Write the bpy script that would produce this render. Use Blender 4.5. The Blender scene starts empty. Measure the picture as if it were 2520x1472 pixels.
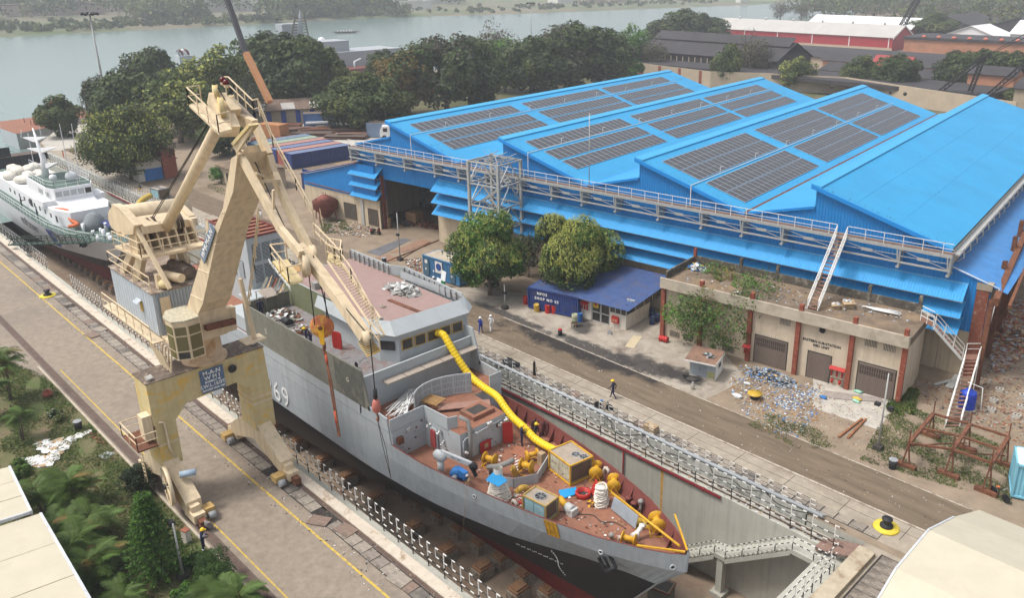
import bpy,bmesh,math,random
import numpy as np
from mathutils import Vector,Matrix
S=bpy.context.scene
rad=math.radians
# -- camera
FOC,PX,PY,CAMH=2018.,1417.,651.,34.
_p,_y=rad(19.63),rad(46.28)
_cp,_sp=math.cos(_p),math.sin(_p)
_uu=Vector((math.sin(_y),-math.cos(_y),0));_vv=Vector((math.cos(_y),math.sin(_y),0))
def _pw(a,b,c_):return _uu*a+_vv*b+Vector((0,0,c_))
CR=Vector((math.sin(_y),math.cos(_y),0));CR.z=0
def _conv(x,y,z):return Vector((math.sin(_y)*x-math.cos(_y)*y,math.cos(_y)*x+math.sin(_y)*y,z))
AXR=_conv(1,0,0);AXD=_conv(0,-_sp,-_cp);AXF=_conv(0,_cp,-_sp)
cam=bpy.data.cameras.new('camera');co=bpy.data.objects.new('camera',cam);S.collection.objects.link(co)
M=Matrix(((AXR.x,-AXD.x,-AXF.x,0),(AXR.y,-AXD.y,-AXF.y,0),(AXR.z,-AXD.z,-AXF.z,CAMH),(0,0,0,1)))
co.matrix_world=M
cam.sensor_width=36;cam.lens=36*FOC/2520
cam.shift_x=-(PX-1260)/2520;cam.shift_y=-(736-PY)/2520
cam.clip_start=.5;cam.clip_end=6000
S.camera=co
# -- light
SUN_EL,SUN_AZ=62,215
w=bpy.data.worlds.new('World');S.world=w;w.use_nodes=True
nt=w.node_tree;nt.nodes.clear()
sky=nt.nodes.new('ShaderNodeTexSky');sky.sky_type='NISHITA';sky.sun_disc=False
sky.sun_elevation=rad(SUN_EL);sky.sun_rotation=rad(SUN_AZ);sky.dust_density=4;sky.air_density=1;sky.ozone_density=1
hs=nt.nodes.new('ShaderNodeHueSaturation');hs.inputs['Saturation'].default_value=.38
bg=nt.nodes.new('ShaderNodeBackground');bg.inputs[1].default_value=.13
ow=nt.nodes.new('ShaderNodeOutputWorld')
nt.links.new(sky.outputs[0],hs.inputs['Color']);nt.links.new(hs.outputs[0],bg.inputs[0]);nt.links.new(bg.outputs[0],ow.inputs[0])
sl=bpy.data.lights.new('sun','SUN');sl.energy=1.5;sl.angle=rad(12);sl.color=(1,.965,.91)
so=bpy.data.objects.new('sun',sl);S.collection.objects.link(so)
_az=rad(SUN_AZ);_el=rad(SUN_EL)
sd=Vector((math.sin(_az)*math.cos(_el),math.cos(_az)*math.cos(_el),math.sin(_el)))
so.rotation_euler=sd.to_track_quat('Z','Y').to_euler();so.location=(0,0,60)
S.view_settings.view_transform='Standard';S.view_settings.look='None'
S.view_settings.exposure=.78;S.view_settings.gamma=1
S.cycles.volume_bounces=0;S.cycles.max_bounces=5;S.cycles.transparent_max_bounces=6
# -- helpers
COL=S.collection
def G(x,y,z=0.):
 """point of the place at height z seen at survey pixel (x, y)"""
 d=AXR*(x-PX)+AXD*(y-PY)+AXF*FOC
 t=(z-CAMH)/d.z
 return Vector((d.x*t,d.y*t,z))
def GV(x,y,v):
 d=AXR*(x-PX)+AXD*(y-PY)+AXF*FOC
 t=v/d.y
 return Vector((d.x*t,v,CAMH+d.z*t))
def GU(x,y,u):
 d=AXR*(x-PX)+AXD*(y-PY)+AXF*FOC
 t=u/d.x
 return Vector((u,d.y*t,CAMH+d.z*t))
_X0=(0,830,1660,2483);_Y0=(0,485,970,1450)
def T(r,c,zx,zy):return((_X0[c]+zx/3.035)/1.31468,(_Y0[r]+zy/3.035)/1.31468)
def GT(r,c,zx,zy,z=0.):return G(*T(r,c,zx,zy),z)
def tag(o,label=None,cat=None,group=None,kind=None):
 if label:o['label']=label
 if cat:o['category']=cat
 if group:o['group']=group
 if kind:o['kind']=kind
 return o
def thing(name,label,cat,loc=(0,0,0),rz=0.,group=None):
 o=bpy.data.objects.new(name,None);COL.objects.link(o);o.empty_display_size=.3
 o.location=loc;o.rotation_euler=(0,0,rz);tag(o,label,cat,group);return o
def link(name,me,parent=None,loc=(0,0,0),rz=0.):
 o=bpy.data.objects.new(name,me);COL.objects.link(o);o.location=loc;o.rotation_euler=(0,0,rz)
 if parent is not None:o.parent=parent
 return o
def children(o):return[x for x in bpy.data.objects if x.parent==o]
_kids={}
def copy_tree(o,parent=None,loc=None,rz=None):
 n=o.copy();COL.objects.link(n)
 if parent is not None:n.parent=parent
 if loc is not None:n.location=loc
 if rz is not None:n.rotation_euler=(0,0,rz)
 if o.name not in _kids:_kids[o.name]=children(o)
 for ch in _kids[o.name]:copy_tree(ch,n)
 _kids[n.name]=None if False else[x for x in[]]
 return n
class MB:
 def __init__(s):s.v=[];s.f=[];s.m=[];s.sm=[]
 def face(s,idx,m=0,smooth=False):s.f.append(tuple(idx));s.m.append(m);s.sm.append(smooth)
 def quad(s,a,b,c,d,m=0):
  n=len(s.v);s.v+=[tuple(a),tuple(b),tuple(c),tuple(d)];s.face((n,n+1,n+2,n+3),m);return s
 def poly(s,pts,m=0):
  n=len(s.v);s.v+=[tuple(p)for p in pts];s.face(range(n,n+len(pts)),m);return s
 def box(s,x0,y0,z0,x1,y1,z1,m=0):
  n=len(s.v)
  s.v+=[(x0,y0,z0),(x1,y0,z0),(x1,y1,z0),(x0,y1,z0),(x0,y0,z1),(x1,y0,z1),(x1,y1,z1),(x0,y1,z1)]
  for q in((0,3,2,1),(4,5,6,7),(0,1,5,4),(1,2,6,5),(2,3,7,6),(3,0,4,7)):s.face([n+i for i in q],m)
  return s
 def obox(s,c,sx,sy,sz,rz=0.,m=0,tilt=None):
  R=Matrix.Rotation(rz,3,'Z')
  if tilt:R=R@Matrix.Rotation(tilt[0],3,'X')@Matrix.Rotation(tilt[1],3,'Y')
  n=len(s.v);c=Vector(c)
  for z in(-.5,.5):
   for x,y in((-.5,-.5),(.5,-.5),(.5,.5),(-.5,.5)):
    s.v.append(tuple(c+R@Vector((x*sx,y*sy,z*sz))))
  for q in((0,3,2,1),(4,5,6,7),(0,1,5,4),(1,2,6,5),(2,3,7,6),(3,0,4,7)):s.face([n+i for i in q],m)
  return s
 def beam(s,a,b,w,h=None,m=0,up=(0,0,1)):
  """rectangular bar from a to b"""
  a=Vector(a);b=Vector(b);h=h or w;d=(b-a)
  if d.length<1e-6:return s
  d.normalize();u=Vector(up)
  if abs(d.dot(u))>.98:u=Vector((0,1,0))
  sd_=d.cross(u).normalized()*(w/2);uu=sd_.cross(d).normalized()*(h/2)
  n=len(s.v)
  for p in(a,b):
   for q in(-sd_-uu,sd_-uu,sd_+uu,-sd_+uu):s.v.append(tuple(p+q))
  for q in((0,3,2,1),(4,5,6,7),(0,1,5,4),(1,2,6,5),(2,3,7,6),(3,0,4,7)):s.face([n+i for i in q],m)
  return s
 def tube(s,pts,r,n=8,m=0,caps=True,radii=None):
  pts=[Vector(p)for p in pts];k0=len(s.v);L=len(pts)
  prev=None
  for i,p in enumerate(pts):
   d=(pts[min(i+1,L-1)]-pts[max(i-1,0)])
   if d.length<1e-9:d=Vector((0,0,1))
   d.normalize()
   ref=prev if prev is not None else(Vector((0,0,1))if abs(d.z)<.9 else Vector((1,0,0)))
   a=(ref-d*ref.dot(d)).normalized();prev=a;b=d.cross(a)
   rr=radii[i]if radii else r
   for j in range(n):
    t=2*math.pi*j/n;s.v.append(tuple(p+(a*math.cos(t)+b*math.sin(t))*rr))
  for i in range(L-1):
   for j in range(n):
    s.face((k0+i*n+j,k0+i*n+(j+1)%n,k0+(i+1)*n+(j+1)%n,k0+(i+1)*n+j),m,n>5)
  if caps:
   s.face([k0+j for j in range(n)][::-1],m);s.face([k0+(L-1)*n+j for j in range(n)],m)
  return s
 def lathe(s,c,prof,n=16,m=0,axis=None,ms=None):
  """prof: (radius, height) pairs round an axis through c"""
  c=Vector(c);k0=len(s.v);q=Vector(axis).normalized().to_track_quat('Z','Y')if axis else None
  for(r,h)in prof:
   for j in range(n):
    t=2*math.pi*j/n;p=Vector((r*math.cos(t),r*math.sin(t),h))
    s.v.append(tuple(c+(q@p if q else p)))
  for i in range(len(prof)-1):
   for j in range(n):s.face((k0+i*n+j,k0+i*n+(j+1)%n,k0+(i+1)*n+(j+1)%n,k0+(i+1)*n+j),ms[i]if ms else m,True)
  if prof[0][0]>1e-4:s.face([k0+j for j in range(n)][::-1],m)
  if prof[-1][0]>1e-4:s.face([k0+(len(prof)-1)*n+j for j in range(n)],ms[-1]if ms else m)
  return s
 def prism(s,pts,z0,z1,m=0,mt=None):
  """pts counter-clockwise (x, y); z0/z1 numbers or lists"""
  n=len(pts);k=len(s.v)
  a=z0 if hasattr(z0,'__len__')else[z0]*n;b=z1 if hasattr(z1,'__len__')else[z1]*n
  s.v+=[(p[0],p[1],a[i])for i,p in enumerate(pts)]+[(p[0],p[1],b[i])for i,p in enumerate(pts)]
  s.face([k+i for i in range(n)][::-1],m);s.face([k+n+i for i in range(n)],m if mt is None else mt)
  for i in range(n):s.face((k+i,k+(i+1)%n,k+n+(i+1)%n,k+n+i),m)
  return s
 def slab(s,pts,off,m=0):
  """extrude a planar 3D outline by vector off"""
  n=len(pts);k=len(s.v);off=Vector(off)
  s.v+=[tuple(p)for p in pts]+[tuple(Vector(p)+off)for p in pts]
  s.face([k+i for i in range(n)][::-1],m);s.face([k+n+i for i in range(n)],m)
  for i in range(n):s.face((k+i,k+(i+1)%n,k+n+(i+1)%n,k+n+i),m)
  return s
 def ico(s,c,r,m=0,jit=0.,sq=(1,1,1),sub=1,rnd=random):
  bm=bmesh.new();bmesh.ops.create_icosphere(bm,subdivisions=sub,radius=1)
  k=len(s.v);rr=r if hasattr(r,'__len__')else(r,r,r)
  for v in bm.verts:
   j=1+rnd.uniform(-jit,jit);s.v.append((c[0]+v.co.x*rr[0]*sq[0]*j,c[1]+v.co.y*rr[1]*sq[1]*j,c[2]+v.co.z*rr[2]*sq[2]*j))
  for f in bm.faces:s.face([k+v.index for v in f.verts],m,True)
  bm.free();return s
 def mesh(s,name,mats,inv=None):
  me=bpy.data.meshes.new(name)
  vs=[inv@Vector(p)for p in s.v]if inv is not None else s.v
  me.from_pydata(vs,[],s.f)
  for mt in(mats if isinstance(mats,(list,tuple))else[mats]):me.materials.append(mt)
  me.polygons.foreach_set('material_index',s.m);me.polygons.foreach_set('use_smooth',s.sm)
  me.update();return me
 def build(s,name,mats,parent=None,world=True,label=None,cat=None,group=None,kind=None):
  inv=None
  if parent is not None and world:
   pm=Matrix.Translation(parent.location)@Matrix.Rotation(parent.rotation_euler.z,4,'Z')
   if parent.parent is not None:
    pp=parent.parent;pm=Matrix.Translation(pp.location)@Matrix.Rotation(pp.rotation_euler.z,4,'Z')@pm
   inv=pm.inverted()
  o=link(name,s.mesh(name,mats,inv),parent);tag(o,label,cat,group,kind);return o
  # -- materials
MATS={}
def srgb(r,g,b):
 f=lambda c:(c/255/12.92)if c/255<=.04045 else((c/255+.055)/1.055)**2.4
 return(f(r),f(g),f(b))
def mat(name,col,rough=.75,metal=0.,var=.18,scale=2.,bump=0.,bscale=None,dirt=None,dscale=.6,damt=.5,streak=0.,spec=.3,corr=None,coord='Object',dcon=.12):
 """colour with two scales of variation, optional dirt patches, streaks down walls and relief"""
 if name in MATS:return MATS[name]
 m=bpy.data.materials.new(name);m.use_nodes=True;nt=m.node_tree;N=nt.nodes;L=nt.links
 bs=N['Principled BSDF'];bs.inputs['Roughness'].default_value=rough;bs.inputs['Metallic'].default_value=metal
 bs.inputs['Specular IOR Level'].default_value=spec
 tc=N.new('ShaderNodeTexCoord');src=tc.outputs[coord]
 n1=N.new('ShaderNodeTexNoise');n1.inputs['Scale'].default_value=scale;n1.inputs['Detail'].default_value=6;n1.inputs['Roughness'].default_value=.65
 L.new(src,n1.inputs['Vector'])
 mr=N.new('ShaderNodeMapRange');mr.inputs['From Min'].default_value=.3;mr.inputs['From Max'].default_value=.7
 mr.inputs['To Min'].default_value=1-var;mr.inputs['To Max'].default_value=1+var
 L.new(n1.outputs['Fac'],mr.inputs['Value'])
 mx=N.new('ShaderNodeMix');mx.data_type='RGBA';mx.blend_type='MULTIPLY';mx.inputs['Factor'].default_value=1
 mx.inputs['A'].default_value=(*col,1);L.new(mr.outputs[0],mx.inputs['B']);out=mx.outputs['Result']
 if dirt:
  n2=N.new('ShaderNodeTexNoise');n2.inputs['Scale'].default_value=dscale;n2.inputs['Detail'].default_value=8;n2.inputs['Roughness'].default_value=.7;n2.inputs['Distortion'].default_value=.4
  L.new(src,n2.inputs['Vector'])
  r2=N.new('ShaderNodeMapRange');th=.62-.25*damt
  r2.inputs['From Min'].default_value=th;r2.inputs['From Max'].default_value=th+dcon;L.new(n2.outputs['Fac'],r2.inputs['Value'])
  m2=N.new('ShaderNodeMix');m2.data_type='RGBA';L.new(r2.outputs[0],m2.inputs['Factor']);L.new(out,m2.inputs['A']);m2.inputs['B'].default_value=(*dirt,1);out=m2.outputs['Result']
 if streak:
  mp=N.new('ShaderNodeMapping');mp.inputs['Scale'].default_value=(3.,3.,.12);L.new(src,mp.inputs['Vector'])
  n3=N.new('ShaderNodeTexNoise');n3.inputs['Scale'].default_value=1.;n3.inputs['Detail'].default_value=4;L.new(mp.outputs[0],n3.inputs['Vector'])
  r3=N.new('ShaderNodeMapRange');r3.inputs['From Min'].default_value=.45;r3.inputs['From Max'].default_value=.72;r3.inputs['To Min'].default_value=1;r3.inputs['To Max'].default_value=1-streak
  L.new(n3.outputs['Fac'],r3.inputs['Value'])
  m3=N.new('ShaderNodeMix');m3.data_type='RGBA';m3.blend_type='MULTIPLY';m3.inputs['Factor'].default_value=1;L.new(out,m3.inputs['A']);L.new(r3.outputs[0],m3.inputs['B']);out=m3.outputs['Result']
 L.new(out,bs.inputs['Base Color'])
 h=None
 if bump:
  nb=N.new('ShaderNodeTexNoise');nb.inputs['Scale'].default_value=bscale or scale*6;nb.inputs['Detail'].default_value=4;L.new(src,nb.inputs['Vector']);h=nb.outputs['Fac']
  b=N.new('ShaderNodeBump');b.inputs['Strength'].default_value=bump;b.inputs['Distance'].default_value=.05;L.new(h,b.inputs['Height']);L.new(b.outputs[0],bs.inputs['Normal'])
 if corr:
  ax,per=corr;dt=N.new('ShaderNodeVectorMath');dt.operation='DOT_PRODUCT';dt.inputs[1].default_value=ax;L.new(src,dt.inputs[0])
  ml=N.new('ShaderNodeMath');ml.operation='MULTIPLY';ml.inputs[1].default_value=2*math.pi/per;L.new(dt.outputs['Value'],ml.inputs[0])
  sn=N.new('ShaderNodeMath');sn.operation='SINE';L.new(ml.outputs[0],sn.inputs[0])
  b=N.new('ShaderNodeBump');b.inputs['Strength'].default_value=.6;b.inputs['Distance'].default_value=per*.14;L.new(sn.outputs[0],b.inputs['Height']);L.new(b.outputs[0],bs.inputs['Normal'])
 MATS[name]=m;return m
def text_obj(name,s,size,loc,xdir,ydir,m,parent=None,ext=.01,align='CENTER',bold=0.,spacing=1.):
 cu=bpy.data.curves.new(name,'FONT');cu.body=s;cu.size=size;cu.extrude=ext;cu.align_x=align;cu.align_y='CENTER'
 cu.offset=bold;cu.space_character=spacing;cu.resolution_u=2
 o=bpy.data.objects.new('tmp_text',cu);COL.objects.link(o);dg=bpy.context.evaluated_depsgraph_get()
 me=bpy.data.meshes.new_from_object(o.evaluated_get(dg));bpy.data.objects.remove(o)
 x=Vector(xdir).normalized();y=Vector(ydir);y=(y-x*y.dot(x)).normalized();z=x.cross(y)
 mm=Matrix(((x.x,y.x,z.x,loc[0]),(x.y,y.y,z.y,loc[1]),(x.z,y.z,z.z,loc[2]),(0,0,0,1)))
 if parent is not None:
  pm=Matrix.Translation(parent.location)@Matrix.Rotation(parent.rotation_euler.z,4,'Z')
  if parent.parent is not None:
   pp=parent.parent;pm=Matrix.Translation(pp.location)@Matrix.Rotation(pp.rotation_euler.z,4,'Z')@pm
  mm=pm.inverted()@mm
 me.transform(mm);me.materials.clear();me.materials.append(m);me.name=name
 return link(name,me,parent)
m_conc=mat('concrete',(.32,.275,.215),.9,var=.18,scale=1.3,bump=.3,dirt=(.20,.16,.115),dscale=.3,damt=.6,dcon=.25)
m_quay=mat('quay_paving',(.245,.20,.155),.9,var=.2,scale=1.6,bump=.3,dirt=(.165,.14,.115),dscale=.13,damt=.55,dcon=.3)
m_yard=mat('yard_earth',(.245,.19,.135),.95,var=.22,scale=.5,bump=.4,bscale=3,dirt=(.165,.12,.08),dscale=.09,damt=.55,dcon=.25)
m_slabm=[mat('cover_slab_%s'%k,c_,.9,var=.25,scale=1.7,bump=.4,dirt=d_,dscale=1.1,damt=.6)for k,c_,d_ in(('grey',(.24,.205,.17),(.13,.11,.09)),('pale',(.30,.26,.21),(.20,.17,.14)),('rusty',(.22,.155,.12),(.16,.12,.095)),('dark',(.13,.115,.10),(.19,.165,.14)))]
m_gap=mat('dark_gap',(.04,.034,.03),.95,var=.3)
m_wall=mat('dock_wall',(.41,.40,.345),.85,var=.07,scale=.8,bump=.2,dirt=(.34,.325,.28),dscale=.25,damt=.5,streak=.14,dcon=.4)
m_cope=mat('coping',(.52,.45,.36),.85,var=.12,scale=2,dirt=(.28,.19,.12),dscale=1.2,damt=.3)
m_floor=mat('dock_floor',(.255,.195,.14),.75,var=.2,scale=.6,bump=.3,dirt=(.16,.08,.05),dscale=.22,damt=.45,dcon=.25)
m_white=mat('white_paint',(.66,.65,.61),.6,var=.12,scale=5)
m_black=mat('black_paint',(.025,.025,.027),.6,var=.2)
m_red=mat('red_pipe_paint',(.22,.02,.025),.5,var=.15)
m_rust=mat('rusty_steel',(.16,.065,.035),.85,var=.35,scale=3,bump=.3,dirt=(.08,.035,.02),dscale=2,damt=.4)
m_rail=mat('rail_steel',(.13,.08,.06),.7,var=.3)
m_grey=mat('grey_paint',(.42,.44,.45),.6,var=.08,scale=2)
m_yline=mat('yellow_line',(.52,.36,.06),.8,var=.22,scale=3,dirt=(.30,.23,.13),dscale=2.5,damt=.45)
m_wline=mat('white_line',(.45,.40,.33),.85,var=.15,scale=3,dirt=(.24,.19,.14),dscale=1.5,damt=.6)
# == setting
DL,DR=22.95,42.6
GAL=-.9
FLZ=-8.2
UH,UG=-16.4,-188.
def wmat():
 m=bpy.data.materials.new('river_water');m.use_nodes=True;N=m.node_tree.nodes;L=m.node_tree.links;b=N['Principled BSDF']
 b.inputs['Base Color'].default_value=(.13,.185,.165,1);b.inputs['Roughness'].default_value=.16;b.inputs['Specular IOR Level'].default_value=.5
 tc=N.new('ShaderNodeTexCoord');n=N.new('ShaderNodeTexNoise');n.inputs['Scale'].default_value=.35;n.inputs['Detail'].default_value=5;L.new(tc.outputs['Object'],n.inputs['Vector'])
 bp=N.new('ShaderNodeBump');bp.inputs['Strength'].default_value=.5;bp.inputs['Distance'].default_value=.35;L.new(n.outputs['Fac'],bp.inputs['Height']);L.new(bp.outputs[0],b.inputs['Normal'])
 n2=N.new('ShaderNodeTexNoise');n2.inputs['Scale'].default_value=.012;n2.inputs['Detail'].default_value=5;L.new(tc.outputs['Object'],n2.inputs['Vector'])
 r=N.new('ShaderNodeMix');r.data_type='RGBA';r.inputs['A'].default_value=(.13,.20,.19,1);r.inputs['B'].default_value=(.17,.235,.22,1);L.new(n2.outputs['Fac'],r.inputs['Factor']);L.new(r.outputs['Result'],b.inputs['Base Color'])
 return m
mb=MB();mb.poly([(-1900,-500,-3),(-150,-500,-3),(-150,3200,-3),(-1900,3200,-3)]);mb.build('river_water',wmat(),kind='structure')
SHORE=[(UG,DR+1.1),(-201,46),(-213,52),(-219,56),(-221,75),(-232,120),(-247,170),(-272,300),(-300,500),(-327,677),(-420,940),(-470,1070),(-640,1320),(-900,1700),(-900,2600)]
g=MB()
g.poly([(60,DR+1.1,0),(60,2600,0)]+[(x,y,0)for x,y in SHORE[::-1]])
for a,b in zip(SHORE[:-1],SHORE[1:]):g.quad((*a,0),(*b,0),(b[0]-2,b[1]-1,-4),(a[0]-2,a[1]-1,-4))
g.build('yard_ground',m_yard,kind='structure')
g=MB();g.poly([(UG,-300,0),(60,-300,0),(60,DL,0),(UG,DL,0)]);g.quad((UG,-300,0),(UG,DL,0),(UG,DL,-4),(UG,-300,-4));g.build('quay',m_quay,kind='structure')
g=MB();g.poly([(UH,DL,0),(60,DL,0),(60,DR+1.1,0),(UH,DR+1.1,0)]);g.build('dock_head_paving',m_conc,kind='structure')
g=MB();g.poly([(UG,DL+1,FLZ),(UH,DL+1,FLZ),(UH,DR,FLZ),(UG,DR,FLZ)]);g.build('dock_floor',m_floor,kind='structure')
g=MB()
g.quad((UG,DR,FLZ),(UH,DR,FLZ),(UH,DR,GAL),(UG,DR,GAL))
g.quad((UG,DR,GAL),(UH+2.5,DR,GAL),(UH+2.5,DR+1.1,GAL),(UG,DR+1.1,GAL))
g.build('dock_wall_right',m_wall,kind='structure')
g=MB()
g.quad((UG,DL+1.1,FLZ),(UG,DL+1.1,GAL),(UH,DL+1.1,GAL),(UH,DL+1.1,FLZ))
g.quad((UG,DL,GAL),(UG,DL,0),(UH,DL,0),(UH,DL,GAL));g.quad((UG,DL,GAL),(UH,DL,GAL),(UH,DL+1.1,GAL),(UG,DL+1.1,GAL))
g.build('dock_wall_left',m_wall,kind='structure')
g=MB();g.quad((-20.6,DR+1.1,GAL),(UH+2.5,DR+1.1,GAL),(UH+2.5,DR+1.1,0),(-20.6,DR+1.1,0));g.quad((UG,DR+1.12,0),(UG,DR+1.12,GAL),(-20.6,DR+1.12,GAL),(-20.6,DR+1.12,0));g.build('apron_edge_wall',m_wall,kind='structure')
g=MB();g.quad((UH,DL,FLZ),(UH,DL,0),(UH,DR+1.1,0),(UH,DR+1.1,FLZ));g.build('dock_wall_head',m_wall,kind='structure')
m_up=mat('upstand_concrete',(.42,.42,.38),.8,var=.15,scale=1.2,dirt=(.25,.24,.21),dscale=.7,damt=.45,streak=.3)
g=MB();g.box(UG,DR+1.1,GAL,-20.5,DR+1.5,.12);g.box(UG,DR+1.5,0.004,-20.5,DR+1.75,.1);g.build('upstand_wall',m_up,kind='structure')
g=MB();g.box(UG,DL-.75,-.02,UH,DL-.03,.14);g.build('coping',m_cope,kind='structure')
m_copey=mat('ochre_coping',(.40,.34,.25),.85,var=.15,scale=1.5,dirt=(.26,.19,.12),dscale=.8,damt=.4)
g=MB();g.box(UH-.05,26,-.02,UH+1.0,DR+.2,.3);g.build('coping',m_copey,kind='structure')
def strip(name,u0,v0,u1,v1,z,m,jag=0,parent=None):
 b=MB();n=max(2,int(abs(u1-u0)/4))if jag else 1
 L_=[(u0+(u1-u0)*i/n,v0+(random.uniform(-jag,jag)if jag else 0),z)for i in range(n+1)]
 R_=[(u0+(u1-u0)*i/n,v1+(random.uniform(-jag,jag)if jag else 0),z)for i in range(n+1)]
 for i in range(n):b.quad(L_[i],L_[i+1],R_[i+1],R_[i])
 return b.build(name,m,parent,kind='structure')
random.seed(3)
m_road=bpy.data.materials.new('road_surface');m_road.use_nodes=True
def roadmat(m):
 N=m.node_tree.nodes;L=m.node_tree.links;b=N['Principled BSDF'];b.inputs['Roughness'].default_value=.88;b.inputs['Specular IOR Level'].default_value=.25
 tc=N.new('ShaderNodeTexCoord')
 mp=N.new('ShaderNodeMapping');mp.inputs['Scale'].default_value=(.25,1.6,1);L.new(tc.outputs['Object'],mp.inputs['Vector'])
 n=N.new('ShaderNodeTexNoise');n.inputs['Scale'].default_value=1.;n.inputs['Detail'].default_value=8;n.inputs['Roughness'].default_value=.65;L.new(mp.outputs[0],n.inputs['Vector'])
 cr=N.new('ShaderNodeValToRGB');e=cr.color_ramp;e.elements[0].position=.3;e.elements[0].color=(.105,.078,.052,1);e.elements[1].position=.72;e.elements[1].color=(.20,.152,.105,1)
 L.new(n.outputs['Fac'],cr.inputs[0]);out=cr.outputs[0]
 dn=N.new('ShaderNodeTexNoise');dn.inputs['Scale'].default_value=.55;dn.inputs['Detail'].default_value=7;L.new(tc.outputs['Object'],dn.inputs['Vector'])
 for(cx_,cy_,rx,ry,rot)in((-48,51.6,10,1.5,.05),(-42.0,53.8,4.6,1.3,.25),(-38.5,53.6,3.4,1.6,0),(-53.5,55.3,3.5,1.0,.9)):
  m1=N.new('ShaderNodeMapping');m1.vector_type='TEXTURE';m1.inputs['Location'].default_value=(cx_,cy_,0);m1.inputs['Rotation'].default_value=(0,0,rot);m1.inputs['Scale'].default_value=(rx,ry,1);L.new(tc.outputs['Object'],m1.inputs['Vector'])
  ln=N.new('ShaderNodeVectorMath');ln.operation='LENGTH';L.new(m1.outputs[0],ln.inputs[0])
  ad=N.new('ShaderNodeMath');ad.operation='MULTIPLY_ADD';ad.inputs[1].default_value=2.0;L.new(dn.outputs['Fac'],ad.inputs[0]);L.new(ln.outputs['Value'],ad.inputs[2])
  r=N.new('ShaderNodeMapRange');r.inputs['From Min'].default_value=1.72;r.inputs['From Max'].default_value=2.3;r.inputs['To Min'].default_value=.93;r.inputs['To Max'].default_value=0;L.new(ad.outputs[0],r.inputs['Value'])
  x=N.new('ShaderNodeMix');x.data_type='RGBA';x.inputs['B'].default_value=(.022,.02,.02,1);L.new(r.outputs[0],x.inputs['Factor']);L.new(out,x.inputs['A']);out=x.outputs['Result']
 L.new(out,b.inputs['Base Color'])
 nb=N.new('ShaderNodeTexNoise');nb.inputs['Scale'].default_value=9;L.new(tc.outputs['Object'],nb.inputs['Vector']);bp=N.new('ShaderNodeBump');bp.inputs['Strength'].default_value=.25;bp.inputs['Distance'].default_value=.03
 L.new(nb.outputs['Fac'],bp.inputs['Height']);L.new(bp.outputs[0],b.inputs['Normal'])
roadmat(m_road)
strip('dock_apron',-190,DR+1.76,60,47.4,.004,m_conc)
strip('road',-190,47.25,60,51.9,.008,m_road,.0)
def forecourt(m,base,lo):
 m.use_nodes=True;N=m.node_tree.nodes;L=m.node_tree.links;b=N['Principled BSDF'];b.inputs['Roughness'].default_value=.9
 tc=N.new('ShaderNodeTexCoord');n=N.new('ShaderNodeTexNoise');n.inputs['Scale'].default_value=.45;n.inputs['Detail'].default_value=10;n.inputs['Roughness'].default_value=.72;n.inputs['Distortion'].default_value=.8;L.new(tc.outputs['Object'],n.inputs['Vector'])
 cr=N.new('ShaderNodeValToRGB');e=cr.color_ramp;e.elements[0].position=.33;e.elements[0].color=(*lo,1);e.elements[1].position=.62;e.elements[1].color=(*base,1)
 q=e.elements.new(.46);q.color=tuple((base[i]*.55+lo[i]*.45)for i in range(3))+(1,)
 L.new(n.outputs['Fac'],cr.inputs[0]);out=cr.outputs[0]
 dn=N.new('ShaderNodeTexNoise');dn.inputs['Scale'].default_value=.9;dn.inputs['Detail'].default_value=8;L.new(tc.outputs['Object'],dn.inputs['Vector'])
 for(cx_,cy_,rx,ry,rot)in((-42.0,53.4,4.2,1.5,.1),(-38.6,54.0,2.6,1.2,0),(-52.5,56.0,2.3,1.1,2.2),(-48,52.6,6,.9,0),(-60,52.3,6,.8,0)):
  m1=N.new('ShaderNodeMapping');m1.vector_type='TEXTURE';m1.inputs['Location'].default_value=(cx_,cy_,0);m1.inputs['Rotation'].default_value=(0,0,rot);m1.inputs['Scale'].default_value=(rx,ry,1);L.new(tc.outputs['Object'],m1.inputs['Vector'])
  ln=N.new('ShaderNodeVectorMath');ln.operation='LENGTH';L.new(m1.outputs[0],ln.inputs[0])
  ad=N.new('ShaderNodeMath');ad.operation='MULTIPLY_ADD';ad.inputs[1].default_value=1.8;L.new(dn.outputs['Fac'],ad.inputs[0]);L.new(ln.outputs['Value'],ad.inputs[2])
  r=N.new('ShaderNodeMapRange');r.inputs['From Min'].default_value=1.6;r.inputs['From Max'].default_value=2.15;r.inputs['To Min'].default_value=.9;r.inputs['To Max'].default_value=0;L.new(ad.outputs[0],r.inputs['Value'])
  x=N.new('ShaderNodeMix');x.data_type='RGBA';x.inputs['B'].default_value=(.03,.026,.024,1);L.new(r.outputs[0],x.inputs['Factor']);L.new(out,x.inputs['A']);out=x.outputs['Result']
 L.new(out,b.inputs['Base Color'])
m_fore=bpy.data.materials.new('forecourt');forecourt(m_fore,(.36,.32,.26),(.17,.13,.10))
b=MB();b.poly([(-72,51.9,.006),(-34.5,51.9,.006),(-34.0,57.5,.006),(-40,61.5,.006),(-49,64,.006),(-58,60,.006),(-68,56,.006)]);b.build('forecourt_paving',m_fore,kind='structure')
b=MB();b.poly([(-27.2,56.9,.006),(-21.8,57.3,.006),(-22.6,62.6,.006),(-30,62.0,.006)]);b.build('concrete_pad',mat('pad_concrete',(.40,.37,.32),.9,var=.2,scale=1),kind='structure')
m_apr=mat('pale_apron',(.45,.42,.37),.9,var=.12,scale=.2,dirt=(.28,.25,.21),dscale=.1,damt=.4)
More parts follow.
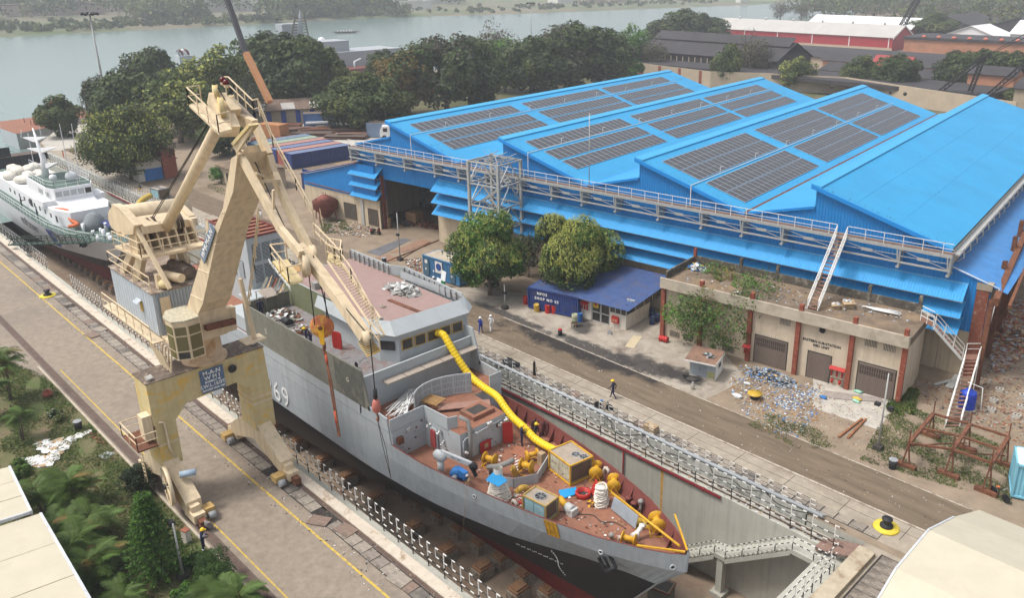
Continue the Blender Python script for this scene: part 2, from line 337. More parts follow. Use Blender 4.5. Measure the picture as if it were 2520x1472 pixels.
b=MB();b.poly([(-219,56,.006),(-213,52,.006),(-201,46.2,.006),(-190,44.7,.006),(-188,52,.006),(-205,66,.006),(-219.5,72,.006)]);b.build('jetty_paving',m_apr,kind='structure')
b=MB();b.poly([(-175,80,.007),(-150,74,.007),(-146,92,.007),(-150,100,.007),(-172,108,.007),(-186,100,.007)]);b.build('storage_yard_paving',m_apr,kind='structure')
strip('road_edge_line',-120,47.32,30,47.5,.013,m_wline)
strip('road_edge_line',-60,51.75,30,51.87,.013,m_wline)
strip('yellow_line',-186,19.97,30,20.12,.006,m_yline)
strip('yellow_line',-80,15.95,30,16.05,.006,m_yline)
m_trk=mat('rail_groove',(.115,.085,.07),.9,var=.25,scale=2)
for v in(15.3,22.45-.35):
 strip('rail_bed',-186,v-.3,30,v+.3,.009,m_trk)
 b=MB();b.box(-186,v-.04,.01,30,v+.04,.05);b.box(-186,v+.09,.01,30,v+.12,.035);b.build('crane_rail',m_rail,kind='structure')
b=MB();b.box(-186,42.95,GAL+.005,UH+1,43.02,GAL+.1);b.box(-186,43.4,GAL+.005,UH+1,43.47,GAL+.1);b.build('cable_track',m_rail,kind='structure')
strip('slab_channel',-150,20.95,-18,21.9,.009,m_gap)
strip('slab_channel',-100,44.42,UH+.4,45.36,.009,m_gap)
rnd=random.Random(11)
smesh=[]
for k in range(4):
 bb=MB();bb.box(-.47,-.42,0,.47,.42,.03);smesh.append(bb.mesh('slab',m_slabm[k]))
q_left=bpy.data.objects['quay'];q_right=bpy.data.objects['dock_apron'];q_head=bpy.data.objects['dock_head_paving']
for i in range(130):
 u=-20-i*1.0
 if i in(23,24,31,76):continue
 o=link('slab',smesh[rnd.choice((0,0,0,1,1,2,3))],q_left,(u,21.42+rnd.uniform(-.03,.03),.012+rnd.uniform(0,.012)),rnd.uniform(-.03,.03))
for(u,v,a,k)in((-43.3,20.9,.5,2),(-41.2,21.6,.12,2),(-34.9,21.3,.1,1),(-87,21.5,.2,1),(-86,20.5,.1,2)):
 link('slab',smesh[k],q_left,(u,v,.05),a).scale=(1.5,1.1,1.6)
for i in range(72):
 u=UH-.1-i*1.02
 link('slab',smesh[rnd.choice((0,1,1,1,0,0,1,0,2,3))if i<50 else 0],q_right,(u,44.89,.012+rnd.uniform(0,.01)),rnd.uniform(-.02,.02))
bb=MB();bb.box(-.95,-.36,0,.95,.36,.05);sl2=bb.mesh('slab',m_slabm[0])
strip('slab_channel',-15.2,27,-12.9,43.3,.009,m_gap)
for i in range(20):link('slab',sl2,q_head,(-14.1,42.8-i*.78,.014),rnd.uniform(-.01,.01))
for(u,v)in((-43.2,21.5),(-96.5,21.5)):
 b=MB();b.quad((u-.8,v-.42,.012),(u+.8,v-.42,.012),(u+.8,v+.42,.012),(u-.8,v+.42,.012));b.build('open_pit',m_gap,kind='structure')
b=MB()
for i in range(30):u=UH+14-i*4.2;b.box(u,45.4,.005,u+.04,47.2,.009)
b.box(-110,46.3,.005,30,46.33,.0085);b.build('paving_joint',m_gap,kind='structure')
# -------- railings: black and white posts and striped rails
def striped(b,u0,u1,v,z,per,ph=0.,r=.025,duty=.3):
 u=u0
 b.box(u0,v-r,z-r,u1,v+r,z+r,1)
 while u<u1:
  b.box(u+ph,v-r-.006,z-r-.006,u+ph+per*duty,v+r+.006,z+r+.006,0);u+=per
def railing(label,u0,u1,v,zb,per,h,splits,group,mids=True,thin=1.):
 t=thing('dock_railing',label,'railing',((u0+u1)/2,v,zb),0,group)
 r=.027*thin
 pb=MB();pb.box(-r,-r,0,r,r,h*splits,1);pb.box(-r,-r,h*splits,r,r,h,0);pm_=pb.mesh('post',[m_white,m_black])
 n=int((u1-u0)/per)
 for i in range(n+1):link('post',pm_,t,(u0+i*per-t.location.x,0,0))
 b=MB();striped(b,u0,u1,v,zb+h-.03,per/2,0.03,.02*thin,.34);b.build('top_rail',[m_white,m_black],t)
 b=MB();striped(b,u0,u1,v,zb+h*.62,per/2,.03,.018*thin,.36);b.build('middle_rail',[m_white,m_black],t)
 b=MB();striped(b,u0,u1,v,zb+h*.30,per/2,.03,.02*thin,.42);b.build('lower_rail',[m_white,m_black],t)
 if mids:
  mm=MB();mm.box(-.016,-.016,h*.62,.016,.016,h,0);me=mm.mesh('baluster',[m_white])
  for i in range(n):link('baluster',me,t,(u0+(i+.5)*per-t.location.x,0,0))
 return t
railing('black and white striped railing in front of the grey ship, along the crane quay',-104,-17,DL+.95,GAL,1.63,1.85,.42,'railings round the dry dock')
railing('far stretch of white topped railing beside the white ship, along the crane quay',-186,-113,DL+.95,GAL,1.63,1.85,.42,'railings round the dry dock')
railing('railing above the red pipe on the ledge behind the grey ship',-112,-17.4,DR+.1,GAL,1.54,1.9,.5,'railings round the dry dock',False)
railing('railing along the ledge of the far dock wall behind the white ship',-182,-113.5,DR+.1,GAL,1.54,1.9,.5,'railings round the dry dock',False)
railing('thin white railing on the pale upstand between apron slabs and ledge',-178,-20,DR+1.35,.12,2.1,1.05,0,'railings round the dry dock',True,.6)
b=MB();b.tube([(-150,DR-.1,GAL-.12),(-100,DR-.1,GAL-.12),(-26.5,DR-.1,GAL-.12)],.11,8)
for u in(-35.5,-60,-90):b.tube([(u,DR-.1,GAL-.1),(u,DR-.12,-3),(u,DR-.12,FLZ+.3)],.07,6)
for u in range(-148,-27,6):b.tube([(u,DR-.1,GAL-.12),(u+.12,DR-.1,GAL-.12)],.15,8)
tag(b.build('fire_main',m_red),'dark red fire pipe running along the top of the right hand dock wall','pipe')
b=MB();b.tube([(-100,43.9,.26),(-19.5,43.9,.26)],.13,8);b.tube([(-100,44.2,.16),(-40,44.2,.16),(-19.5,44.25,.16)],.06,6)
tag(b.build('service_pipe',m_grey),'pale grey service pipe lying beside the thin white railing','pipe')
b=MB();b.quad((-31.9,DR-.004,GAL-.3),(-31.6,DR-.004,GAL-.3),(-31.66,DR-.004,-5.4),(-31.84,DR-.004,-5.2));b.build('rust_streak',mat('rust_streak',(.48,.28,.08),.9,var=.3,scale=4),kind='structure')
# == blue workshop shed
A75=rad(7.5)
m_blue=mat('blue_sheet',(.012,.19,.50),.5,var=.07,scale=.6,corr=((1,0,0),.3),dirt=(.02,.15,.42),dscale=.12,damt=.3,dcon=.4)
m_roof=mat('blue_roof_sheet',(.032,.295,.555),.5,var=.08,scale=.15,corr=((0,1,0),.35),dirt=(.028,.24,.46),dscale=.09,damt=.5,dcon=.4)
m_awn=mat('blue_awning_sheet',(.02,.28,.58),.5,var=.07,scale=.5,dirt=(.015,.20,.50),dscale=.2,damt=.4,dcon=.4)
m_bflash=mat('blue_flashing',(.014,.22,.58),.45,var=.05)
m_beige=mat('cream_plaster',(.50,.41,.29),.9,var=.08,scale=1.5,bump=.15,dirt=(.36,.29,.20),dscale=.4,damt=.35,streak=.2,dcon=.3)
m_steel=mat('galvanised_steel',(.42,.42,.40),.5,.3,var=.12,scale=4)
m_brown=mat('brown_column_paint',(.19,.06,.035),.8,var=.25,scale=3,dirt=(.30,.24,.20),dscale=3,damt=.25)
m_rustv=mat('rusty_gutter',(.12,.05,.03),.85,var=.4,scale=2)
m_panel=mat('solar_cell',(.06,.062,.07),.4,var=.12,scale=.3,spec=.35)
m_pframe=mat('aluminium_frame',(.55,.57,.60),.4,.3,var=.05)
m_dark=mat('dark_interior',(.05,.045,.04),.9,var=.3)
m_plank=mat('walkway_boards',(.17,.105,.08),.8,var=.3,scale=2)
m_wtxt=mat('white_lettering',(.75,.75,.73),.6,var=.03)
shed=thing('workshop_shed','long bright blue workshop shed with four saw gables, solar panels and awnings','shed',(-21,71.4,0),A75)
XL,XR,DEP=-80.5,-1.9,74.
PK=(-73.2,-53.2,-33.9,-14.4);VAL=(-60.6,-40.5,-21.3,-1.9);ZP,ZS,ZV=15.15,13.1,11.35
OPX0,OPX1,OPZ=-75.2,-65.0,7.1
def gable_profile():
 pts=[];px=XL
 for p,v in zip(PK,VAL):
  pts+=[(px,ZV),(p,ZS),(p,ZP)];px=v
 pts.append((XR,ZV));return pts
prof=gable_profile()
def wall_parts(y,t,name,holes=True):
 b=MB()
 def seg(x0,x1,z0):
  xs=sorted({x0,x1}|{p[0]for p in prof if x0<p[0]<x1})
  for a,c_ in zip(xs[:-1],xs[1:]):
   def zt(x,side):
    for(xa,za),(xb,zb)in zip(prof[:-1],prof[1:]):
     if xb-xa>1e-6 and xa-1e-6<=(a+c_)/2<=xb:return za+(zb-za)*(x-xa)/(xb-xa)
   za,zb=zt(a,0),zt(c_,1)
   b.slab([(a,y,z0),(c_,y,z0),(c_,y,zb),(a,y,za)],(0,t,0))
 if holes:seg(XL,OPX0,4.2);seg(OPX0,OPX1,OPZ);seg(OPX1,XR,4.2)
 else:seg(XL,XR,0)
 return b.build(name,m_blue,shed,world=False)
wall_parts(0,.2,'front_wall');wall_parts(DEP-.2,.2,'rear_wall',False)
b=MB();b.box(XL,0.03,0,OPX0,.25,4.2);b.box(OPX1,0.03,0,XR,.25,4.2);b.box(XL,.25,0,XL+.2,DEP,ZV-.1);b.box(XR-.2,.25,0,XR,DEP,ZV-.1)
b.build('lower_wall',m_beige,shed,world=False)
m_cap=mat('blue_ridge_cap',(.05,.33,.58),.5,var=.05);m_lap=mat('sheet_lap',(.03,.28,.54),.6)
px=XL
for p,v in zip(PK,VAL):
 b=MB()
 for f in(.3,.62):x=p+(v-p)*f;z=ZP+.14+(ZV-ZP-.04)*(x-p+.35)/(v-p+.35)+.07;b.box(x-.025,-.25,z-.01,x+.025,DEP,z+.012)
 b.build('sheet_laps',m_lap,shed,world=False,kind='stuff')
 b=MB();r5=random.Random(int(-p));m_fix=None
 for k in range(60):x=p+(v-p)*r5.random();y=r5.choice((r5.uniform(-.1,.5),r5.uniform(0,DEP)));z=ZP+.14+(ZV-ZP-.04)*(x-p+.35)/(v-p+.35)+.075;b.obox((x,y,z),.09,.07,.02,0,0)
 b.build('fixings',m_black,shed,world=False,kind='stuff')
 b=MB();b.slab([(px,-.05,ZV+.08),(p,-.05,ZS+.08),(p,DEP+.2,ZS+.08),(px,DEP+.2,ZV+.08)],(0,0,.06))
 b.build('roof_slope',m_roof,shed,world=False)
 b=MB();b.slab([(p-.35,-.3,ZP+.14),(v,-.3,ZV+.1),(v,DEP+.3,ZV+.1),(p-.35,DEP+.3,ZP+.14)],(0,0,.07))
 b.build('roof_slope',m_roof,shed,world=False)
 b=MB();b.slab([(p,.2,ZS),(p,.2,ZP+.1),(p,DEP,ZP+.1),(p,DEP,ZS)],(.04,0,0));b.build('clerestory',m_blue,shed,world=False)
 b=MB();b.slab([(p-.45,-.34,ZP+.1),(p+.55,-.34,ZP-.08),(p+.55,DEP+.34,ZP-.08),(p-.45,DEP+.34,ZP+.1)],(0,0,.19));b.build('ridge_cap',m_cap,shed,world=False)
 s_=(ZV-ZP)/(v-p)
 b=MB();b.slab([(p-.4,-.42,ZP-.18),(v,-.42,ZV-.22),(v,-.42,ZV+.16),(p-.4,-.42,ZP+.2)],(0,.14,0));b.slab([(px,-.2,ZV-.1),(p,-.2,ZS-.1),(p,-.2,ZS+.16),(px,-.2,ZV+.16)],(0,.12,0));b.build('barge_flashing',m_bflash,shed,world=False)
 if v<-3:
  b=MB();b.box(v-.18,-.3,ZV+.1,v+.28,DEP+.2,ZV+.2);b.build('valley_gutter',m_rustv if v>-30 else m_bflash,shed,world=False)
 px=v
def roof_pt(p,v,x,y,lift=.14):return(x,y,ZP+.14+(ZV-ZP-.04)*(x-p+.35)/(v-p+.35)+.07+lift)
ang=math.atan2(ZP-ZV,VAL[2]-PK[2])
cellb=MB();
def panel_into(b,L_,W_,at=None):
 def tr(x,y,z):
  if at is None:return(x,y,z)
  c_,s2=math.cos(at[3]),math.sin(at[3]);return(at[0]+x*c_+z*s2,at[1]+y,at[2]-x*s2+z*c_)
 def bx(x0,y0,z0,x1,y1,z1,m):
  n=len(b.v);b.v+=[tr(*q)for q in((x0,y0,z0),(x1,y0,z0),(x1,y1,z0),(x0,y1,z0),(x0,y0,z1),(x1,y0,z1),(x1,y1,z1),(x0,y1,z1))]
  for q in((4,5,6,7),(0,1,5,4),(1,2,6,5),(2,3,7,6),(3,0,4,7)):b.face([n+i for i in q],m)
 bx(-L_/2,-W_/2,0,L_/2,W_/2,.04,1)
 bx(-L_/2+.034,-W_/2+.034,.03,-.012,W_/2-.034,.046,0);bx(.012,-W_/2+.034,.03,L_/2-.034,W_/2-.034,.046,0)
pl=MB();panel_into(pl,2.32,1.06);pme=pl.mesh('solar_panel',[m_panel,m_pframe])
cols={2:((-32.3+1.13,-29.95+1.15),(-26.95+1.13,-24.6+1.13)),1:((-51.35+1.12,),(-48.45+1.12,-45.8+1.15)),0:((-71.4+1.12,),(-68.1+1.12,-65.6+1.15))}
blocks=((1.9,19),(25.2,19),(47.2,19));spots=[]
for gi in(2,1,0):
 for grp in cols[gi]:
  for x in grp:
   for y0,n in blocks:
    for k in range(n):spots.append((gi,x,y0+.55+k*1.085))
spots.sort(key=lambda q:(q[1]+21-0)**2*.6+(q[2]+60)**2-(q[0]==2)*0)
rest=MB();rest_n=0
spots.sort(key=lambda q:Vector((-21+q[1]*.991-q[2]*.13,71.4+q[1]*.13+q[2]*.99,0)).length)
for i,(gi,x,y)in enumerate(spots):
 a=math.atan2(ZP-ZV,VAL[gi]-PK[gi]);q=roof_pt(PK[gi],VAL[gi],x,y,.05)
 if i<296:o=link('solar_panel',pme,shed,q);o.rotation_euler=(0,a,0)
 else:panel_into(rest,2.32,1.06,(*q,a))
rest.build('solar_panels',[m_panel,m_pframe],shed,world=False,kind='stuff')
for gi,x in((2,-27.35),(1,-48.95),(0,-68.75)):
 p,v=PK[gi],VAL[gi];b=MB();z=roof_pt(p,v,x,0,.12)[2]
 b.tube([(x,-.5,11.2),(x,-.5,z),(x,69,z)],.05,5)
 for y in range(6,68,9):b.tube([(x,y,z),(x,y,z+.75),(x+.35,y,z+.8)],.035,5)
 b.build('water_pipe',m_white,shed,world=False)
b=MB();b.tube([(-40,-.7,11.3),(-40,-.7,19.6)],.05,6);b.build('lightning_rod',m_steel,shed,world=False)
def awning(x0,x1,zi,zo,yo=-1.55):
 per=.26;n=int(1.04/per);t=thing('awning',None,None,(0,0,0));t.parent=shed
 b=MB();k=0
 L_=x1-x0;cnt=int(round(L_/1.04));w_=L_/cnt
 sheet=MB();m_=n
 pts=[]
 for j in range(m_):
  a=j*w_/m_;pts+=[(a,0),(a+w_/m_*.5,0),(a+w_/m_*.6,.045),(a+w_/m_*.9,.045)]
 pts.append((w_-.004,0))
 for(xa,ha),(xb,hb)in zip(pts[:-1],pts[1:]):sheet.quad((xa,0,ha),(xa,yo,zo-zi+ha),(xb,yo,zo-zi+hb),(xb,0,hb))
 me=sheet.mesh('sheet',m_awn)
 for j in range(cnt):link('sheet',me,t,(x0+j*w_,.0,zi+(j%2)*.006))
 b=MB();b.box(x0,yo+.1,zo-.09,x1,yo+.16,zo-.02);b.box(x0,-.1,zi-.12,x1,-.02,zi-.03)
 j=x0
 while j<x1:b.beam((j,0,zo-.25),(j,yo+.1,zo-.05),.06);j+=5.5
 b.build('awning_frame',m_steel,t,world=False)
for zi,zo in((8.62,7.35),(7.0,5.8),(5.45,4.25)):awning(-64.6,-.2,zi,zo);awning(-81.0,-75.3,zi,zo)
for x,y in((-75.3,-.5),(-64.9,.1)):
 b=MB();b.box(x-.12,y,0,x+.12,y+.08,7.6);b.box(x-.12,y+.5,0,x+.12,y+.58,7.6);b.box(x-.05,y+.08,0,x+.05,y+.5,7.6);b.build('door_column',m_brown,shed,world=False)
b=MB();b.box(OPX0-6,11,0,OPX1+12,11.3,5.2);b.build('partition',mat('dim_plaster',(.30,.30,.28),.9,var=.2,dirt=(.14,.13,.12),dscale=.8,damt=.5),shed,world=False)
for x in(-73,-69.5,-65.5,-61.5):b=MB();b.box(x,9.2,0,x+.25,9.5,9);b.build('inner_column',m_steel,shed,world=False)
for x in(-71.3,-67.4):b=MB();b.box(x,10.9,1.0,x+1.2,11.02,2.6);b.build('inner_window',m_dark,shed,world=False)
WY0,WY1,WZ=-1.35,-.55,11.25
b=MB();b.box(-80.5,WY0,WZ-.06,-1.6,WY1,WZ);b.build('walkway_floor',m_plank,shed,world=False)
b=MB();b.box(-80.5,WY0-.06,WZ-.28,-1.6,WY0,WZ+.03);b.box(-80.5,WY1,WZ-.28,-1.6,WY1+.06,WZ+.03)
b.box(-80.5,WY0-.02,9.72,-1.6,WY0+.12,9.86);b.build('walkway_beam',m_steel,shed,world=False)
BR=[-80.2,-75.0,-69.4,-63.8,-59.6,-55,-50.0,-44.9,-40.6,-36.1,-30.7,-25.6,-21.1,-16.9,-11.6,-6.0,-1.8]
for x in BR:
 b=MB();b.beam((x-.18,WY0,WZ-.2),(x-.02,WY0+.02,9.8),.1);b.beam((x+.1,WY0+.1,WZ-.2),(x+.1,WY0+.1,9.4),.12,.14);b.box(x-.12,WY0-.05,9.25,x+.14,0,9.42);b.box(x+.02,WY0,9.42,x+.1,0,WZ-.1)
 b.build('bracket',m_steel,shed,world=False)
for a,c_ in zip(BR[:-1],BR[1:]):
 xm=(a+c_)/2;zm=10.4;b=MB()
 for(xa,za)in((a,10.95),(c_,9.9),(a,10.35),(c_,10.45)):b.beam((xa,WY0+.05,za),(xm,WY0+.05,zm),.05)
 b.box(xm-.5,WY0+.01,zm-.14,xm+.5,WY0+.04,zm+.14);b.build('brace',m_steel,shed,world=False)
STX0,STX1=-11.65,-10.65
for(xa,xb)in((-80.5,STX0),(STX1,-1.6)):
 b=MB();b.box(xa,WY0-.03,WZ+.97,xb,WY0+.02,WZ+1.02);b.box(xa,WY0-.025,WZ+.5,xb,WY0+.015,WZ+.54);b.build('handrail',m_white,shed,world=False)
hp=MB();hp.box(-.025,-.03,0,.025,.02,1.0);hpm=hp.mesh('rail_post',m_white);x=-80.45
while x<-1.6:
 if not(STX0<x<STX1):link('rail_post',hpm,shed,(x,WY0,WZ))
 x+=1.66
b=MB();b.box(-1.85,.1,ZV-.5,-1.3,DEP,ZV-.35);b.box(-1.9,.1,ZV-.5,-1.85,DEP,ZV-.05);b.tube([(-1.25,.1,ZV-.02),(-1.25,DEP,ZV-.02)],.07,6);b.build('eaves_gutter',m_steel,shed,world=False)
y=1.
while y<DEP:b=MB();b.tube([(-1.25,y,ZV-.02),(-1.1,y,ZV-.8),(-1.6,y,ZV-1.3)],.06,5);b.build('gutter_strut',m_steel,shed,world=False);y+=2.6
b=MB();b.slab([(-1.85,-.1,9.75),(2.9,-.1,8.35),(2.9,44,8.35),(-1.85,44,9.75)],(0,0,.06));b.build('lean_to_roof',mat('weathered_blue_roof',(.06,.22,.50),.6,var=.15,scale=1,corr=((0,1,0),.2),dirt=(.10,.20,.36),dscale=.5,damt=.4,dcon=.3),shed,world=False)
b=MB();b.slab([(-1.85,.02,4.2),(1.6,.02,4.2),(1.6,.02,8.7),(-1.85,.02,9.7)],(0,.15,0));b.build('end_wall',m_blue,shed,world=False)
b=MB();b.tube([(-1.7,-.15,9.9),(2.2,-.15,8.75),(1.9,-.2,4.0),(1.9,-.2,0)],.05,6);b.build('downpipe',m_white,shed,world=False)
b=MB();b.box(.5,-.1,0,1.5,.6,8.3);b.build('end_pillar',m_brown,shed,world=False)
b=MB();b.box(.45,-.15,8.3,1.7,.7,8.9);b.build('pillar_cap',m_conc,shed,world=False)
b=MB();b.box(-1.8,.05,0,.5,.2,4.2);b.build('lower_wall',m_beige,shed,world=False)
def stair(name,label,P0,P1,width,perp,n,mstr,mtr,rails=True,group=None,posts=4,hr=.95):
 """P0 top, P1 bottom (centre line); perp unit horizontal vector"""
 P0,P1,perp=Vector(P0),Vector(P1),Vector(perp);t=thing(name,label,'stairs',P1,0,group);d=P1-P0
 for s_ in(-1,1):
  b=MB();b.beam(P0+perp*width/2*s_,P1+perp*width/2*s_,.06,.24);b.build('stringer',mstr,t)
  if rails:
   b=MB();off=perp*width/2*s_
   b.beam(P0+off+Vector((0,0,hr)),P1+off+Vector((0,0,hr)),.06);b.beam(P0+off+Vector((0,0,hr*.55)),P1+off+Vector((0,0,hr*.55)),.045)
   for k in range(posts):q=P0+d*(k/(posts-1))+off;b.beam(q,q+Vector((0,0,hr)),.05)
   b.build('handrail',mstr,t)
 for k in range(n):
  q=P0+d*((k+.6)/n);b=MB();hd=Vector((d.x,d.y,0)).normalized()
  b.slab([q-perp*width/2-hd*.13,q+perp*width/2-hd*.13,q+perp*width/2+hd*.13,q-perp*width/2+hd*.13],(0,0,.04));b.build('tread',mtr,t)
 return t
def shw(x,y,z):c_,s_=math.cos(A75),math.sin(A75);return Vector((-21+x*c_-y*s_,71.4+x*s_+y*c_,z))
PX_=Vector((math.cos(A75),math.sin(A75),0))
m_tread=mat('brown_tread',(.22,.115,.08),.8,var=.25,scale=4)
stair('steel_stairs','white steel stairs descending from the high walkway to the sub-station roof',shw(-11.15,-1.45,11.25),G(*T(2,3,440,100),5.95),.95,PX_,20,m_white,m_tread)
tw=thing('lattice_tower','white lattice steel tower standing against the blue shed front','tower',tuple(shw(-51.8,-3.2,0)),A75)
hx,hy,TH=2.3,2.0,13.4
for sx_ in(-1,1):
 for sy_ in(-1,1):
  b=MB();b.box(sx_*hx-.16,sy_*hy-.16,0,sx_*hx+.16,sy_*hy+.16,TH);b.build('corner_post',m_steel,tw,world=False)
lv=[0.3,2.9,5.5,8.1,10.7,TH-.1]
for za in lv:
 for(xa,ya,xb,yb)in((-hx,-hy,hx,-hy),(hx,-hy,hx,hy),(hx,hy,-hx,hy),(-hx,hy,-hx,-hy)):
  b=MB();b.beam((xa,ya,za),(xb,yb,za),.14,.16);b.build('cross_beam',m_steel,tw,world=False)
for k,(za,zb)in enumerate(zip(lv[:-1],lv[1:])):
 for j,(xa,ya,xb,yb)in enumerate(((-hx,-hy,hx,-hy),(hx,-hy,hx,hy),(hx,hy,-hx,hy),(-hx,hy,-hx,-hy))):
  xm,ym=(xa+xb)/2,(ya+yb)/2;b=MB()
  b.beam((xa,ya,za),(xm,ym,zb),.1);b.beam((xb,yb,za),(xm,ym,zb),.1);b.build('diagonal',m_steel,tw,world=False)
 b=MB();s_=1 if k%2 else-1
 for y_ in(-.9,-.1)if k%2 else(.1,.9):b.beam((-hx*.8*s_,y_,za),(hx*.8*s_,y_,zb),.06,.2);b.beam((-hx*.8*s_,y_,za+1),(hx*.8*s_,y_,zb+1),.04)
 for q in range(9):f_=(q+.5)/9;x_=-hx*.8*s_+hx*1.6*s_*f_;y0_=-.9 if k%2 else .1;b.box(x_-.14,y0_,za+(zb-za)*f_,x_+.14,y0_+.8,za+(zb-za)*f_+.03)
 b.build('stair_flight',m_steel,tw,world=False)
for x in(-1.4,0,1.4):b=MB();b.beam((x,-hy,TH),(x+.4,hy,TH),.1);b.beam((x,-hy,TH),(x,hy+.3,TH+.5),.07);b.build('top_bar',m_steel,tw,world=False)
b=MB()
for sx_ in(-1,1):b.beam((sx_*hx,-hy,TH),(0,0,TH+.7),.06);b.beam((sx_*hx,hy,TH),(0,0,TH+.7),.06)
b.build('top_frame',m_steel,tw,world=False)
an=thing('workshop_annex','cream walled annex with blue upper cladding and two grilled windows left of shed door','building',tuple(shw(0,0,0)),A75)
b=MB();b.slab([(-92,-1,4.1),(-76,-1,4.1),(-76,-1,8.9),(-79.5,-1,8.9),(-92,-1,5.6)],(0,.2,0));b.build('blue_cladding',m_blue,an,world=False)
b=MB();b.box(-92,-.98,0,-75.4,-.78,4.1);b.box(-92,-.78,0,-91.8,12,5.5);b.build('plaster_wall',m_beige,an,world=False)
b=MB();b.slab([(-92.4,-1.3,5.62),(-79.5,-1.3,8.95),(-79.5,14,8.95),(-92.4,14,5.62)],(0,0,.1));b.build('roof',mat('rusted_roof',(.17,.085,.065),.9,var=.3,scale=1.5,corr=((0,1,0),.25)),an,world=False)
b=MB();b.slab([(-92.5,-1.35,5.74),(-79.5,-1.35,9.07),(-79.5,-.7,9.07),(-92.5,.9,5.74)],(0,0,.06));b.build('roof_edge',mat('pale_blue_sheet',(.16,.20,.33),.6,var=.15),an,world=False)
for(x0,x1,z0,z1)in((-83.0,-80.5,.55,2.75),(-77.8,-75.9,.45,2.7)):
 b=MB();b.box(x0,-1.03,z0,x1,-.97,z1);w_=b.build('window',mat('dirty_glass',(.09,.085,.07),.35,var=.4,scale=3),an,world=False)
 b=MB();b.box(x0-.08,-1.08,z0-.08,x1+.08,-1.0,z0);b.box(x0-.08,-1.08,z1,x1+.08,-1.0,z1+.08);b.box(x0-.08,-1.08,z0,x0,-1.0,z1);b.box(x1,-1.08,z0,x1+.08,-1.0,z1)
 for k in range(1,6):xx=x0+(x1-x0)*k/6;b.box(xx-.02,-1.07,z0,xx+.02,-1.03,z1)
 for k in range(1,4):zz=z0+(z1-z0)*k/4;b.box(x0,-1.075,zz-.02,x1,-1.035,zz+.02)
 b.build('window_grille',mat('brown_grille',(.13,.085,.06),.7,var=.2),w_,world=False)
b=MB();b.box(-79.3,-1.12,0,-78.75,-1.0,4.0);b.build('conduit',m_steel,an,world=False)
b=MB();b.tube([(-91.5,-1.15,4.6),(-76,-1.15,4.25)],.07,6);b.build('wall_pipe',m_rust,an,world=False)
# == sub-station, office, containers, yard
sub=thing('substation_building','cream single storey sub-station with brown pilasters and three roller shutters','building',(-22.4,62.6,0),A75)
SW=23.0;SD=4.4
m_cream=mat('cream_wash',(.53,.44,.33),.9,var=.07,scale=1.2,bump=.15,dirt=(.40,.32,.23),dscale=.5,damt=.3,streak=.15,dcon=.3)
m_conc2=mat('grimy_cornice',(.43,.37,.29),.9,var=.15,scale=1.5,dirt=(.24,.20,.15),dscale=.6,damt=.45,dcon=.3)
m_rooftop=mat('grimy_roof',(.16,.12,.085),.95,var=.3,scale=.8,bump=.4,dirt=(.30,.20,.11),dscale=.28,damt=.55,dcon=.2)
m_moss=mat('blackened_parapet',(.085,.075,.06),.95,var=.4,scale=2,bump=.4,dirt=(.26,.23,.18),dscale=1.4,damt=.4)
m_pil=mat('brown_red_pilaster',(.235,.062,.035),.85,var=.25,scale=3,dirt=(.36,.22,.16),dscale=3.5,damt=.25)
m_shut=mat('roller_shutter',(.135,.10,.08),.6,var=.12,scale=2)
b=MB();b.box(-SW,0,0,0,SD,5.25);b.build('wall',m_cream,sub,world=False)
b=MB();b.box(-SW-.1,-.55,5.25,.15,0,6.15);b.box(-SW-.1,-.55,6.15,.15,-.35,6.3);b.build('cornice',m_conc2,sub,world=False)
b=MB();b.box(-SW-.1,0,5.25,.15,6.1,5.95);b.build('roof',m_rooftop,sub,world=False)
b=MB();b.box(-SW,SD,0,-.1,6,5.25);b.build('rear_bay',m_beige,sub,world=False)
b=MB();b.box(-SW,6.0,5.95,-.6,6.18,6.75);b.box(-SW-.02,.4,5.95,-SW+.16,6,6.7);b.build('parapet',m_moss,sub,world=False)
for x in(-22.9,-17.8,-14.0,-9.8,-5.2,-.8):b=MB();b.box(x-.14,5.95,5.95,x+.14,6.25,7.5);b.build('parapet_post',m_moss if x>-22 else m_pil,sub,world=False)
for x in(-18.7,-13.6,-9.0,-4.3,-.15):b=MB();b.box(x-.17,-.5,6.15,x+.17,-.1,6.85);b.build('pilaster_top',m_pil,sub,world=False)
for x in(-SW+.15,-18.75,-13.75,-9.2,-4.45,-.12):b=MB();b.box(x-.2,-.32,0,x+.2,0,5.25);b.build('pilaster',m_pil,sub,world=False)
m_hole=mat('shutter_hole',(.02,.018,.016),.9)
for(x0,x1,zt,gr)in((-13.15,-10.1,2.72,True),(-8.1,-6.08,2.5,False),(-3.68,-.62,2.75,True)):
 t=link('roller_shutter',None,sub)
 b=MB();b.box(x0-.1,-.012,0,x0,.0,zt+.1);b.box(x1,-.012,0,x1+.1,.0,zt+.1);b.box(x0-.1,-.012,zt,x1+.1,0,zt+.12);b.build('frame',m_dark,t,world=False)
 sl=MB();sl.quad((x0,-.02,0),(x1,-.02,0),(x1,-.045,.055),(x0,-.045,.055));sl.quad((x0,-.045,.055),(x1,-.045,.055),(x1,-.02,.105),(x0,-.02,.105));me=sl.mesh('slat',m_shut)
 k=0;z=0
 while z+.1<zt:
  if not(gr and 1.72<z<2.52):link('slat',me,t,(0,0,z+.02))
  z+=.108
 if gr:
  b=MB();b.box(x0,-.03,1.72,x1,-.01,2.62)
  for zz in(1.8,2.22):
   q=x0+.12
   while q<x1-.2:
    for r_ in range(3):b.box(q,-.036,zz+r_*.12,q+.13,-.028,zz+r_*.12+.08,1)
    q+=.2
  b.build('vent_grid',[m_shut,m_hole],t,world=False)
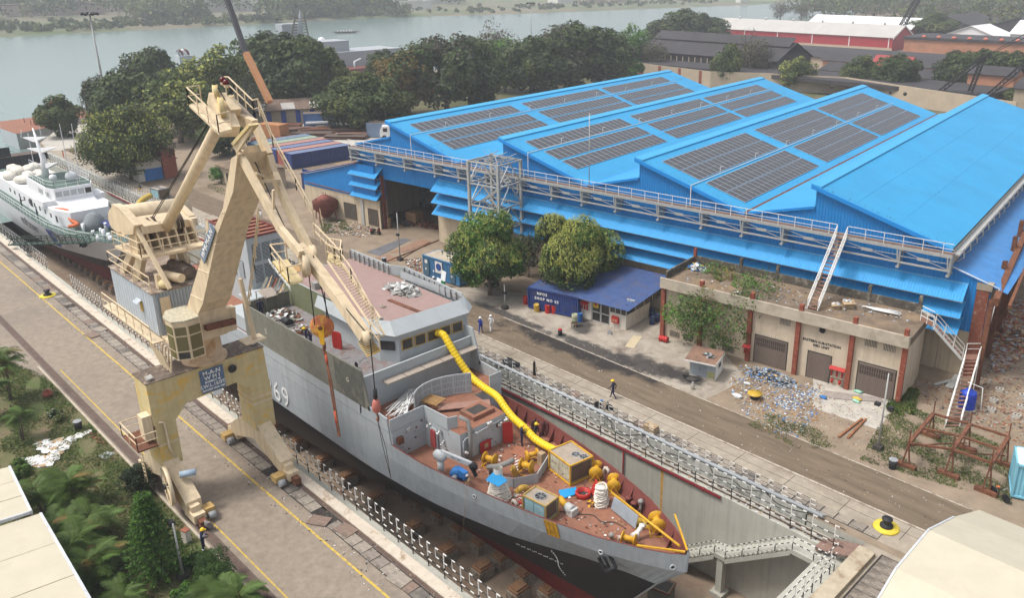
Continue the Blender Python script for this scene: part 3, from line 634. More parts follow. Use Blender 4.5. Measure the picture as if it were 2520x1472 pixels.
for(x0,x1,z0,z1)in((-11.0,-10.0,4.4,5.12),(-3.45,-2.42,4.42,5.1),(-1.9,-.9,4.4,5.08)):
 b=MB();b.box(x0,-.02,z0,x1,.01,z1,1)
 for k in range(8):xx=x0+(x1-x0)*(k+.5)/8;b.box(xx-.035,-.06,z0-.03,xx+.035,-.02,z1+.03,0)
 b.build('vent_grille',[m_conc2,m_hole],sub,world=False)
for(x0,x1)in((-22.1,-21.0),(-20.6,-19.5),(-16.4,-15.2)):
 b=MB();b.box(x0,-.02,.25,x1,.01,.85,1)
 for k in range(5):zz=.3+k*.12;b.box(x0,-.05,zz,x1,-.02,zz+.035,0)
 b.build('vent_grille',[m_conc2,m_hole],sub,world=False)
b=MB();b.lathe((-7.1,.02,4.8),[(.27,0),(.27,.1),(.22,.1),(.2,.03),(0,.03)],16,axis=(0,-1,0))
for k in range(5):a=k*1.256;b.obox((-7.1+.1*math.cos(a),-.06,4.8+.1*math.sin(a)),.16,.02,.07)
b.build('exhaust_fan',m_black,sub,world=False)
m_btxt=mat('black_lettering',(.03,.03,.03),.8)
fx=lambda x,z,y=-.015:tuple(Matrix.Rotation(A75,3,'Z')@Vector((x,y,z))+Vector((-22.4,62.6,0)))
text_obj('lettering','EASTERN SUB-STATION',.32,fx(-7.05,3.58),PX_,(0,0,1),m_btxt,sub,.004,bold=.012)
text_obj('lettering','RBD UNIT',.32,fx(-7.05,3.22),PX_,(0,0,1),m_btxt,sub,.004,bold=.012)
m_fade=mat('faded_white_lettering',(.66,.60,.50),.9,var=.1)
text_obj('lettering','400 KVA TRANSFORMER NO.1',.24,fx(-2.2,3.02),PX_,(0,0,1),m_fade,sub,.004)
text_obj('lettering','400 KVA TR. NO.2',.24,fx(-11.6,3.02),PX_,(0,0,1),m_fade,sub,.004)
m_fred=mat('fire_red',(.38,.025,.02),.5,var=.12)
def firepoint(loc,rz,w_,z0,n,label,buckets=False):
 t=thing('fire_point',label,'fire point',loc,rz)
 b=MB();b.slab([(-w_/2,-.35,z0+.78),(w_/2,-.35,z0+.78),(w_/2,0,z0+.98),(-w_/2,0,z0+.98)],(0,0,.05));b.build('canopy',m_fred,t,world=False)
 for k in range(n):
  x=-w_/2+w_*(k+.5)/n
  b=MB();b.tube([(x,-.14,z0+.15),(x,-.14,z0+.58)],.08,8);b.tube([(x,-.14,z0+.58),(x,-.14,z0+.66)],.04,6);e=b.build('extinguisher',m_fred,t,world=False)
  b=MB();b.tube([(x,-.18,z0+.64),(x+.08,-.2,z0+.35)],.015,4);b.build('hose',m_black,e,world=False)
 if buckets:
  b=MB();b.box(-w_/2,-.2,z0-.1,w_/2,-.16,z0-.06);b.box(-w_/2,-.2,0,-w_/2+.04,-.16,z0-.06);b.box(w_/2-.04,-.2,0,w_/2,-.16,z0-.06);b.build('bucket_stand',m_black,t,world=False)
  for x in(-w_*.25,w_*.25):b=MB();b.lathe((x,-.2,z0-.5),[(.09,0),(.15,.34)],10);b.build('fire_bucket',m_fred,t,world=False)
 return t
firepoint(fx(-5.4,0,-.01),A75,1.35,.75,3,'red canopied shelf of fire extinguishers with two buckets beside the middle shutter',True)
firepoint(fx(-13.75,0,-.33),A75,.75,.7,2,'small red fire extinguisher shelf on the brown pilaster behind the leafy tree')
p0,p1,p2=G(*T(2,3,1500,205),5.95),G(*T(2,3,1625,270),5.95),G(*T(2,3,1900,580),3.0)
stair('steel_stairs','upper flight of white steel stairs from the sub-station roof to the landing',p1+Vector((0,.4,0)),p2+Vector((0,.35,0)),.9,(-.25,.97,0),9,m_white,m_tread)
t=thing('stair_platform','short white railed platform at the end of the sub-station roof','platform',p0)
b=MB();b.slab([p0,p1,p1+Vector((-.3,.9,0)),p0+Vector((-.3,.9,0))],(0,0,.08));b.build('deck',m_tread,t)
b=MB()
for q in(p0,(p0+p1)/2,p1):b.beam(q,q+Vector((0,0,1)),.05)
for h_ in(.5,1.0):b.beam(p0+Vector((0,0,h_)),p1+Vector((0,0,h_)),.05);b.beam(p0+Vector((-.3,.9,h_)),p1+Vector((-.3,.9,h_)),.05)
b.build('handrail',m_white,t)
l0,l1=G(*T(2,3,1930,590),3.0),G(*T(2,3,2075,590),3.0);b0,b1=G(*T(2,3,1745,1240),0),G(*T(2,3,1880,1270),0)
pr=(l1-l0).normalized()
t=thing('stair_landing','square brown landing between the two white stair flights','platform',l0)
b=MB();b.slab([l0,l1,l1+Vector((-.3,1.2,0)),l0+Vector((-.3,1.2,0))],(0,0,-.1));b.build('deck',m_tread,t)
b=MB();q=l1+Vector((-.3,1.2,0));q2=l0+Vector((-.3,1.2,0))
for h_ in(.5,1.0):b.beam(l1+Vector((0,0,h_)),q+Vector((0,0,h_)),.05);b.beam(q+Vector((0,0,h_)),q2+Vector((0,0,h_)),.05)
for z_ in(l1,q,q2):b.beam(z_-Vector((0,0,3)),z_+Vector((0,0,1)),.07)
b.build('handrail',m_white,t)
stair('steel_stairs','lower flight of white steel stairs reaching the ground beside the blue water tank',(l0+l1)/2,(b0+b1)/2,(l1-l0).length*.92,pr,17,m_white,m_tread,posts=5)
def frust(b,c,r,h,n=7,m=0,rnd=random):
 k=len(b.v)
 for i in range(n):a=2*math.pi*i/n;rr=r*rnd.uniform(.7,1.2);b.v.append((c[0]+rr*math.cos(a),c[1]+rr*math.sin(a),c[2]))
 for i in range(n):a=2*math.pi*i/n+.2;rr=r*rnd.uniform(.25,.6);b.v.append((c[0]+rr*math.cos(a),c[1]+rr*math.sin(a),c[2]+h*rnd.uniform(.5,1.1)))
 for i in range(n):b.face((k+i,k+(i+1)%n,k+n+(i+1)%n,k+n+i),m)
 b.face([k+n+i for i in range(n)],m)
def litter(name,label,pts,n,size,mats,cat='rubbish',seed=1,zf=.12,z0=0.,parent=None,shape='mix'):
 """many loose flat scraps strewn inside an outline of (x, y) points: nobody could count them"""
 r=random.Random(seed);b=MB();xs=[p[0]for p in pts];ys=[p[1]for p in pts]
 def inside(x,y):
  c_=False;j=len(pts)-1
  for i in range(len(pts)):
   if(pts[i][1]>y)!=(pts[j][1]>y)and x<(pts[j][0]-pts[i][0])*(y-pts[i][1])/(pts[j][1]-pts[i][1])+pts[i][0]:c_=not c_
   j=i
  return c_
 k=0;tries=0;cx_,cy_=sum(xs)/len(xs),sum(ys)/len(ys)
 while k<n and tries<n*20:
  tries+=1;x,y=r.uniform(min(xs),max(xs)),r.uniform(min(ys),max(ys))
  if not inside(x,y):continue
  k+=1;s=size*r.uniform(.4,1.5);dd=1-min(1,math.hypot(x-cx_,y-cy_)/(max(max(xs)-min(xs),.1)*.55))
  z=z0+.012+r.random()*zf*dd*2
  if shape=='mix' and r.random()<.5:b.obox((x,y,z+s*.1),s,s*r.uniform(.15,.7),s*r.uniform(.05,.35),r.uniform(0,6.3),r.randrange(len(mats)),(r.uniform(-.5,.5),r.uniform(-.5,.5)))
  elif shape=='rods':b.obox((x,y,z+s*.05),s*2.2,s*.08,s*.08,r.uniform(0,6.3),r.randrange(len(mats)),(r.uniform(-.2,.2),r.uniform(-.25,.25)))
  else:
   a=r.uniform(0,6.3);q=[]
   for i in range(5):aa=a+i*1.2566;rr=s*r.uniform(.35,.7);q.append((x+rr*math.cos(aa),y+rr*math.sin(aa),z+r.uniform(-.01,.05)+s*.12*r.random()))
   b.poly(q,r.randrange(len(mats)))
 o=b.build(name,mats,parent,label=label,cat=cat if parent is None else None,kind='stuff');return o
M_W=mat('scrap_white',(.62,.62,.60),.7,var=.15);M_B=mat('scrap_blue',(.03,.16,.42),.6,var=.3);M_G=mat('scrap_grey',(.30,.31,.32),.7,var=.3)
M_T=mat('scrap_tan',(.38,.27,.16),.85,var=.3);M_K=mat('scrap_dark',(.05,.045,.04),.8,var=.3);M_Y=mat('scrap_yellow',(.55,.40,.07),.7,var=.2);M_O=mat('scrap_brick',(.26,.10,.06),.9,var=.3)
M_LB=mat('scrap_pale_blue',(.35,.45,.55),.7,var=.2);M_GR=mat('dry_leaf',(.30,.16,.05),.9,var=.4)
def ring_(c,r,n=9,sq=1.,seed=0):
 q=random.Random(seed);return[(c[0]+r*q.uniform(.75,1.2)*math.cos(i*6.283/n),c[1]+r*sq*q.uniform(.75,1.2)*math.sin(i*6.283/n))for i in range(n)]
def pile(name,label,c,rx,ry,h,n,size,mats,cat='rubbish',seed=1,kind='stuff'):
 r=random.Random(seed);b=MB()
 for i in range(n):
  a=r.uniform(0,6.3);d=r.random()**.6;x=c[0]+rx*d*math.cos(a);y=c[1]+ry*d*math.sin(a);z=(c[2]if len(c)>2 else 0)+h*(1-d)*r.uniform(.5,1.)+.03
  s=size*r.uniform(.4,1.5)
  if r.random()<.45:b.obox((x,y,z),s,s*.25,s*.12,r.uniform(0,6.3),r.randrange(len(mats)),(r.uniform(-.6,.6),r.uniform(-.6,.6)))
  else:
   q=[]
   for k in range(5):aa=a+k*1.2566;rr=s*r.uniform(.35,.7);q.append((x+rr*math.cos(aa),y+rr*math.sin(aa),z+r.uniform(-.3,.3)*s))
   b.poly(q,r.randrange(len(mats)))
 return b.build(name,mats,label=label,cat=cat,kind=kind)
c_=G(*T(1,2,1800,1170),5.95);pile('rag_heap','white and yellow plastic bags heaped in the corner of the sub-station roof',c_,1.0,.7,.7,160,.42,[M_W,M_W,M_W,M_Y,M_B,M_G])
pts=[tuple(G(*T(r_,cc,a,d),5.95))[:2]for r_,cc,a,d in((1,2,1560,1250),(1,2,2400,1300),(2,3,1400,120),(2,3,1380,250),(2,3,0,20))]
litter('roof_litter','paper and plastic scraps scattered over the dirty sub-station roof',pts,260,.16,[M_W,M_G,M_LB,M_K,M_T],seed=5,zf=0,z0=5.95)
for(zx,zy,s_,lab)in((665,60,.75,'open cardboard box of rags on the sub-station roof nearest the stairs'),(790,50,1.0,'large crumpled cardboard carton on the sub-station roof beside the silver tubes')):
 q=G(*T(2,3,zx,zy+20),5.95);t=thing('cardboard_box',lab,'box',q,.5);b=MB();m__=mat('cardboard',(.38,.28,.17),.9,var=.15)
 b.box(-s_/2,-s_/2.4,0,s_/2,s_/2.4,s_*.55);b.build('carton',m__,t,world=False);b=MB();b.slab([(-s_/2,-s_/2.4,s_*.55),(s_/2,-s_/2.4,s_*.55),(s_*.55,-s_*.75,s_*.62),(-s_*.4,-s_*.75,s_*.45)],(0,0,.02));b.build('flap',m__,t,world=False)
 b=MB()
 for k in range(14):b.ico((random.uniform(-s_*.35,s_*.35),random.uniform(-s_*.3,s_*.3),s_*.58),.13,k%3,.3,(1,1,.6))
 b.build('contents',[M_W,M_LB,M_T],t,world=False,kind='stuff')
tt=thing('tube_stack','stack of long white plastic tubes on the sub-station roof','tubes',G(*T(2,3,1110,110),5.95))
for k in range(14):
 a=G(*T(2,3,930+k*9,60+k*3),6.0+(k%3)*.06);q=G(*T(2,3,1280+(k%5)*8,115+k*3),6.0+(k%3)*.06);b=MB();b.tube([a,q],.05,6);b.build('tube',M_W,tt)
 # ------------------------------------------------ office with the blue corrugated roof
of=thing('site_office','low white office with worn blue corrugated roof and glass doors','building',(-48.6,58.1,0),A75)
m_woff=mat('off_white_wall',(.56,.52,.45),.85,var=.08,dirt=(.30,.28,.24),dscale=.7,damt=.3,dcon=.3)
m_glass=mat('dark_glazing',(.03,.028,.027),.15,var=.3,spec=.6)
m_oroof=mat('worn_blue_roof',(.055,.095,.225),.6,var=.15,scale=1.2,corr=((1,0,0),.22),dirt=(.12,.10,.12),dscale=.7,damt=.5,dcon=.25)
b=MB();b.box(-8,0,0,-4.25,.2,2.2);b.box(-1.95,0,0,0,.2,1.55);b.box(-.2,.2,0,0,4.6,1.55);b.box(-8,.2,0,-7.8,7,2.3);b.box(-8,6.8,0,0,7,2.4);b.build('wall',m_woff,of,world=False)
b=MB();b.slab([(-8.6,-.7,2.35),(.7,-.7,2.45),(.9,8.4,3.3),(-8.4,8.4,3.3)],(0,0,.05));b.build('roof',m_oroof,of,world=False)
b=MB();b.box(-1.95,.05,1.55,0,.15,2.4);b.box(-.15,.2,1.55,-.05,7,2.6);b.build('window',m_glass,of,world=False)
for x in(-1.95,-1.3,-.65,0):b=MB();b.box(x-.04,.0,1.55,x+.04,.06,2.4);b.build('mullion',m_steel,of,world=False)
for y in(1.7,3.3,5.0):b=MB();b.box(-.06,y,1.55,.02,y+.08,2.55);b.build('mullion',m_steel,of,world=False)
for k,x in enumerate((-4.2,-3.08)):
 b=MB();b.box(x,.06,.05,x+1.1,.1,2.2);dr=b.build('glass_door',m_glass,of,world=False)
 b=MB();b.box(x,0,0,x+.09,.05,2.3);b.box(x+1.02,0,0,x+1.11,.05,2.3);b.box(x,0,1.0,x+1.1,.05,1.14);b.box(x,0,0,x+1.1,.05,.1);b.box(x,0,2.2,x+1.1,.05,2.3);b.build('door_frame',m_steel,dr,world=False)
ofx=lambda x,z,y=-.02:tuple(Matrix.Rotation(A75,3,'Z')@Vector((x,y,z))+Vector((-48.6,58.1,0)))
b=MB();b.box(-4.0,-.04,1.55,-3.35,-.01,2.25);sg=b.build('notice_board',mat('yellow_sign',(.62,.42,.03),.6,var=.05),of,world=False)
b=MB();b.lathe((-3.67,-.045,1.98),[(.19,0),(.19,.006),(.13,.006),(.13,.001)],20,axis=(0,-1,0));b.obox((-3.67,-.052,1.98),.3,.006,.04,0,0,(0,.785));b.build('no_smoking_mark',m_fred,of,world=False)
text_obj('lettering','NO SMOKING',.1,ofx(-3.67,1.66,-.05),PX_,(0,0,1),m_btxt,of,.003)
b=MB();b.obox((-.2,1.2,2.68),.85,.05,.5,.2,0,(.3,0));b.build('flood_light',m_white,of,world=False)
firepoint(ofx(-5.0,0,-.02),A75,1.0,.95,3,'three red fire extinguishers under a small canopy left of the office glass doors')
t=thing('fire_box','red hydrant cabinet on the white office wall right of the glass doors','cabinet',ofx(-1.2,0,-.02),A75)
b=MB();b.box(-.4,-.22,.55,.4,0,1.25);b.build('cabinet',m_fred,t,world=False);b=MB();b.box(-.25,-.235,.7,-.05,-.222,.95);b.box(.05,-.235,.7,.25,-.222,.95);b.build('cabinet_window',M_T,t,world=False)
m_cblue=mat('dark_blue_container',(.022,.045,.17),.6,var=.2,dirt=(.06,.05,.06),dscale=1.5,damt=.3)
m_lblue=mat('container_blue',(.05,.18,.34),.6,var=.15,dirt=(.14,.13,.13),dscale=1,damt=.35,dcon=.3)
def container(label,base,rz,L_,W_,H_,m,mr,name='shipping_container',group=None,text=None,cat='container',z=.15):
 t=thing(name,label,cat,base,rz,group);b=MB();n=int(L_/.28)
 def ribs(x0,x1,y,sgn):
  k=int((x1-x0)/.28);w_=(x1-x0)/k
  for i in range(k):
   a=x0+i*w_;P_=[(a,0),(a+w_*.3,0),(a+w_*.45,-.045*sgn),(a+w_*.8,-.045*sgn),(a+w_,0)]
   for(xa,ya),(xb,yb)in zip(P_[:-1],P_[1:]):b.quad((xa,y+ya,z),(xb,y+yb,z),(xb,y+yb,z+H_),(xa,y+ya,z+H_))
 ribs(0,L_,0,-1);ribs(0,L_,W_,1)
 b.quad((0,0,z),(0,W_,z),(0,W_,z+H_),(0,0,z+H_));b.quad((L_,0,z),(L_,W_,z),(L_,W_,z+H_),(L_,0,z+H_));b.build('shell',m,t,world=False)
 b=MB();b.box(0,0,z+H_,L_,W_,z+H_+.04)
 k=int(L_/.5)
 for i in range(k):b.box(.1+i*(L_-.2)/k,.1,z+H_+.04,.1+(i+.45)*(L_-.2)/k,W_-.1,z+H_+.06)
 b.build('top',mr,t,world=False)
 b=MB()
 for x,y in((0,0),(L_,0),(0,W_),(L_,W_)):b.box(x-.07,y-.07,z,x+.07,y+.07,z+H_+.05)
 for y in(0,W_):b.box(0,y-.06,z-.02,L_,y+.06,z+.12);b.box(0,y-.06,z+H_-.1,L_,y+.06,z+H_+.05)
 for x in(0,L_):b.box(x-.06,0,z-.02,x+.06,W_,z+.12);b.box(x-.06,0,z+H_-.1,x+.06,W_,z+H_+.05)
 b.build('frame',m,t,world=False)
 b=MB();b.box(L_+.01,.12,z+.15,L_+.05,W_/2-.03,z+H_-.12);b.box(L_+.01,W_/2+.03,z+.15,L_+.05,W_-.12,z+H_-.12)
 for y in(W_*.3,W_*.7):b.tube([(L_+.08,y,z+.1),(L_+.08,y,z+H_-.05)],.02,5)
 b.build('doors',m,t,world=False)
 return t
b0=G(*T(1,1,1648,1235),0);b1=G(*T(1,1,1985,1345),0);cang=math.atan2(b1.y-b0.y,b1.x-b0.x)
lc=container('weathered blue office container with round white emblem, half under the mango tree',b0,cang,6.06,2.44,2.45,m_lblue,m_conc2,'site_container')
def lw(x,y,z):return tuple(Matrix.Rotation(cang,3,'Z')@Vector((x,y,z))+b0)
b=MB();b.box(2.1,-.08,.95,3.3,-.06,2.35);b.build('emblem_panel',m_white,lc,world=False)
m_emb=mat('emblem_blue',(.03,.10,.35),.6)
b=MB();b.lathe((2.7,-.085,1.7),[(.45,0),(.45,.006),(.39,.006),(.39,0)],24,axis=(0,-1,0));b.poly([(2.45,-.09,1.55),(2.95,-.09,1.55),(2.88,-.09,1.7),(2.78,-.09,1.7),(2.76,-.09,1.95),(2.62,-.09,1.95),(2.6,-.09,1.75),(2.5,-.09,1.75)]);b.box(2.35,-.092,1.42,3.05,-.088,1.47);b.build('emblem',m_emb,lc,world=False)
b=MB();b.box(.15,-.1,.2,1.0,-.05,2.3);d_=b.build('door',mat('teal_door',(.07,.14,.19),.6,var=.2),lc,world=False);b=MB();b.box(.35,-.12,1.75,.8,-.1,2.15);b.build('window',m_white,d_,world=False)
b=MB();b.box(4.55,-.1,.2,5.35,-.05,2.3);d_=b.build('door',mat('teal_door',(.07,.14,.19),.6),lc,world=False);b=MB();b.box(4.75,-.12,1.5,5.2,-.1,2.1);b.build('notice',M_Y,d_,world=False)
for x in(.5,1.85,4.9):b=MB();b.lathe((x,-.11,1.05),[(.13,0),(.13,.01)],14,axis=(0,-1,0));b.build('round_sticker',m_white,lc,world=False)
s0=G(*T(1,2,148,1350),2.4);s0.z=0;s1=G(*T(2,2,470,105),0)
sc_=container('dark blue shop container with white lettering behind the oil drums',s0+Vector((0,0,0)),A75+.12,6.06,2.44,2.25,m_cblue,m_oroof,'shop_container')
def sw_(x,y,z):return tuple(Matrix.Rotation(A75+.12,3,'Z')@Vector((x,y,z))+s0)
px2=(math.cos(A75+.12),math.sin(A75+.12),0)
text_obj('lettering','NFOS',.42,sw_(1.75,-.06,1.95),px2,(0,0,1),m_wtxt,sc_,.006,bold=.012,spacing=1.3)
text_obj('lettering','SHOP NO 03',.42,sw_(2.3,-.06,1.4),px2,(0,0,1),m_wtxt,sc_,.006,bold=.012,spacing=1.3)
m_dred=mat('red_drum',(.42,.025,.02),.45,var=.12);m_dblue=mat('blue_drum',(.02,.10,.30),.45,var=.15);m_dnavy=mat('navy_drum',(.02,.035,.10),.45,var=.15);m_dyel=mat('yellow_drum',(.5,.32,.04),.5,var=.2);m_dgry=mat('grey_drum',(.13,.16,.19),.5,var=.2)
dm={}
def drum(col,loc,label,tilt=0.,h=.88,r=.29,group='oil drums around the office'):
 if col.name not in dm:
  b=MB();b.lathe((0,0,0),[(r,0),(r+.015,.02),(r,.04),(r,.28),(r+.02,.3),(r,.32),(r,.56),(r+.02,.58),(r,.6),(r,.84),(r+.015,.86),(r,.88),(r-.03,.88),(r-.03,.86),(0,.86)],18);dm[col.name]=b.mesh('drum_body',col)
  b=MB();b.lathe((.13,.08,.86),[(.035,0),(.035,.03),(0,.03)],8);b.lathe((-.15,-.05,.86),[(.02,0),(.02,.03),(0,.03)],6);dm[col.name+'b']=b.mesh('bung',m_steel)
  b=MB();b.lathe((0,0,0),[(r+.004,.38),(r+.004,.52)],18);dm[col.name+'l']=b.mesh('painted_band',m_wtxt)
 t=thing('oil_drum',label,'drum',loc,random.uniform(0,6),group)
 o=link('drum_body',dm[col.name],t);link('bung',dm[col.name+'b'],t)
 if tilt:t.rotation_euler=(math.pi/2,0,tilt);t.location.z=r+.01
 return t
for(zx,zy,m_,lab)in((125,40,m_dred,'leftmost red oil drum of the row against the dark blue shop container'),(168,55,m_dred,'red oil drum second from the left in the row by the shop container'),(283,90,m_dgry,'grey blue drum in the back row left of the red pair'),(340,128,m_dred,'front left red drum of the pair before the shop container'),(345,80,m_dred,'red drum standing behind the front red pair'),(404,132,m_dred,'front right red drum of the pair before the shop container'),(470,125,m_dblue,'bright blue drum right of the red pair'),(510,112,m_dblue,'blue drum in the shade behind the other blue one beneath the mango crown'),(656,212,m_dblue,'tall blue drum beside the stand with the pale drum'),(1322,150,m_dnavy,'navy drum left of its cluster beside the brown corner pilaster'),(1365,165,m_dnavy,'navy drum at the back of the cluster beside the corner pilaster'),(1368,240,m_dnavy,'front navy drum of the cluster beside the corner pilaster'),(1410,215,m_dnavy,'navy drum right of its cluster against the brown pilaster')):
 drum(m_,GT(2,2,zx,zy),lab)
q=GT(2,2,235,112);t=drum(m_dyel,q,'red and yellow drum leaning over beside the front red pair');t.rotation_euler=(.25,0,.5)
q=GT(2,2,1440,400);t=drum(m_dred,q,'red drum lying on its side at the foot of the sub-station corner',A75+1.57)
q=GT(2,2,604,262);t=thing('drum_stand','pale green drum on a wooden trestle by the road edge','drum',q,.3)
b=MB();b.lathe((0,0,.42),[(.3,0),(.3,.3),(.32,.32),(.3,.34),(.3,.62),(.32,.64),(.3,.66),(.3,.95),(.27,.95),(.26,.9),(0,.9)],18);b.build('drum_body',mat('pale_green_drum',(.34,.36,.24),.7,var=.2,dirt=(.2,.1,.05),dscale=3,damt=.4),t,world=False)
b=MB()
for x,y in((-.25,-.2),(.25,-.2),(0,.28)):b.beam((x,y,0),(x*.8,y*.8,.4),.07)
b.box(-.32,-.28,.36,.32,.3,.42);b.build('trestle',mat('old_wood',(.22,.13,.07),.9,var=.3),t,world=False)
q=GT(2,2,462,350);t=thing('litter_bin','black bin with red rim at the road edge left of the office door','bin',q);b=MB();b.lathe((0,0,0),[(.2,0),(.22,.62),(.2,.62)],14);b.build('bin_body',m_black,t,world=False);b=MB();b.lathe((0,0,.6),[(.23,0),(.23,.06),(.15,.08),(0,.08)],14);b.build('rim',m_fred,t,world=False)
q=GT(2,2,948,338);t=thing('jerry_can','small grey jerry can on the stained forecourt','can',q,.4);b=MB();b.box(-.2,-.13,0,.2,.13,.34);b.build('can',M_G,t,world=False);b=MB();b.beam((-.1,0,.4),(.1,0,.4),.03);b.beam((-.1,0,.33),(-.1,0,.4),.03);b.beam((.1,0,.33),(.1,0,.4),.03);b.build('handle',m_black,t,world=False)
pp=[GT(2,2,1095,462,.012),GT(2,2,1180,355,.012),GT(2,2,1270,362,.012),GT(2,2,1185,480,.012)]
b=MB();b.slab(pp,(0,0,.02));tag(b.build('plywood_sheet',mat('plywood',(.46,.38,.25),.85,var=.1)),'cream plywood sheet lying on the stained forecourt','board')
k0,k1,k2=GT(2,2,1730,745),GT(2,2,1985,800),GT(2,2,2100,720);ka=math.atan2(k1.y-k0.y,k1.x-k0.x);kl=(k1-k0).length;kd=2.0
t=thing('metal_kiosk','small grey metal kiosk with overhanging brown roof in front of the sub-station','kiosk',k0,ka);m_kg=mat('kiosk_grey',(.30,.33,.35),.6,var=.08)
b=MB();b.box(0,0,.12,kl,kd,1.75);b.build('body',m_kg,t,world=False)
b=MB();b.box(-.05,-.05,0,kl+.05,kd+.05,.14);b.build('plinth',m_conc2,t,world=False)
b=MB();b.slab([(-.35,-.6,1.72),(kl+.12,-.6,1.72),(kl+.12,kd+.15,1.95),(-.35,kd+.15,1.95)],(0,0,.07));b.build('roof',mat('kiosk_roof',(.21,.125,.085),.9,var=.2,dirt=(.07,.05,.04),dscale=1.2,damt=.4),t,world=False)
b=MB();b.box(-.37,-.63,1.69,kl+.14,-.6,1.82);b.box(kl+.12,-.6,1.7,kl+.15,kd+.15,1.9);b.build('fascia',m_white,t,world=False)
b=MB();b.box(.85,-.03,.15,1.6,0,1.6);d_=b.build('door',mat('kiosk_door',(.25,.28,.30),.6),t,world=False);b=MB();b.box(.92,-.06,.85,1.0,-.03,.95);b.build('handle',m_black,d_,world=False)
b=MB();b.box(1.65,-.015,.15,2.3,.0,.8);b.build('repair_patch',mat('olive_patch',(.30,.30,.14),.8),t,world=False)
b=MB();b.box(kl-.01,0,.12,kl+.03,kd,1.72);b.build('side_panel',m_wtxt,t,world=False);b=MB();b.box(kl+.02,.7,.95,kl+.05,1.35,1.35);b.build('window',m_dark,t,world=False)
pile('cable_tangle','tangle of wire lying on the brown kiosk roof',(*(k0+Vector((1.2,1.2,0)))[:2],1.9),.6,.35,.12,40,.3,[M_G,M_K])
b=MB()
for k in range(9):c0=GT(2,2,1745,775);b.tube([(c0.x+(.55+.05*k)*math.cos(a/8*6.28)+(k%3)*.1,c0.y+(.4+.04*k)*math.sin(a/8*6.28),.03+.02*k)for a in range(9)],.02,4)
tag(b.build('cable_coil',m_black),'loose coil of black cable on the concrete before the kiosk','cable')
q=GT(2,2,1762,880);t=thing('gas_cylinder','stubby pale gas cylinder beside the road by the kiosk','cylinder',q);b=MB();b.lathe((0,0,0),[(.15,0),(.17,.1),(.17,.42),(.1,.55),(.04,.6),(.04,.68),(0,.68)],14);b.build('bottle',mat('cylinder_beige',(.36,.33,.28),.5),t,world=False);b=MB();b.lathe((0,0,.56),[(.1,0),(.1,.12)],10);b.build('collar',m_steel,t,world=False)
q=GT(2,2,210,745);t=thing('gas_cylinder','tall black gas cylinder chained upright at the apron edge','cylinder',q);b=MB();b.lathe((0,0,0),[(.12,0),(.12,1.25),(.06,1.4),(.035,1.42),(.035,1.5),(0,1.5)],12);b.build('bottle',m_black,t,world=False);b=MB();b.beam((-.2,.1,0),(-.2,.1,.8),.04);b.beam((.2,.1,0),(.2,.1,.8),.04);b.beam((-.2,.1,.8),(.2,.1,.8),.04);b.build('stand',m_rust,t,world=False)
c_=GT(2,3,60,780);pile('scrap_heap','heap of blue and silver cable sheathing against the left roller shutter',(c_.x-.3,c_.y,0),2.6,1.3,.9,1000,.24,[M_G,M_LB,M_G,M_B,M_G,M_K,M_T,M_K],seed=3)
pts=[tuple(GT(r_,cc,a,d))[:2]for r_,cc,a,d in((2,2,2110,800),(2,2,2240,620),(2,3,300,800),(2,3,560,830),(2,3,520,1150),(2,3,300,1350),(2,3,0,1300),(2,2,2200,1050))]
litter('ground_litter','leaves and scraps strewn over the earth around the cable reel',pts,1500,.13,[M_T,M_GR,M_GR,M_W,M_B,M_LB,M_G],seed=8,zf=.03)
litter('blue_scraps','blue plastic offcuts spread right of the scrap heap',[tuple(GT(2,3,a,d))[:2]for a,d in((80,950),(450,870),(480,940),(260,1090),(60,1050))],320,.14,[M_B,M_LB,M_G,M_T,M_W],seed=9,zf=.05)
pts=[tuple(GT(2,3,a,d))[:2]for a,d in((400,850),(1000,950),(1240,1080),(1100,1400),(600,1472),(0,1150))]
litter('ground_litter','small pebbles and paper on the verge before the right roller shutter',pts,700,.08,[M_T,M_W,M_O,M_G,M_GR],seed=10,zf=.01)
q=GT(2,2,2370,975);t=thing('cable_reel','yellow topped wooden cable reel lying among the rubbish','reel',q)
for z,m_,r in((0,mat('reel_wood',(.24,.15,.09),.9),.62),(.5,m_dyel,.62)):b=MB();b.lathe((0,0,z),[(r,0),(r,.06),(0,.06)]if z==0 else[(0,0),(r,0),(r,.06),(0,.061)],24);b.build('flange',m_,t,world=False)
b=MB();b.lathe((0,0,.06),[(.36,0),(.38,.15),(.34,.3),(.37,.44)],18);b.build('wound_cable',m_black,t,world=False)
for(zx,zy,s_,lab)in((2200,955,.5,'crumpled white sack left of the cable reel'),(2300,830,.35,'small white sack between reel and scrap heap')):
 q=GT(2,2,zx,zy);b=MB();b.ico((q.x,q.y,s_*.22),(s_,s_*.6,s_*.28),0,.3,sub=2);tag(b.build('plastic_sack',M_W),lab,'sack')
pp=[GT(2,3,550,895,.03),GT(2,3,1110,965,.03),GT(2,3,1150,1010,.03),GT(2,3,650,975,.03),GT(2,3,552,945,.03)]
b=MB();b.slab(pp,(0,0,.04));tag(b.build('corrugated_sheet',mat('asbestos_sheet',(.30,.26,.23),.9,var=.15,corr=((.13,-.99,0),.25))),'long grey corrugated sheet on the ground before the right roller shutter','sheet')
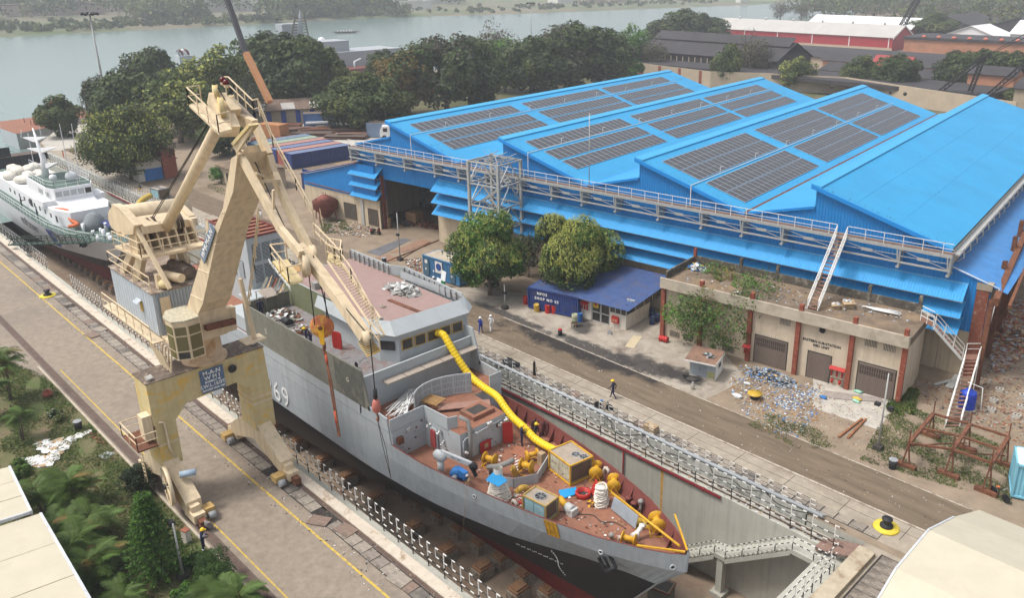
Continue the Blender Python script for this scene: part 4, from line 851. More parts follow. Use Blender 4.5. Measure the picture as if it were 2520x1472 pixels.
for(zx,zy,m_,lab)in((895,905,mat('mint_bag',(.30,.55,.42),.7),'mint green plastic bag on the corrugated sheet'),(880,975,M_Y,'yellow plastic bag at the edge of the corrugated sheet'),(870,1000,mat('mint_bag',(.30,.55,.42),.7),'pale green bag next to the yellow one'),(550,965,M_B,'blue plastic scrap left of the corrugated sheet')):
 q=GT(2,3,zx,zy,.05);b=MB();b.ico((q.x,q.y,.1),(.38,.26,.07),0,.35,sub=2);tag(b.build('plastic_bag',m_),lab,'bag')
for k,(a,d,e,f_)in enumerate(((700,1350,930,1170),(790,1360,965,1175))):
 p_,q_=GT(2,3,a,d,.08),GT(2,3,e,f_,.08);b=MB();b.beam(p_,q_,.16,.14);tag(b.build('steel_beam',mat('rust_orange_beam',(.24,.10,.045),.85,var=.25)),('left','right')[k]+' one of two rust brown beams on the verge by the lamp post','beam')
fr=thing('welded_skid','rusty skeleton of welded steel beams standing on the grass','steel frame',(-15,54.5,0))
F_=lambda zx,zy,z,r_=3:GT(r_,3,zx,zy,z)
tops=[GT(2,3,1390,1410,2.0),GT(2,3,1820,1472,2.2),GT(3,3,2200,150,2.4)]
backs=[GT(2,3,1630,1120,2.0),GT(2,3,1990,1225,2.2),GT(2,3,2370,1345,2.4)]
for p_,q_ in zip(tops,backs):b=MB();b.beam(p_,q_,.26,.2);b.build('main_beam',m_rust,fr)
for p_,q_ in((tops[0],tops[1]),(tops[1],tops[2]),(backs[0],backs[1]),(backs[1],backs[2])):b=MB();b.beam(p_,q_,.14,.16);b.build('cross_beam',m_rust,fr)
mids_=[(a+c_)/2 for a,c_ in zip(tops,backs)]
for p_,q_ in zip(mids_[:-1],mids_[1:]):b=MB();b.beam(p_,q_,.16,.14);b.build('cross_beam',m_rust,fr)
for p_ in tops+backs:
 b=MB();g0=Vector((p_.x,p_.y,0));b.beam(g0+Vector((-.25,-.1,0)),p_,.1);b.beam(g0+Vector((.25,.1,0)),p_,.1);b.build('leg',m_rust,fr)
 b=MB();b.box(g0.x-.75,g0.y-.2,0,g0.x+.75,g0.y+.2,.3);b.build('foot_beam',m_rust,fr)
 b=MB();b.beam(p_,p_+Vector((0,0,1.1)),.08);b.build('stub_post',m_rust,fr)
for p_,q_ in((tops[0],backs[1]),(tops[1],backs[2])):b=MB();b.beam(p_-Vector((0,0,.2)),q_-Vector((0,0,1.6)),.08);b.build('brace',m_rust,fr)
q=GT(2,3,1915,1085);q=Vector((q.x+.1,q.y+.5,0));t=thing('water_tank','round blue plastic water tank on a concrete base behind the stairs','tank',q)
b=MB();pr_=[(.66,.12)];
for k in range(7):pr_+=[(.66,.18+k*.19),(.63,.22+k*.19),(.66,.3+k*.19)]
pr_+=[(.55,1.62),(.25,1.72),(.25,1.8),(0,1.8)];b.lathe((0,0,0),pr_,24);b.build('tank_body',mat('tank_blue',(.02,.06,.42),.45,var=.06),t,world=False)
b=MB();b.lathe((0,0,0),[(.85,0),(.85,.12),(0,.12)],24);b.build('base',m_conc,t,world=False);b=MB();b.tube([(-.3,.3,2.2),(.9,.3,2.1),(1.2,-.2,.1)],.04,6);b.build('supply_pipe',m_white,t,world=False)
m_cb=mat('concrete_block',(.42,.39,.34),.9,var=.15)
cb=MB();cb.box(-.3,-.2,0,.3,.2,.3);cb.box(-.2,-.12,.3,-.05,.12,.302,1);cb.box(.05,-.12,.3,.2,.12,.302,1);cbm=cb.mesh('concrete_block',[m_cb,M_K])
for i,(zx,zy,w_)in enumerate(((2275,900,'topmost of the grey hollow blocks on the rubble ground right of the stairs'),(2222,1005,'grey hollow block nearest above the lower one beside the pipe'),(2198,1095,'grey hollow block closest to the blue water tank pipe'),(2445,1160,'lowest right grey hollow block on the rubble ground'),(2490,1070,'grey hollow block at the frame edge above the lowest one'),(2510,960,'grey hollow block cut by the frame edge, second from the top'))):
 o=link('concrete_block',cbm,None,GT(2,3,zx,zy),random.uniform(-.4,.4));tag(o,w_,'block','hollow concrete blocks on the rubble')
pts=[tuple(GT(2,3,a,d))[:2]for a,d in((1470,760),(1900,900),(2100,600),(2519,100),(2519,1472),(2100,1300),(1500,1000))]
litter('rubble','brick rubble and broken sheets over the ground right of the shed',pts,1500,.15,[M_O,M_T,M_T,M_O,M_G,M_K],seed=12,zf=.04)
litter('rubble','reddish bricks and grey sheets piled beyond the dark columns',[tuple(GT(2,3,a,d))[:2]for a,d in((2150,580),(2330,60),(2519,0),(2519,560),(2260,720))],900,.4,[M_O,M_O,M_G,M_T],seed=13,zf=.5)
for k,(a,d,e,f_)in enumerate(((1640,835,1800,790),(1760,860,1860,740),(1800,870,1880,760))):
 b=MB();b.beam(GT(2,3,a,d,.1),GT(2,3,e,f_,.25),.3,.08);tag(b.build('concrete_beam',m_steel),('left','middle','right')[k]+' one of the pale beams leaning below the upper stairs','beam')
for k,(a,d,tp)in enumerate(((2045,865,8.2),(2160,560,9.5),(2255,350,10.3),(2320,180,10.6),(2400,40,10.8))):
 q=GT(2,3,a,d);t=thing('crane_rail_column',('tallest dark rusty column nearest the white stairs','second dark rusty column behind the stairs','third dark rusty column in the row leading away','fourth dark rusty column in the row leading away','farthest dark rusty column by the lean-to')[k],'column',q,A75,'rusty steel columns along the shed side')
 b=MB();b.box(-.2,-.25,0,.2,-.2,tp);b.box(-.2,.2,0,.2,.25,tp);b.box(-.03,-.2,0,.03,.2,tp);b.build('steel_section',m_rust,t,world=False);b=MB();b.box(-.35,-.4,0,.35,.4,.1);b.build('base_plate',m_rust,t,world=False)
a_,d_=GT(2,3,2045,865),GT(2,3,2400,40);b=MB();dd=(d_-a_);b.beam(a_+Vector((.3,0,8.1)),d_+dd*.8+Vector((.3,0,10.6)),.5,.7);b.beam(a_+Vector((1.4,0,8.0)),d_+dd*.8+Vector((1.6,0,10.2)),.25,.3);tag(b.build('crane_girder',m_rust),'dark rusty crane girder running along the right side of the shed','girder')
b0=GT(3,3,2390,492);container('light blue container cut off by the right edge of the frame',b0,.35,6,2.44,2.5,mat('sky_blue_container',(.20,.47,.58),.6,var=.1),M_W)
for k,pts_ in enumerate((((1080,1005),(1440,865),(1520,880),(1210,1040)),((1170,1060),(1300,1025),(1400,1080),(1320,1100)),((1310,1010),(1640,870),(1715,905),(1440,1005)))):
 b=MB();b.slab([GT(1,1,a,d,.015+k*.006)for a,d in pts_],(0,0,.02));tag(b.build('steel_plate',(mat('mill_plate',(.13,.13,.14),.6,var=.2,scale=1),mat('rust_plate',(.25,.15,.10),.85,var=.2),mat('rust_plate',(.25,.15,.10),.85,var=.2))[k]),('large grey steel plate on the ground before the shed door','brown plate by the black bin and wire','brown steel plate with cut corner nearer the shed')[k],'plate')
m_obeam=mat('orange_beam',(.30,.11,.05),.85,var=.2)
t=thing('beam_stack','stack of long orange brown steel beams beside the blue office container','beams',GT(1,1,1350,1205))
for k in range(4):b=MB();b.beam(GT(1,1,1360+k*22,1210-k*9,.12),GT(1,1,1650+k*22,1295-k*9,.12),.2,.2);b.build('beam',m_obeam,t)
t=thing('rail_bar','thin rusty rails laid on the ground toward the shed door','rails',GT(1,1,1500,1000))
b=MB();b.beam(GT(1,1,1280,1095,.06),GT(1,1,1790,885,.06),.12);b.build('rail',m_rust,t);b=MB();b.beam(GT(1,1,1400,1080,.06),GT(1,1,1700,905,.06),.08);b.build('rail',m_rust,t)
litter('ground_litter','twigs and broken wood in the grass beside the blue office container',[tuple(GT(1,1,a,d))[:2]for a,d in((1440,1080),(1620,1060),(1620,1200),(1500,1180))],260,.22,[M_T,M_O,M_W,M_K],seed=20,zf=.1)
litter('ground_litter','pipes, paper and scrap on the grass along the annex wall',[tuple(GT(1,1,a,d))[:2]for a,d in((800,690),(960,700),(1190,770),(1120,850),(900,860),(620,820))],420,.2,[M_T,M_G,M_W,M_K,M_O],seed=21,zf=.05)
q=GT(1,1,1470,705);t=thing('wooden_crate','large wooden crate just inside the shed doorway','crate',q,A75);m_wood=mat('crate_wood',(.34,.20,.10),.85,var=.2)
b=MB();b.box(0,0,0,2.0,1.6,1.5);b.build('crate_body',m_wood,t,world=False)
for z in(.1,.7,1.35):b=MB();b.box(-.03,-.04,z,2.03,0,z+.12);b.build('batten',m_wood,t,world=False)
pile('steel_offcuts','dark steel offcuts piled on the floor inside the shed door',(*GT(1,1,1650,730)[:2],0),4.0,1.0,.4,60,1.0,[m_rust,M_K,m_rust])
pile('steel_offcuts','flat rusty frame pieces left of the wooden crate',(*GT(1,1,1480,730)[:2],0),1.8,.6,.2,26,.9,[m_rust,M_K])
q=GT(1,1,1300,765);t=thing('tool_cabinet','small orange wooden cabinet against the brown door column','cabinet',q,A75);b=MB();b.box(-.3,-.2,0,.3,.2,1.5);b.build('carcass',m_wood,t,world=False);b=MB();b.box(-.26,-.24,.1,.26,-.2,.7);b.box(-.26,-.24,.8,.26,-.2,1.4);b.build('door',M_T,t,world=False)
q=GT(1,1,660,690);q=Vector((q.x,q.y+.5,0));t=thing('hopper_tank','round red hopper tank with conical top and base near the annex','tank',q);m_hop=mat('hopper_red',(.22,.075,.055),.85,var=.2,scale=1.5,dirt=(.14,.06,.04),dscale=1.2,damt=.4)
b=MB();b.lathe((0,0,0),[(.5,.35),(1.55,1.7),(1.75,1.75),(1.75,2.75),(1.82,2.78),(1.82,2.86)],28);b.build('drum',m_hop,t,world=False)
b=MB();b.lathe((0,0,2.86),[(1.82,0),(.55,.75),(.5,.8),(0,.8)],28);b.build('cone_top',m_hop,t,world=False)
for a in(-1.9,-.9,.6):x,y=1.15*math.cos(a),1.15*math.sin(a);b=MB();b.lathe((x,y,3.24),[(.24,-.02),(.24,.05),(.2,.05),(.2,.02),(0,.02)],12,ms=[0,0,0,1]);b.build('manhole',[m_hop,M_K],t,world=False)
for a in(.4,2.0,3.6,5.2):b=MB();b.beam((1.8*math.cos(a),1.8*math.sin(a),0),(1.6*math.cos(a),1.6*math.sin(a),1.8),.12);b.build('leg',m_hop,t,world=False)
b=MB();b.beam((1.2,-1.6,2.2),(3.2,-2.4,0),.1);b.build('prop',M_T,t,world=False)
for x in(-.3,.35):b=MB();b.tube([(x,0,3.5),(x,0,4.1),(x+.15,0,4.1)],.04,5);b.build('vent_pipe',m_hop,t,world=False)
# == grey patrol ship in the dock
CL=32.8;DKZ=1.0;BWZ=2.2
m_hull=mat('hull_grey',(.39,.415,.43),.55,var=.07,scale=.7,dirt=(.31,.335,.35),dscale=.22,damt=.4,dcon=.35,streak=.16,bump=.35,bscale=1.1)
m_hull2=mat('superstructure_grey',(.40,.43,.44),.6,var=.07,scale=1.2,dirt=(.30,.31,.30),dscale=.6,damt=.3,dcon=.3)
m_hblk=mat('hull_black',(.016,.016,.018),.55,var=.25,scale=1,dirt=(.04,.04,.045),dscale=.6,damt=.3,dcon=.3)
m_hred=mat('antifouling_red',(.17,.022,.022),.7,var=.2,dirt=(.10,.02,.02),dscale=.8,damt=.4)
m_prim=mat('primer_olive_grey',(.17,.165,.135),.85,var=.16,scale=1.2,dirt=(.24,.225,.18),dscale=.5,damt=.4,dcon=.3)
m_green=mat('primer_green',(.155,.165,.09),.8,var=.1,dirt=(.19,.19,.13),dscale=.6,damt=.35,dcon=.3)
m_deck=mat('red_oxide_deck',(.26,.115,.07),.85,var=.18,scale=1.5,bump=.2,dirt=(.17,.10,.075),dscale=.45,damt=.5,dcon=.3)
m_rdeck=mat('pink_roof_deck',(.29,.195,.175),.8,var=.08,scale=1.5,dirt=(.28,.20,.18),dscale=.4,damt=.35,dcon=.3)
m_inner=mat('bulwark_oxide',(.17,.05,.04),.8,var=.2)
m_fyel=mat('winch_yellow',(.60,.33,.02),.5,var=.1,dirt=(.35,.17,.03),dscale=3,damt=.3)
m_foil=mat('foil_wrap',(.62,.62,.60),.3,.4,var=.2,scale=6)
m_rope=mat('white_rope',(.66,.62,.54),.9,var=.1,scale=8)
ship=thing('patrol_ship','grey patrol ship under repair in the dry dock with red oxide foredeck and number P69','ship',(-55,CL,FLZ+1.2))
def lerp_tab(tab,d):
 for(a,x),(b_,y)in zip(tab[:-1],tab[1:]):
  if d<=b_:return x+(y-x)*(d-a)/(b_-a)
 return tab[-1][1]
LV=[(BWZ,-22.3,[(0,.12),(.8,.75),(2,1.4),(4.7,2.55),(8.4,3.55),(11.8,4.2),(18.4,5.15),(23,5.25),(68,5.25)]),(.9,-22.4,[(0,.1),(.8,.6),(2,1.15),(4.7,2.25),(8.4,3.25),(11.8,3.95),(18.4,5.0),(23,5.2),(68,5.2)]),(-1.25,-24.5,[(0,.05),(2,.5),(4.9,1.35),(9.6,3.1),(14,4.05),(17,4.6),(24,5.1),(68,5.15)]),(-5.2,-27.6,[(0,.04),(3,.28),(9.6,.95),(16,1.8),(25,2.9),(35,3.7),(68,3.9)]),(-6.3,-28.7,[(0,.04),(10,.35),(20,.9),(30,1.8),(40,2.6),(68,2.8)]),(-6.98,-29.5,[(0,.03),(10,.12),(20,.4),(30,.9),(40,1.4),(68,1.5)])]
DS=[0,.4,.8,1.4,2,3,4.7,6.5,8.4,10,11.8,14,16,18.4,20.5,23,26,30,35,40,46,52,58,64]
def hull_mesh(side):
 b=MB();rows=[]
 for j,(z,us,tab)in enumerate(LV):
  k=len(b.v);rows.append(k)
  for d in DS:
   uend=-88.5;u=us-d*(uend-us)/(-64)if False else us-d*((us-uend)/64.)
   b.v.append((u,CL+side*lerp_tab(tab,us-u if False else d*((us-uend)/64.)),z))
 for j in range(len(LV)-1):
  m=(0,0,1,2,2)[j]
  for i in range(len(DS)-1):
   q=(rows[j]+i,rows[j]+i+1,rows[j+1]+i+1,rows[j+1]+i);b.face(q if side>0 else q[::-1],m,j>1)
 return b
for s_,nm in((-1,'hull_side'),(1,'hull_side')):hull_mesh(s_).build(nm,[m_hull,m_hblk,m_hred],ship)
b=MB();b.slab([(-88.5,CL-5.25,4),(-88.5,CL+5.25,4),(-88.5,CL+4.8,-4),(-88.5,CL+2.5,-6.98),(-88.5,CL-2.5,-6.98),(-88.5,CL-4.8,-4)],(-.1,0,0));b.build('transom',m_hull,ship)
b=MB()
for a,c_ in zip(LV[:-1],LV[1:]):b.slab([(a[1]-.1,CL-.16,a[0]),(a[1]+.06,CL,a[0]),(c_[1]+.06,CL,c_[0]),(c_[1]-.1,CL-.16,c_[0])],(0,.001,0));b.slab([(a[1]-.1,CL+.16,a[0]),(a[1]+.06,CL,a[0]),(c_[1]+.06,CL,c_[0]),(c_[1]-.1,CL+.16,c_[0])],(0,-.001,0))
b.build('stem',m_hull,ship)
def edge(z0i,off,side,d):us,tab=LV[z0i][1],LV[z0i][2];return(us-d*1.034,CL+side*max(lerp_tab(tab,d*1.034)-off,.02))
dd=[x for x in DS if x<=23]
b=MB();pts=[(*edge(1,.0,-1,d),DKZ)for d in dd]+[(*edge(1,.0,1,d),DKZ)for d in dd[::-1]];b.poly(pts);b.build('foredeck',m_deck,ship)
for side in(-1,1):
 b=MB()
 for d0,d1 in zip(dd[1:-1],dd[2:]):
  a0,a1=edge(0,.1,side,d0),edge(0,.1,side,d1);c0,c1=edge(1,.12,side,d0),edge(1,.12,side,d1);o0,o1=edge(0,0,side,d0),edge(0,0,side,d1)
  b.quad((*a0,BWZ),(*a1,BWZ),(*c1,DKZ),(*c0,DKZ));b.quad((*o0,BWZ+.02),(*o1,BWZ+.02),(*a1,BWZ+.02),(*a0,BWZ+.02))
 b.build('bulwark_inner',m_inner,ship)
 d=2.0
 while d<21:
  a0,c0=edge(0,.12,side,d),edge(1,.14,side,d);c2=edge(1,.55,side,d);b=MB();b.slab([(*a0,BWZ-.05),(*c0,DKZ),(c2[0],c2[1],DKZ)],(.06,0,0));b.build('bulwark_frame',m_inner,ship);d+=1.1
b=MB();b.tube([(-30.2,34.6,1.9),(-22.9,CL-.1,2.5)],.08,8);b.build('bow_spar',m_fyel,ship)
b=MB();b.beam((-22.5,CL+.1,2.3),(-24.5,CL+1.5,3.0),.1);b.beam((-22.5,CL-.1,2.3),(-24.9,CL-1.6,2.3),.1);b.build('bow_rail',m_fyel,ship)
def hside(u,z,out=.03):
 for(a,b_)in zip(LV[:-1],LV[1:]):
  if b_[0]<=z<=a[0]:
   f=(a[0]-z)/(a[0]-b_[0]);w0=lerp_tab(a[2],a[1]-u);w1=lerp_tab(b_[2],b_[1]-u);return Vector((u,CL-(w0+(w1-w0)*f)-out,z))
g0,g1=GT(3,2,300,705,BWZ).x,GT(3,2,425,745,BWZ).x
b=MB();b.quad(hside(g0,2.2),hside(g1,2.2),hside(g1,.92),hside(g0,.92));gt=b.build('bulwark_gate',m_fyel,ship)
b=MB()
for f in(0,.33,.66,1):u=g0+(g1-g0)*f;b.beam(hside(u,2.2,.05),hside(u,.92,.05),.03)
for z in(2.18,1.55,.94):b.beam(hside(g0,z,.05),hside(g1,z,.05),.03)
b.build('gate_stiffener',mat('gate_edge',(.45,.22,.02),.6),gt)
ap=T(3,2,770,1130);ac=G(*ap,-.3);ac=hside(ac.x+.9,.1,.12)
an_=link('anchor',None,ship);b=MB();up_=Vector((.45,-.2,1)).normalized();ax_=Vector((.8,-.35,-.75))
p_=ac;b.tube([p_+Vector((-.75,-.05,.75)),p_+Vector((.35,-.15,-.35))],.09,6);b.tube([p_+Vector((.05,-.2,-.65)),p_+Vector((.75,-.1,.0))],.14,6);b.beam(p_+Vector((.05,-.2,-.65)),p_+Vector((-.55,-.2,.05)),.2,.12);b.beam(p_+Vector((.75,-.1,0)),p_+Vector((.15,-.1,.75)),.2,.12);b.build('anchor_shank',m_black,ship);bpy.data.objects.remove(an_)
m_pale=mat('hull_pale',(.55,.56,.56),.5)
for zx,zy,z,r in((885,1008,1.0,.17),(1700,1110,1.2,.2)):
 q=G(*T(3,2,zx,zy),z);q=hside(q.x if zx<1500 else-23.0,z,.02);b=MB();b.lathe(q,[(r,0),(r,.04),(r*.6,.04),(r*.6,.01),(0,.01)],14,axis=(.25,-1,0)if zx<1500 else(.9,-.8,0),ms=[0,0,0,1]);b.build('fairlead',[m_pale,m_black],ship)
q=hside(GT(3,1,2100,500,1.5).x,1.5,.02);b=MB();b.lathe(q,[(.17,0),(.17,.04),(.1,.04),(.1,.01),(0,.01)],14,axis=(.15,-1,0),ms=[0,0,0,1]);b.build('fairlead',[m_pale,m_black],ship)
b=MB()
for k in range(14):z=-1.6-k*.2;q=hside(-31.6+.12*math.sin(k*.5),z,.02);b.obox(q,.1,.02,.08)
for k in range(26):q=hside(-34.5+k*.13,-2.35-k*.02+.05*(k%3),.02);b.obox(q,.09 if k%2 else .05,.02,.06)
b.build('draught_marks',m_wtxt,ship,kind='stuff')
m_seam=mat('hull_seam',(.22,.24,.25),.6)
for z in(-.35,3.2):
 b=MB();us_=[-44-k*4 for k in range(11)]if z>2 else[-26-k*3 for k in range(20)]
 for a,c_ in zip(us_[:-1],us_[1:]):
  if z>2:b.beam((a,CL-5.26,z),(c_,CL-5.26,z),.02,.02)
  else:b.beam(hside(a,z,0),hside(c_,z,0),.02,.02)
 b.build('weld_seam',m_seam,ship)
HS=5.24
def side_plate(name,pts,m,side=-1,t=.12):b=MB();b.slab([(u,CL+side*HS,z)for u,z in pts],(0,-side*t,0));return b.build(name,m,ship)
for s_ in(-1,1):
 side_plate('side_shell',[(-44.6,2.2),(-44.9,4.2),(-47.2,4.35),(-47.2,4.0),(-88.5,4.0),(-88.5,2.2)],m_hull,s_)
 side_plate('side_bulwark',[(-46.9,4.0),(-47.8,7.0),(-66.3,7.0),(-66.3,4.0)],m_prim if s_<0 else m_hull2,s_)
b=MB();b.box(-51.5,CL-HS-.015,4.02,-47.6,CL-HS,6.9);b.build('repair_plate',mat('primer_dark_grey',(.10,.10,.085),.85,var=.2,dirt=(.17,.16,.13),dscale=1,damt=.35),ship)
for(u,z)in((-65.6,5.9),(-62.4,5.6),(-49.7,5.6)):text_obj('chalk_mark','[]' if u<-60 else 'G',.5,(u,CL-HS-.02,z),(1,0,0),(0,0,1),m_fade,ship,.003)
b=MB();b.box(-66.3,CL-HS+.12,4.0,-66.15,CL-1,7.0);b.build('transverse_bulwark',m_prim,ship)
b=MB();b.poly([(-44.9,CL-HS,3.3),(-48.2,CL-HS,3.3),(-48.2,CL+HS,3.3),(-44.9,CL+HS,3.3)]);b.build('gun_deck_aft',m_deck,ship)
b=MB();b.poly([(-48.2,CL-HS,5.6),(-66.3,CL-HS,5.6),(-66.3,CL+HS,5.6),(-48.2,CL+HS,5.6)]);b.build('bridge_wing_deck',mat('grey_deck',(.20,.19,.19),.85,var=.15,dirt=(.20,.12,.10),dscale=.6,damt=.4),ship)
b=MB();b.poly([(-66.2,CL-HS,3.9),(-88.5,CL-HS,3.9),(-88.5,CL+HS,3.9),(-66.2,CL+HS,3.9)]);b.build('aft_deck',m_deck,ship)
F1=[(-44.5,CL-HS+.1),(-44.5,30.5),(-40.7,30.75),(-40.7,35.0),(-44.5,35.2),(-44.5,CL+HS-.1)]
b=MB();fp=[(-48.3,CL-HS+.1)]+F1+[(-48.3,CL+HS-.1)];b.prism(fp,DKZ-.02,3.28,0,1);b.build('forward_block',[m_hull2,m_deck],ship)
def wallseg(b,p,q,z0,z1,t=.08,m=0):
 p,q=Vector((*p,0)),Vector((*q,0));d=(q-p).normalized();n_=Vector((-d.y,d.x,0))*t
 b.slab([p+Vector((0,0,z0)),q+Vector((0,0,z0)),q+Vector((0,0,z1)),p+Vector((0,0,z1))],n_,m)
for p_,q_,z_ in(((-44.5,CL-HS),(-44.5,30.5),4.25),((-44.5,30.5),(-41.9,30.6),4.25),((-41.9,30.6),(-41.6,31.3),4.2),((-44.5,36.8),(-44.5,CL+HS),4.3)):b=MB();wallseg(b,p_,q_,3.25,z_);b.build('gun_deck_bulwark',m_hull2,ship)
scr=[(-45.3,30.3),(-45.75,30.9),(-46.05,31.7),(-46.1,32.6),(-45.9,33.5),(-45.5,34.4),(-44.9,35.3)]
b=MB()
for p_,q_ in zip(scr[:-1],scr[1:]):wallseg(b,p_,q_,3.28,4.98,.08)
sc2=b.build('blast_screen',m_hull2,ship)
b=MB()
for p_,q_ in zip(scr[:-1],scr[1:]):
 P_,Q_=Vector((*p_,0)),Vector((*q_,0));d=(Q_-P_);n_=Vector((d.y,-d.x,0)).normalized()*.012;L_=d.length;k=max(3,int(L_/.115))
 for i in range(k):
  if i%6==5:continue
  for z0 in(3.5,4.0,4.5):
   for j in range(4):c_=P_+d*((i+.5)/k)+n_+Vector((0,0,z0+j*.1));b.obox(c_,.045,.01,.045,math.atan2(d.y,d.x))
b.build('screen_hole',mat('hole_grey',(.09,.10,.11),.9),sc2,kind='stuff')
t=thing('batten_stack','white foil wrapped battens and pipes heaped on the gun deck left of the perforated screen','battens',GT(2,1,1400,1080,3.35))
rr=random.Random(4)
for k in range(34):a=GT(2,1,1290+rr.uniform(-40,200),1120+rr.uniform(-50,30),3.4+rr.random()*.3);q=GT(2,1,1500+rr.uniform(-20,60),880+rr.uniform(-10,150),3.6+rr.random()*.4);b=MB();b.beam(a,q,rr.uniform(.05,.1),.06);b.build('batten',M_W if k%4 else m_foil,t)
t=thing('pallet','slatted orange brown wooden pallet on the gun deck in front of the screen','pallet',GT(2,1,1740,1050,3.3),.25)
for k in range(9):b=MB();b.box(-.75+k*.17,-.6,.55,-.75+k*.17+.1,.6,.6);b.build('slat',mat('pallet_wood',(.40,.24,.10),.85,var=.2),t,world=False)
for y in(-.5,0,.5):b=MB();b.box(-.75,y-.05,.45,.75,y+.05,.55);b.build('bearer',mat('pallet_wood',(.40,.24,.10),.85),t,world=False)
b=MB();b.beam((-44.6,31.8,3.5),(-42.4,35.0,3.5),.9,.08);b.build('timber_sheet',mat('oxide_plate',(.28,.16,.12),.85,var=.2),ship)
b=MB();b.box(-43.0,32.6,3.3,-41.4,34.6,3.6);b.box(-42.7,32.9,3.6,-41.7,34.2,3.61,1);b.build('hatch_coaming',[m_deck,M_K],ship)
def doorleaf(name,c,w_,h_,rz,m,label=None):
 t_=MB();n=16
 pts=[]
 for k in range(n):a=2*math.pi*k/n;pts.append((w_/2*max(-1,min(1,1.35*math.cos(a))),h_/2*max(-1,min(1,1.25*math.sin(a)))))
 R=Matrix.Rotation(rz,3,'Z');t_.slab([Vector(c)+R@Vector((x,0,z))for x,z in pts],R@Vector((0,-.08,0)),0);return t_
q=Vector((-43.4,30.5,2.0));d_=doorleaf('d',q,.8,1.7,0,0).build('watertight_door',m_hull2,ship);doorleaf('d',q+Vector((0,-.09,0)),.6,1.45,0,0).build('door_panel',mat('door_red',(.30,.05,.05),.6,var=.15),d_)
q=Vector((-40.2,34.75,1.95));doorleaf('d',q,.75,1.75,.9,0).build('watertight_door',m_fred,ship)
q=Vector((-40.6,32.9,1.45));d_=doorleaf('d',q,1.0,.95,1.57,0).build('hatch_cover',m_fred,ship);b=MB();b.box(-40.5,32.75,1.35,-40.47,33.1,1.7);b.build('label_plate',M_T,d_)
b=MB();b.tube([(-40.45,31.3,.9),(-40.4,31.4,2.4),(-40.5,31.5,3.3),(-40.8,31.6,4.0),(-41.3,31.2,4.3)],.17,8);b.build('vent_duct',mat('duct_grey',(.22,.215,.20),.8,var=.1),ship)
b=MB();b.tube([(-40.55,30.9,1.0),(-40.55,30.9,2.7),(-40.55,31.1,2.85),(-40.55,34.4,3.0)],.05,6);b.tube([(-44.4,28,2.1),(-44.4,30.4,2.35)],.03,5);b.build('wall_pipe',m_hull2,ship)
b=MB();b.box(-44.45,27.95,2.2,-44.15,28.4,2.7);b.build('junction_box',m_rust,ship)
rr=random.Random(7);b=MB()
for(u,v,z)in((-43.9,30.4,2.9),(-42.7,30.45,2.75),(-42.4,30.45,2.0),(-40.5,32.0,3.0),(-40.5,33.4,3.1),(-40.5,34.3,2.7),(-40.3,34.6,3.1),(-44.3,28.9,3.0),(-40.4,31.0,1.9)):
 for k in range(3):b.ico((u+rr.uniform(-.1,.1),v+rr.uniform(-.15,.15),z+rr.uniform(-.1,.1)),rr.uniform(.08,.16),0,.4,rnd=rr)
b.build('foil_wrapped_fitting',m_foil,ship,kind='stuff')
b=MB()
for k in range(40):u,v,z=rr.choice(((-44.42,rr.uniform(27.8,30.4),rr.uniform(1.2,3.2)),(rr.uniform(-44.3,-41),30.52,rr.uniform(1.2,3.2)),(-40.66,rr.uniform(30.8,35),rr.uniform(1.1,3.2))));b.ico((u,v,z),rr.uniform(.03,.1),0,.4,(1,1,.7),rnd=rr)
b.build('rust_patch',m_rust,ship,kind='stuff')
b=MB();[b.box(-38.6+k*.28,33.95-k*.26,DKZ+.01,-38.5+k*.28,34.35-k*.26,DKZ+.02)for k in range(15)];b.build('white_paint_ticks',m_wtxt,ship)
m_ledge=mat('tan_ledge',(.33,.28,.23),.85,var=.1)
b=MB();b.slab([(-48.25,CL-HS,3.3),(-48.25,38.0,3.3),(-48.0,38.0,6.25),(-48.0,CL-HS,6.25)],(-.15,0,0));b.slab([(-48.0,CL-HS,6.25),(-48.6,CL-HS,7.0),(-48.2,CL-HS,3.3)],(0,.1,0));b.build('bridge_front_wall',m_hull2,ship)
for k in range(5):b=MB();b.box(-48.0,29.4+k*1.72,5.35,-47.2,29.4+k*1.72+1.66,5.45);b.build('ledge_plate',m_ledge,ship)
BR_=[(-58.6,31.0),(-50.6,31.0),(-49.3,31.9),(-48.9,38.0),(-49.6,38.9),(-58.6,38.9)]
b=MB();b.prism([(x,y)for x,y in BR_],5.6,7.75,0);b.build('bridge_house',m_hull2,ship)
RT=[(-59.0,30.4),(-51.4,30.4),(-49.1,31.5),(-48.7,38.4),(-49.5,39.4),(-59.0,39.4)];RB=[(-59,31.0),(-50.7,31.0),(-49.2,31.8),(-48.8,38.05),(-49.5,39.0),(-59,39.0)];RU=[(-59,30.8),(-51.9,30.8),(-50.1,31.8),(-49.7,38.2),(-50.1,39.0),(-59,39.0)]
b=MB()
for i in range(5):
 (a0,a1),(c0,c1),(e0,e1)=(RB[i],RB[i+1]),(RT[i],RT[i+1]),(RU[i],RU[i+1])
 b.quad((*a0,7.7),(*a1,7.7),(*c1,7.95),(*c0,7.95));b.quad((*c0,7.95),(*c1,7.95),(*e1,8.85),(*e0,8.85))
 b.quad((*e0,8.85),(*e1,8.85),(e1[0]-.1,e1[1],8.1),(e0[0]-.1,e0[1]+.08,8.1))
b.build('roof_fascia',m_hull2,ship)
b=MB();b.poly([(-50.1,31.3,8.1),(-49.8,38.7,8.1),(-67,38.9,8.1),(-67,32.2,8.1),(-58.8,32.0,8.1),(-58.8,31.0,8.1)]);b.build('roof_deck',m_rdeck,ship)
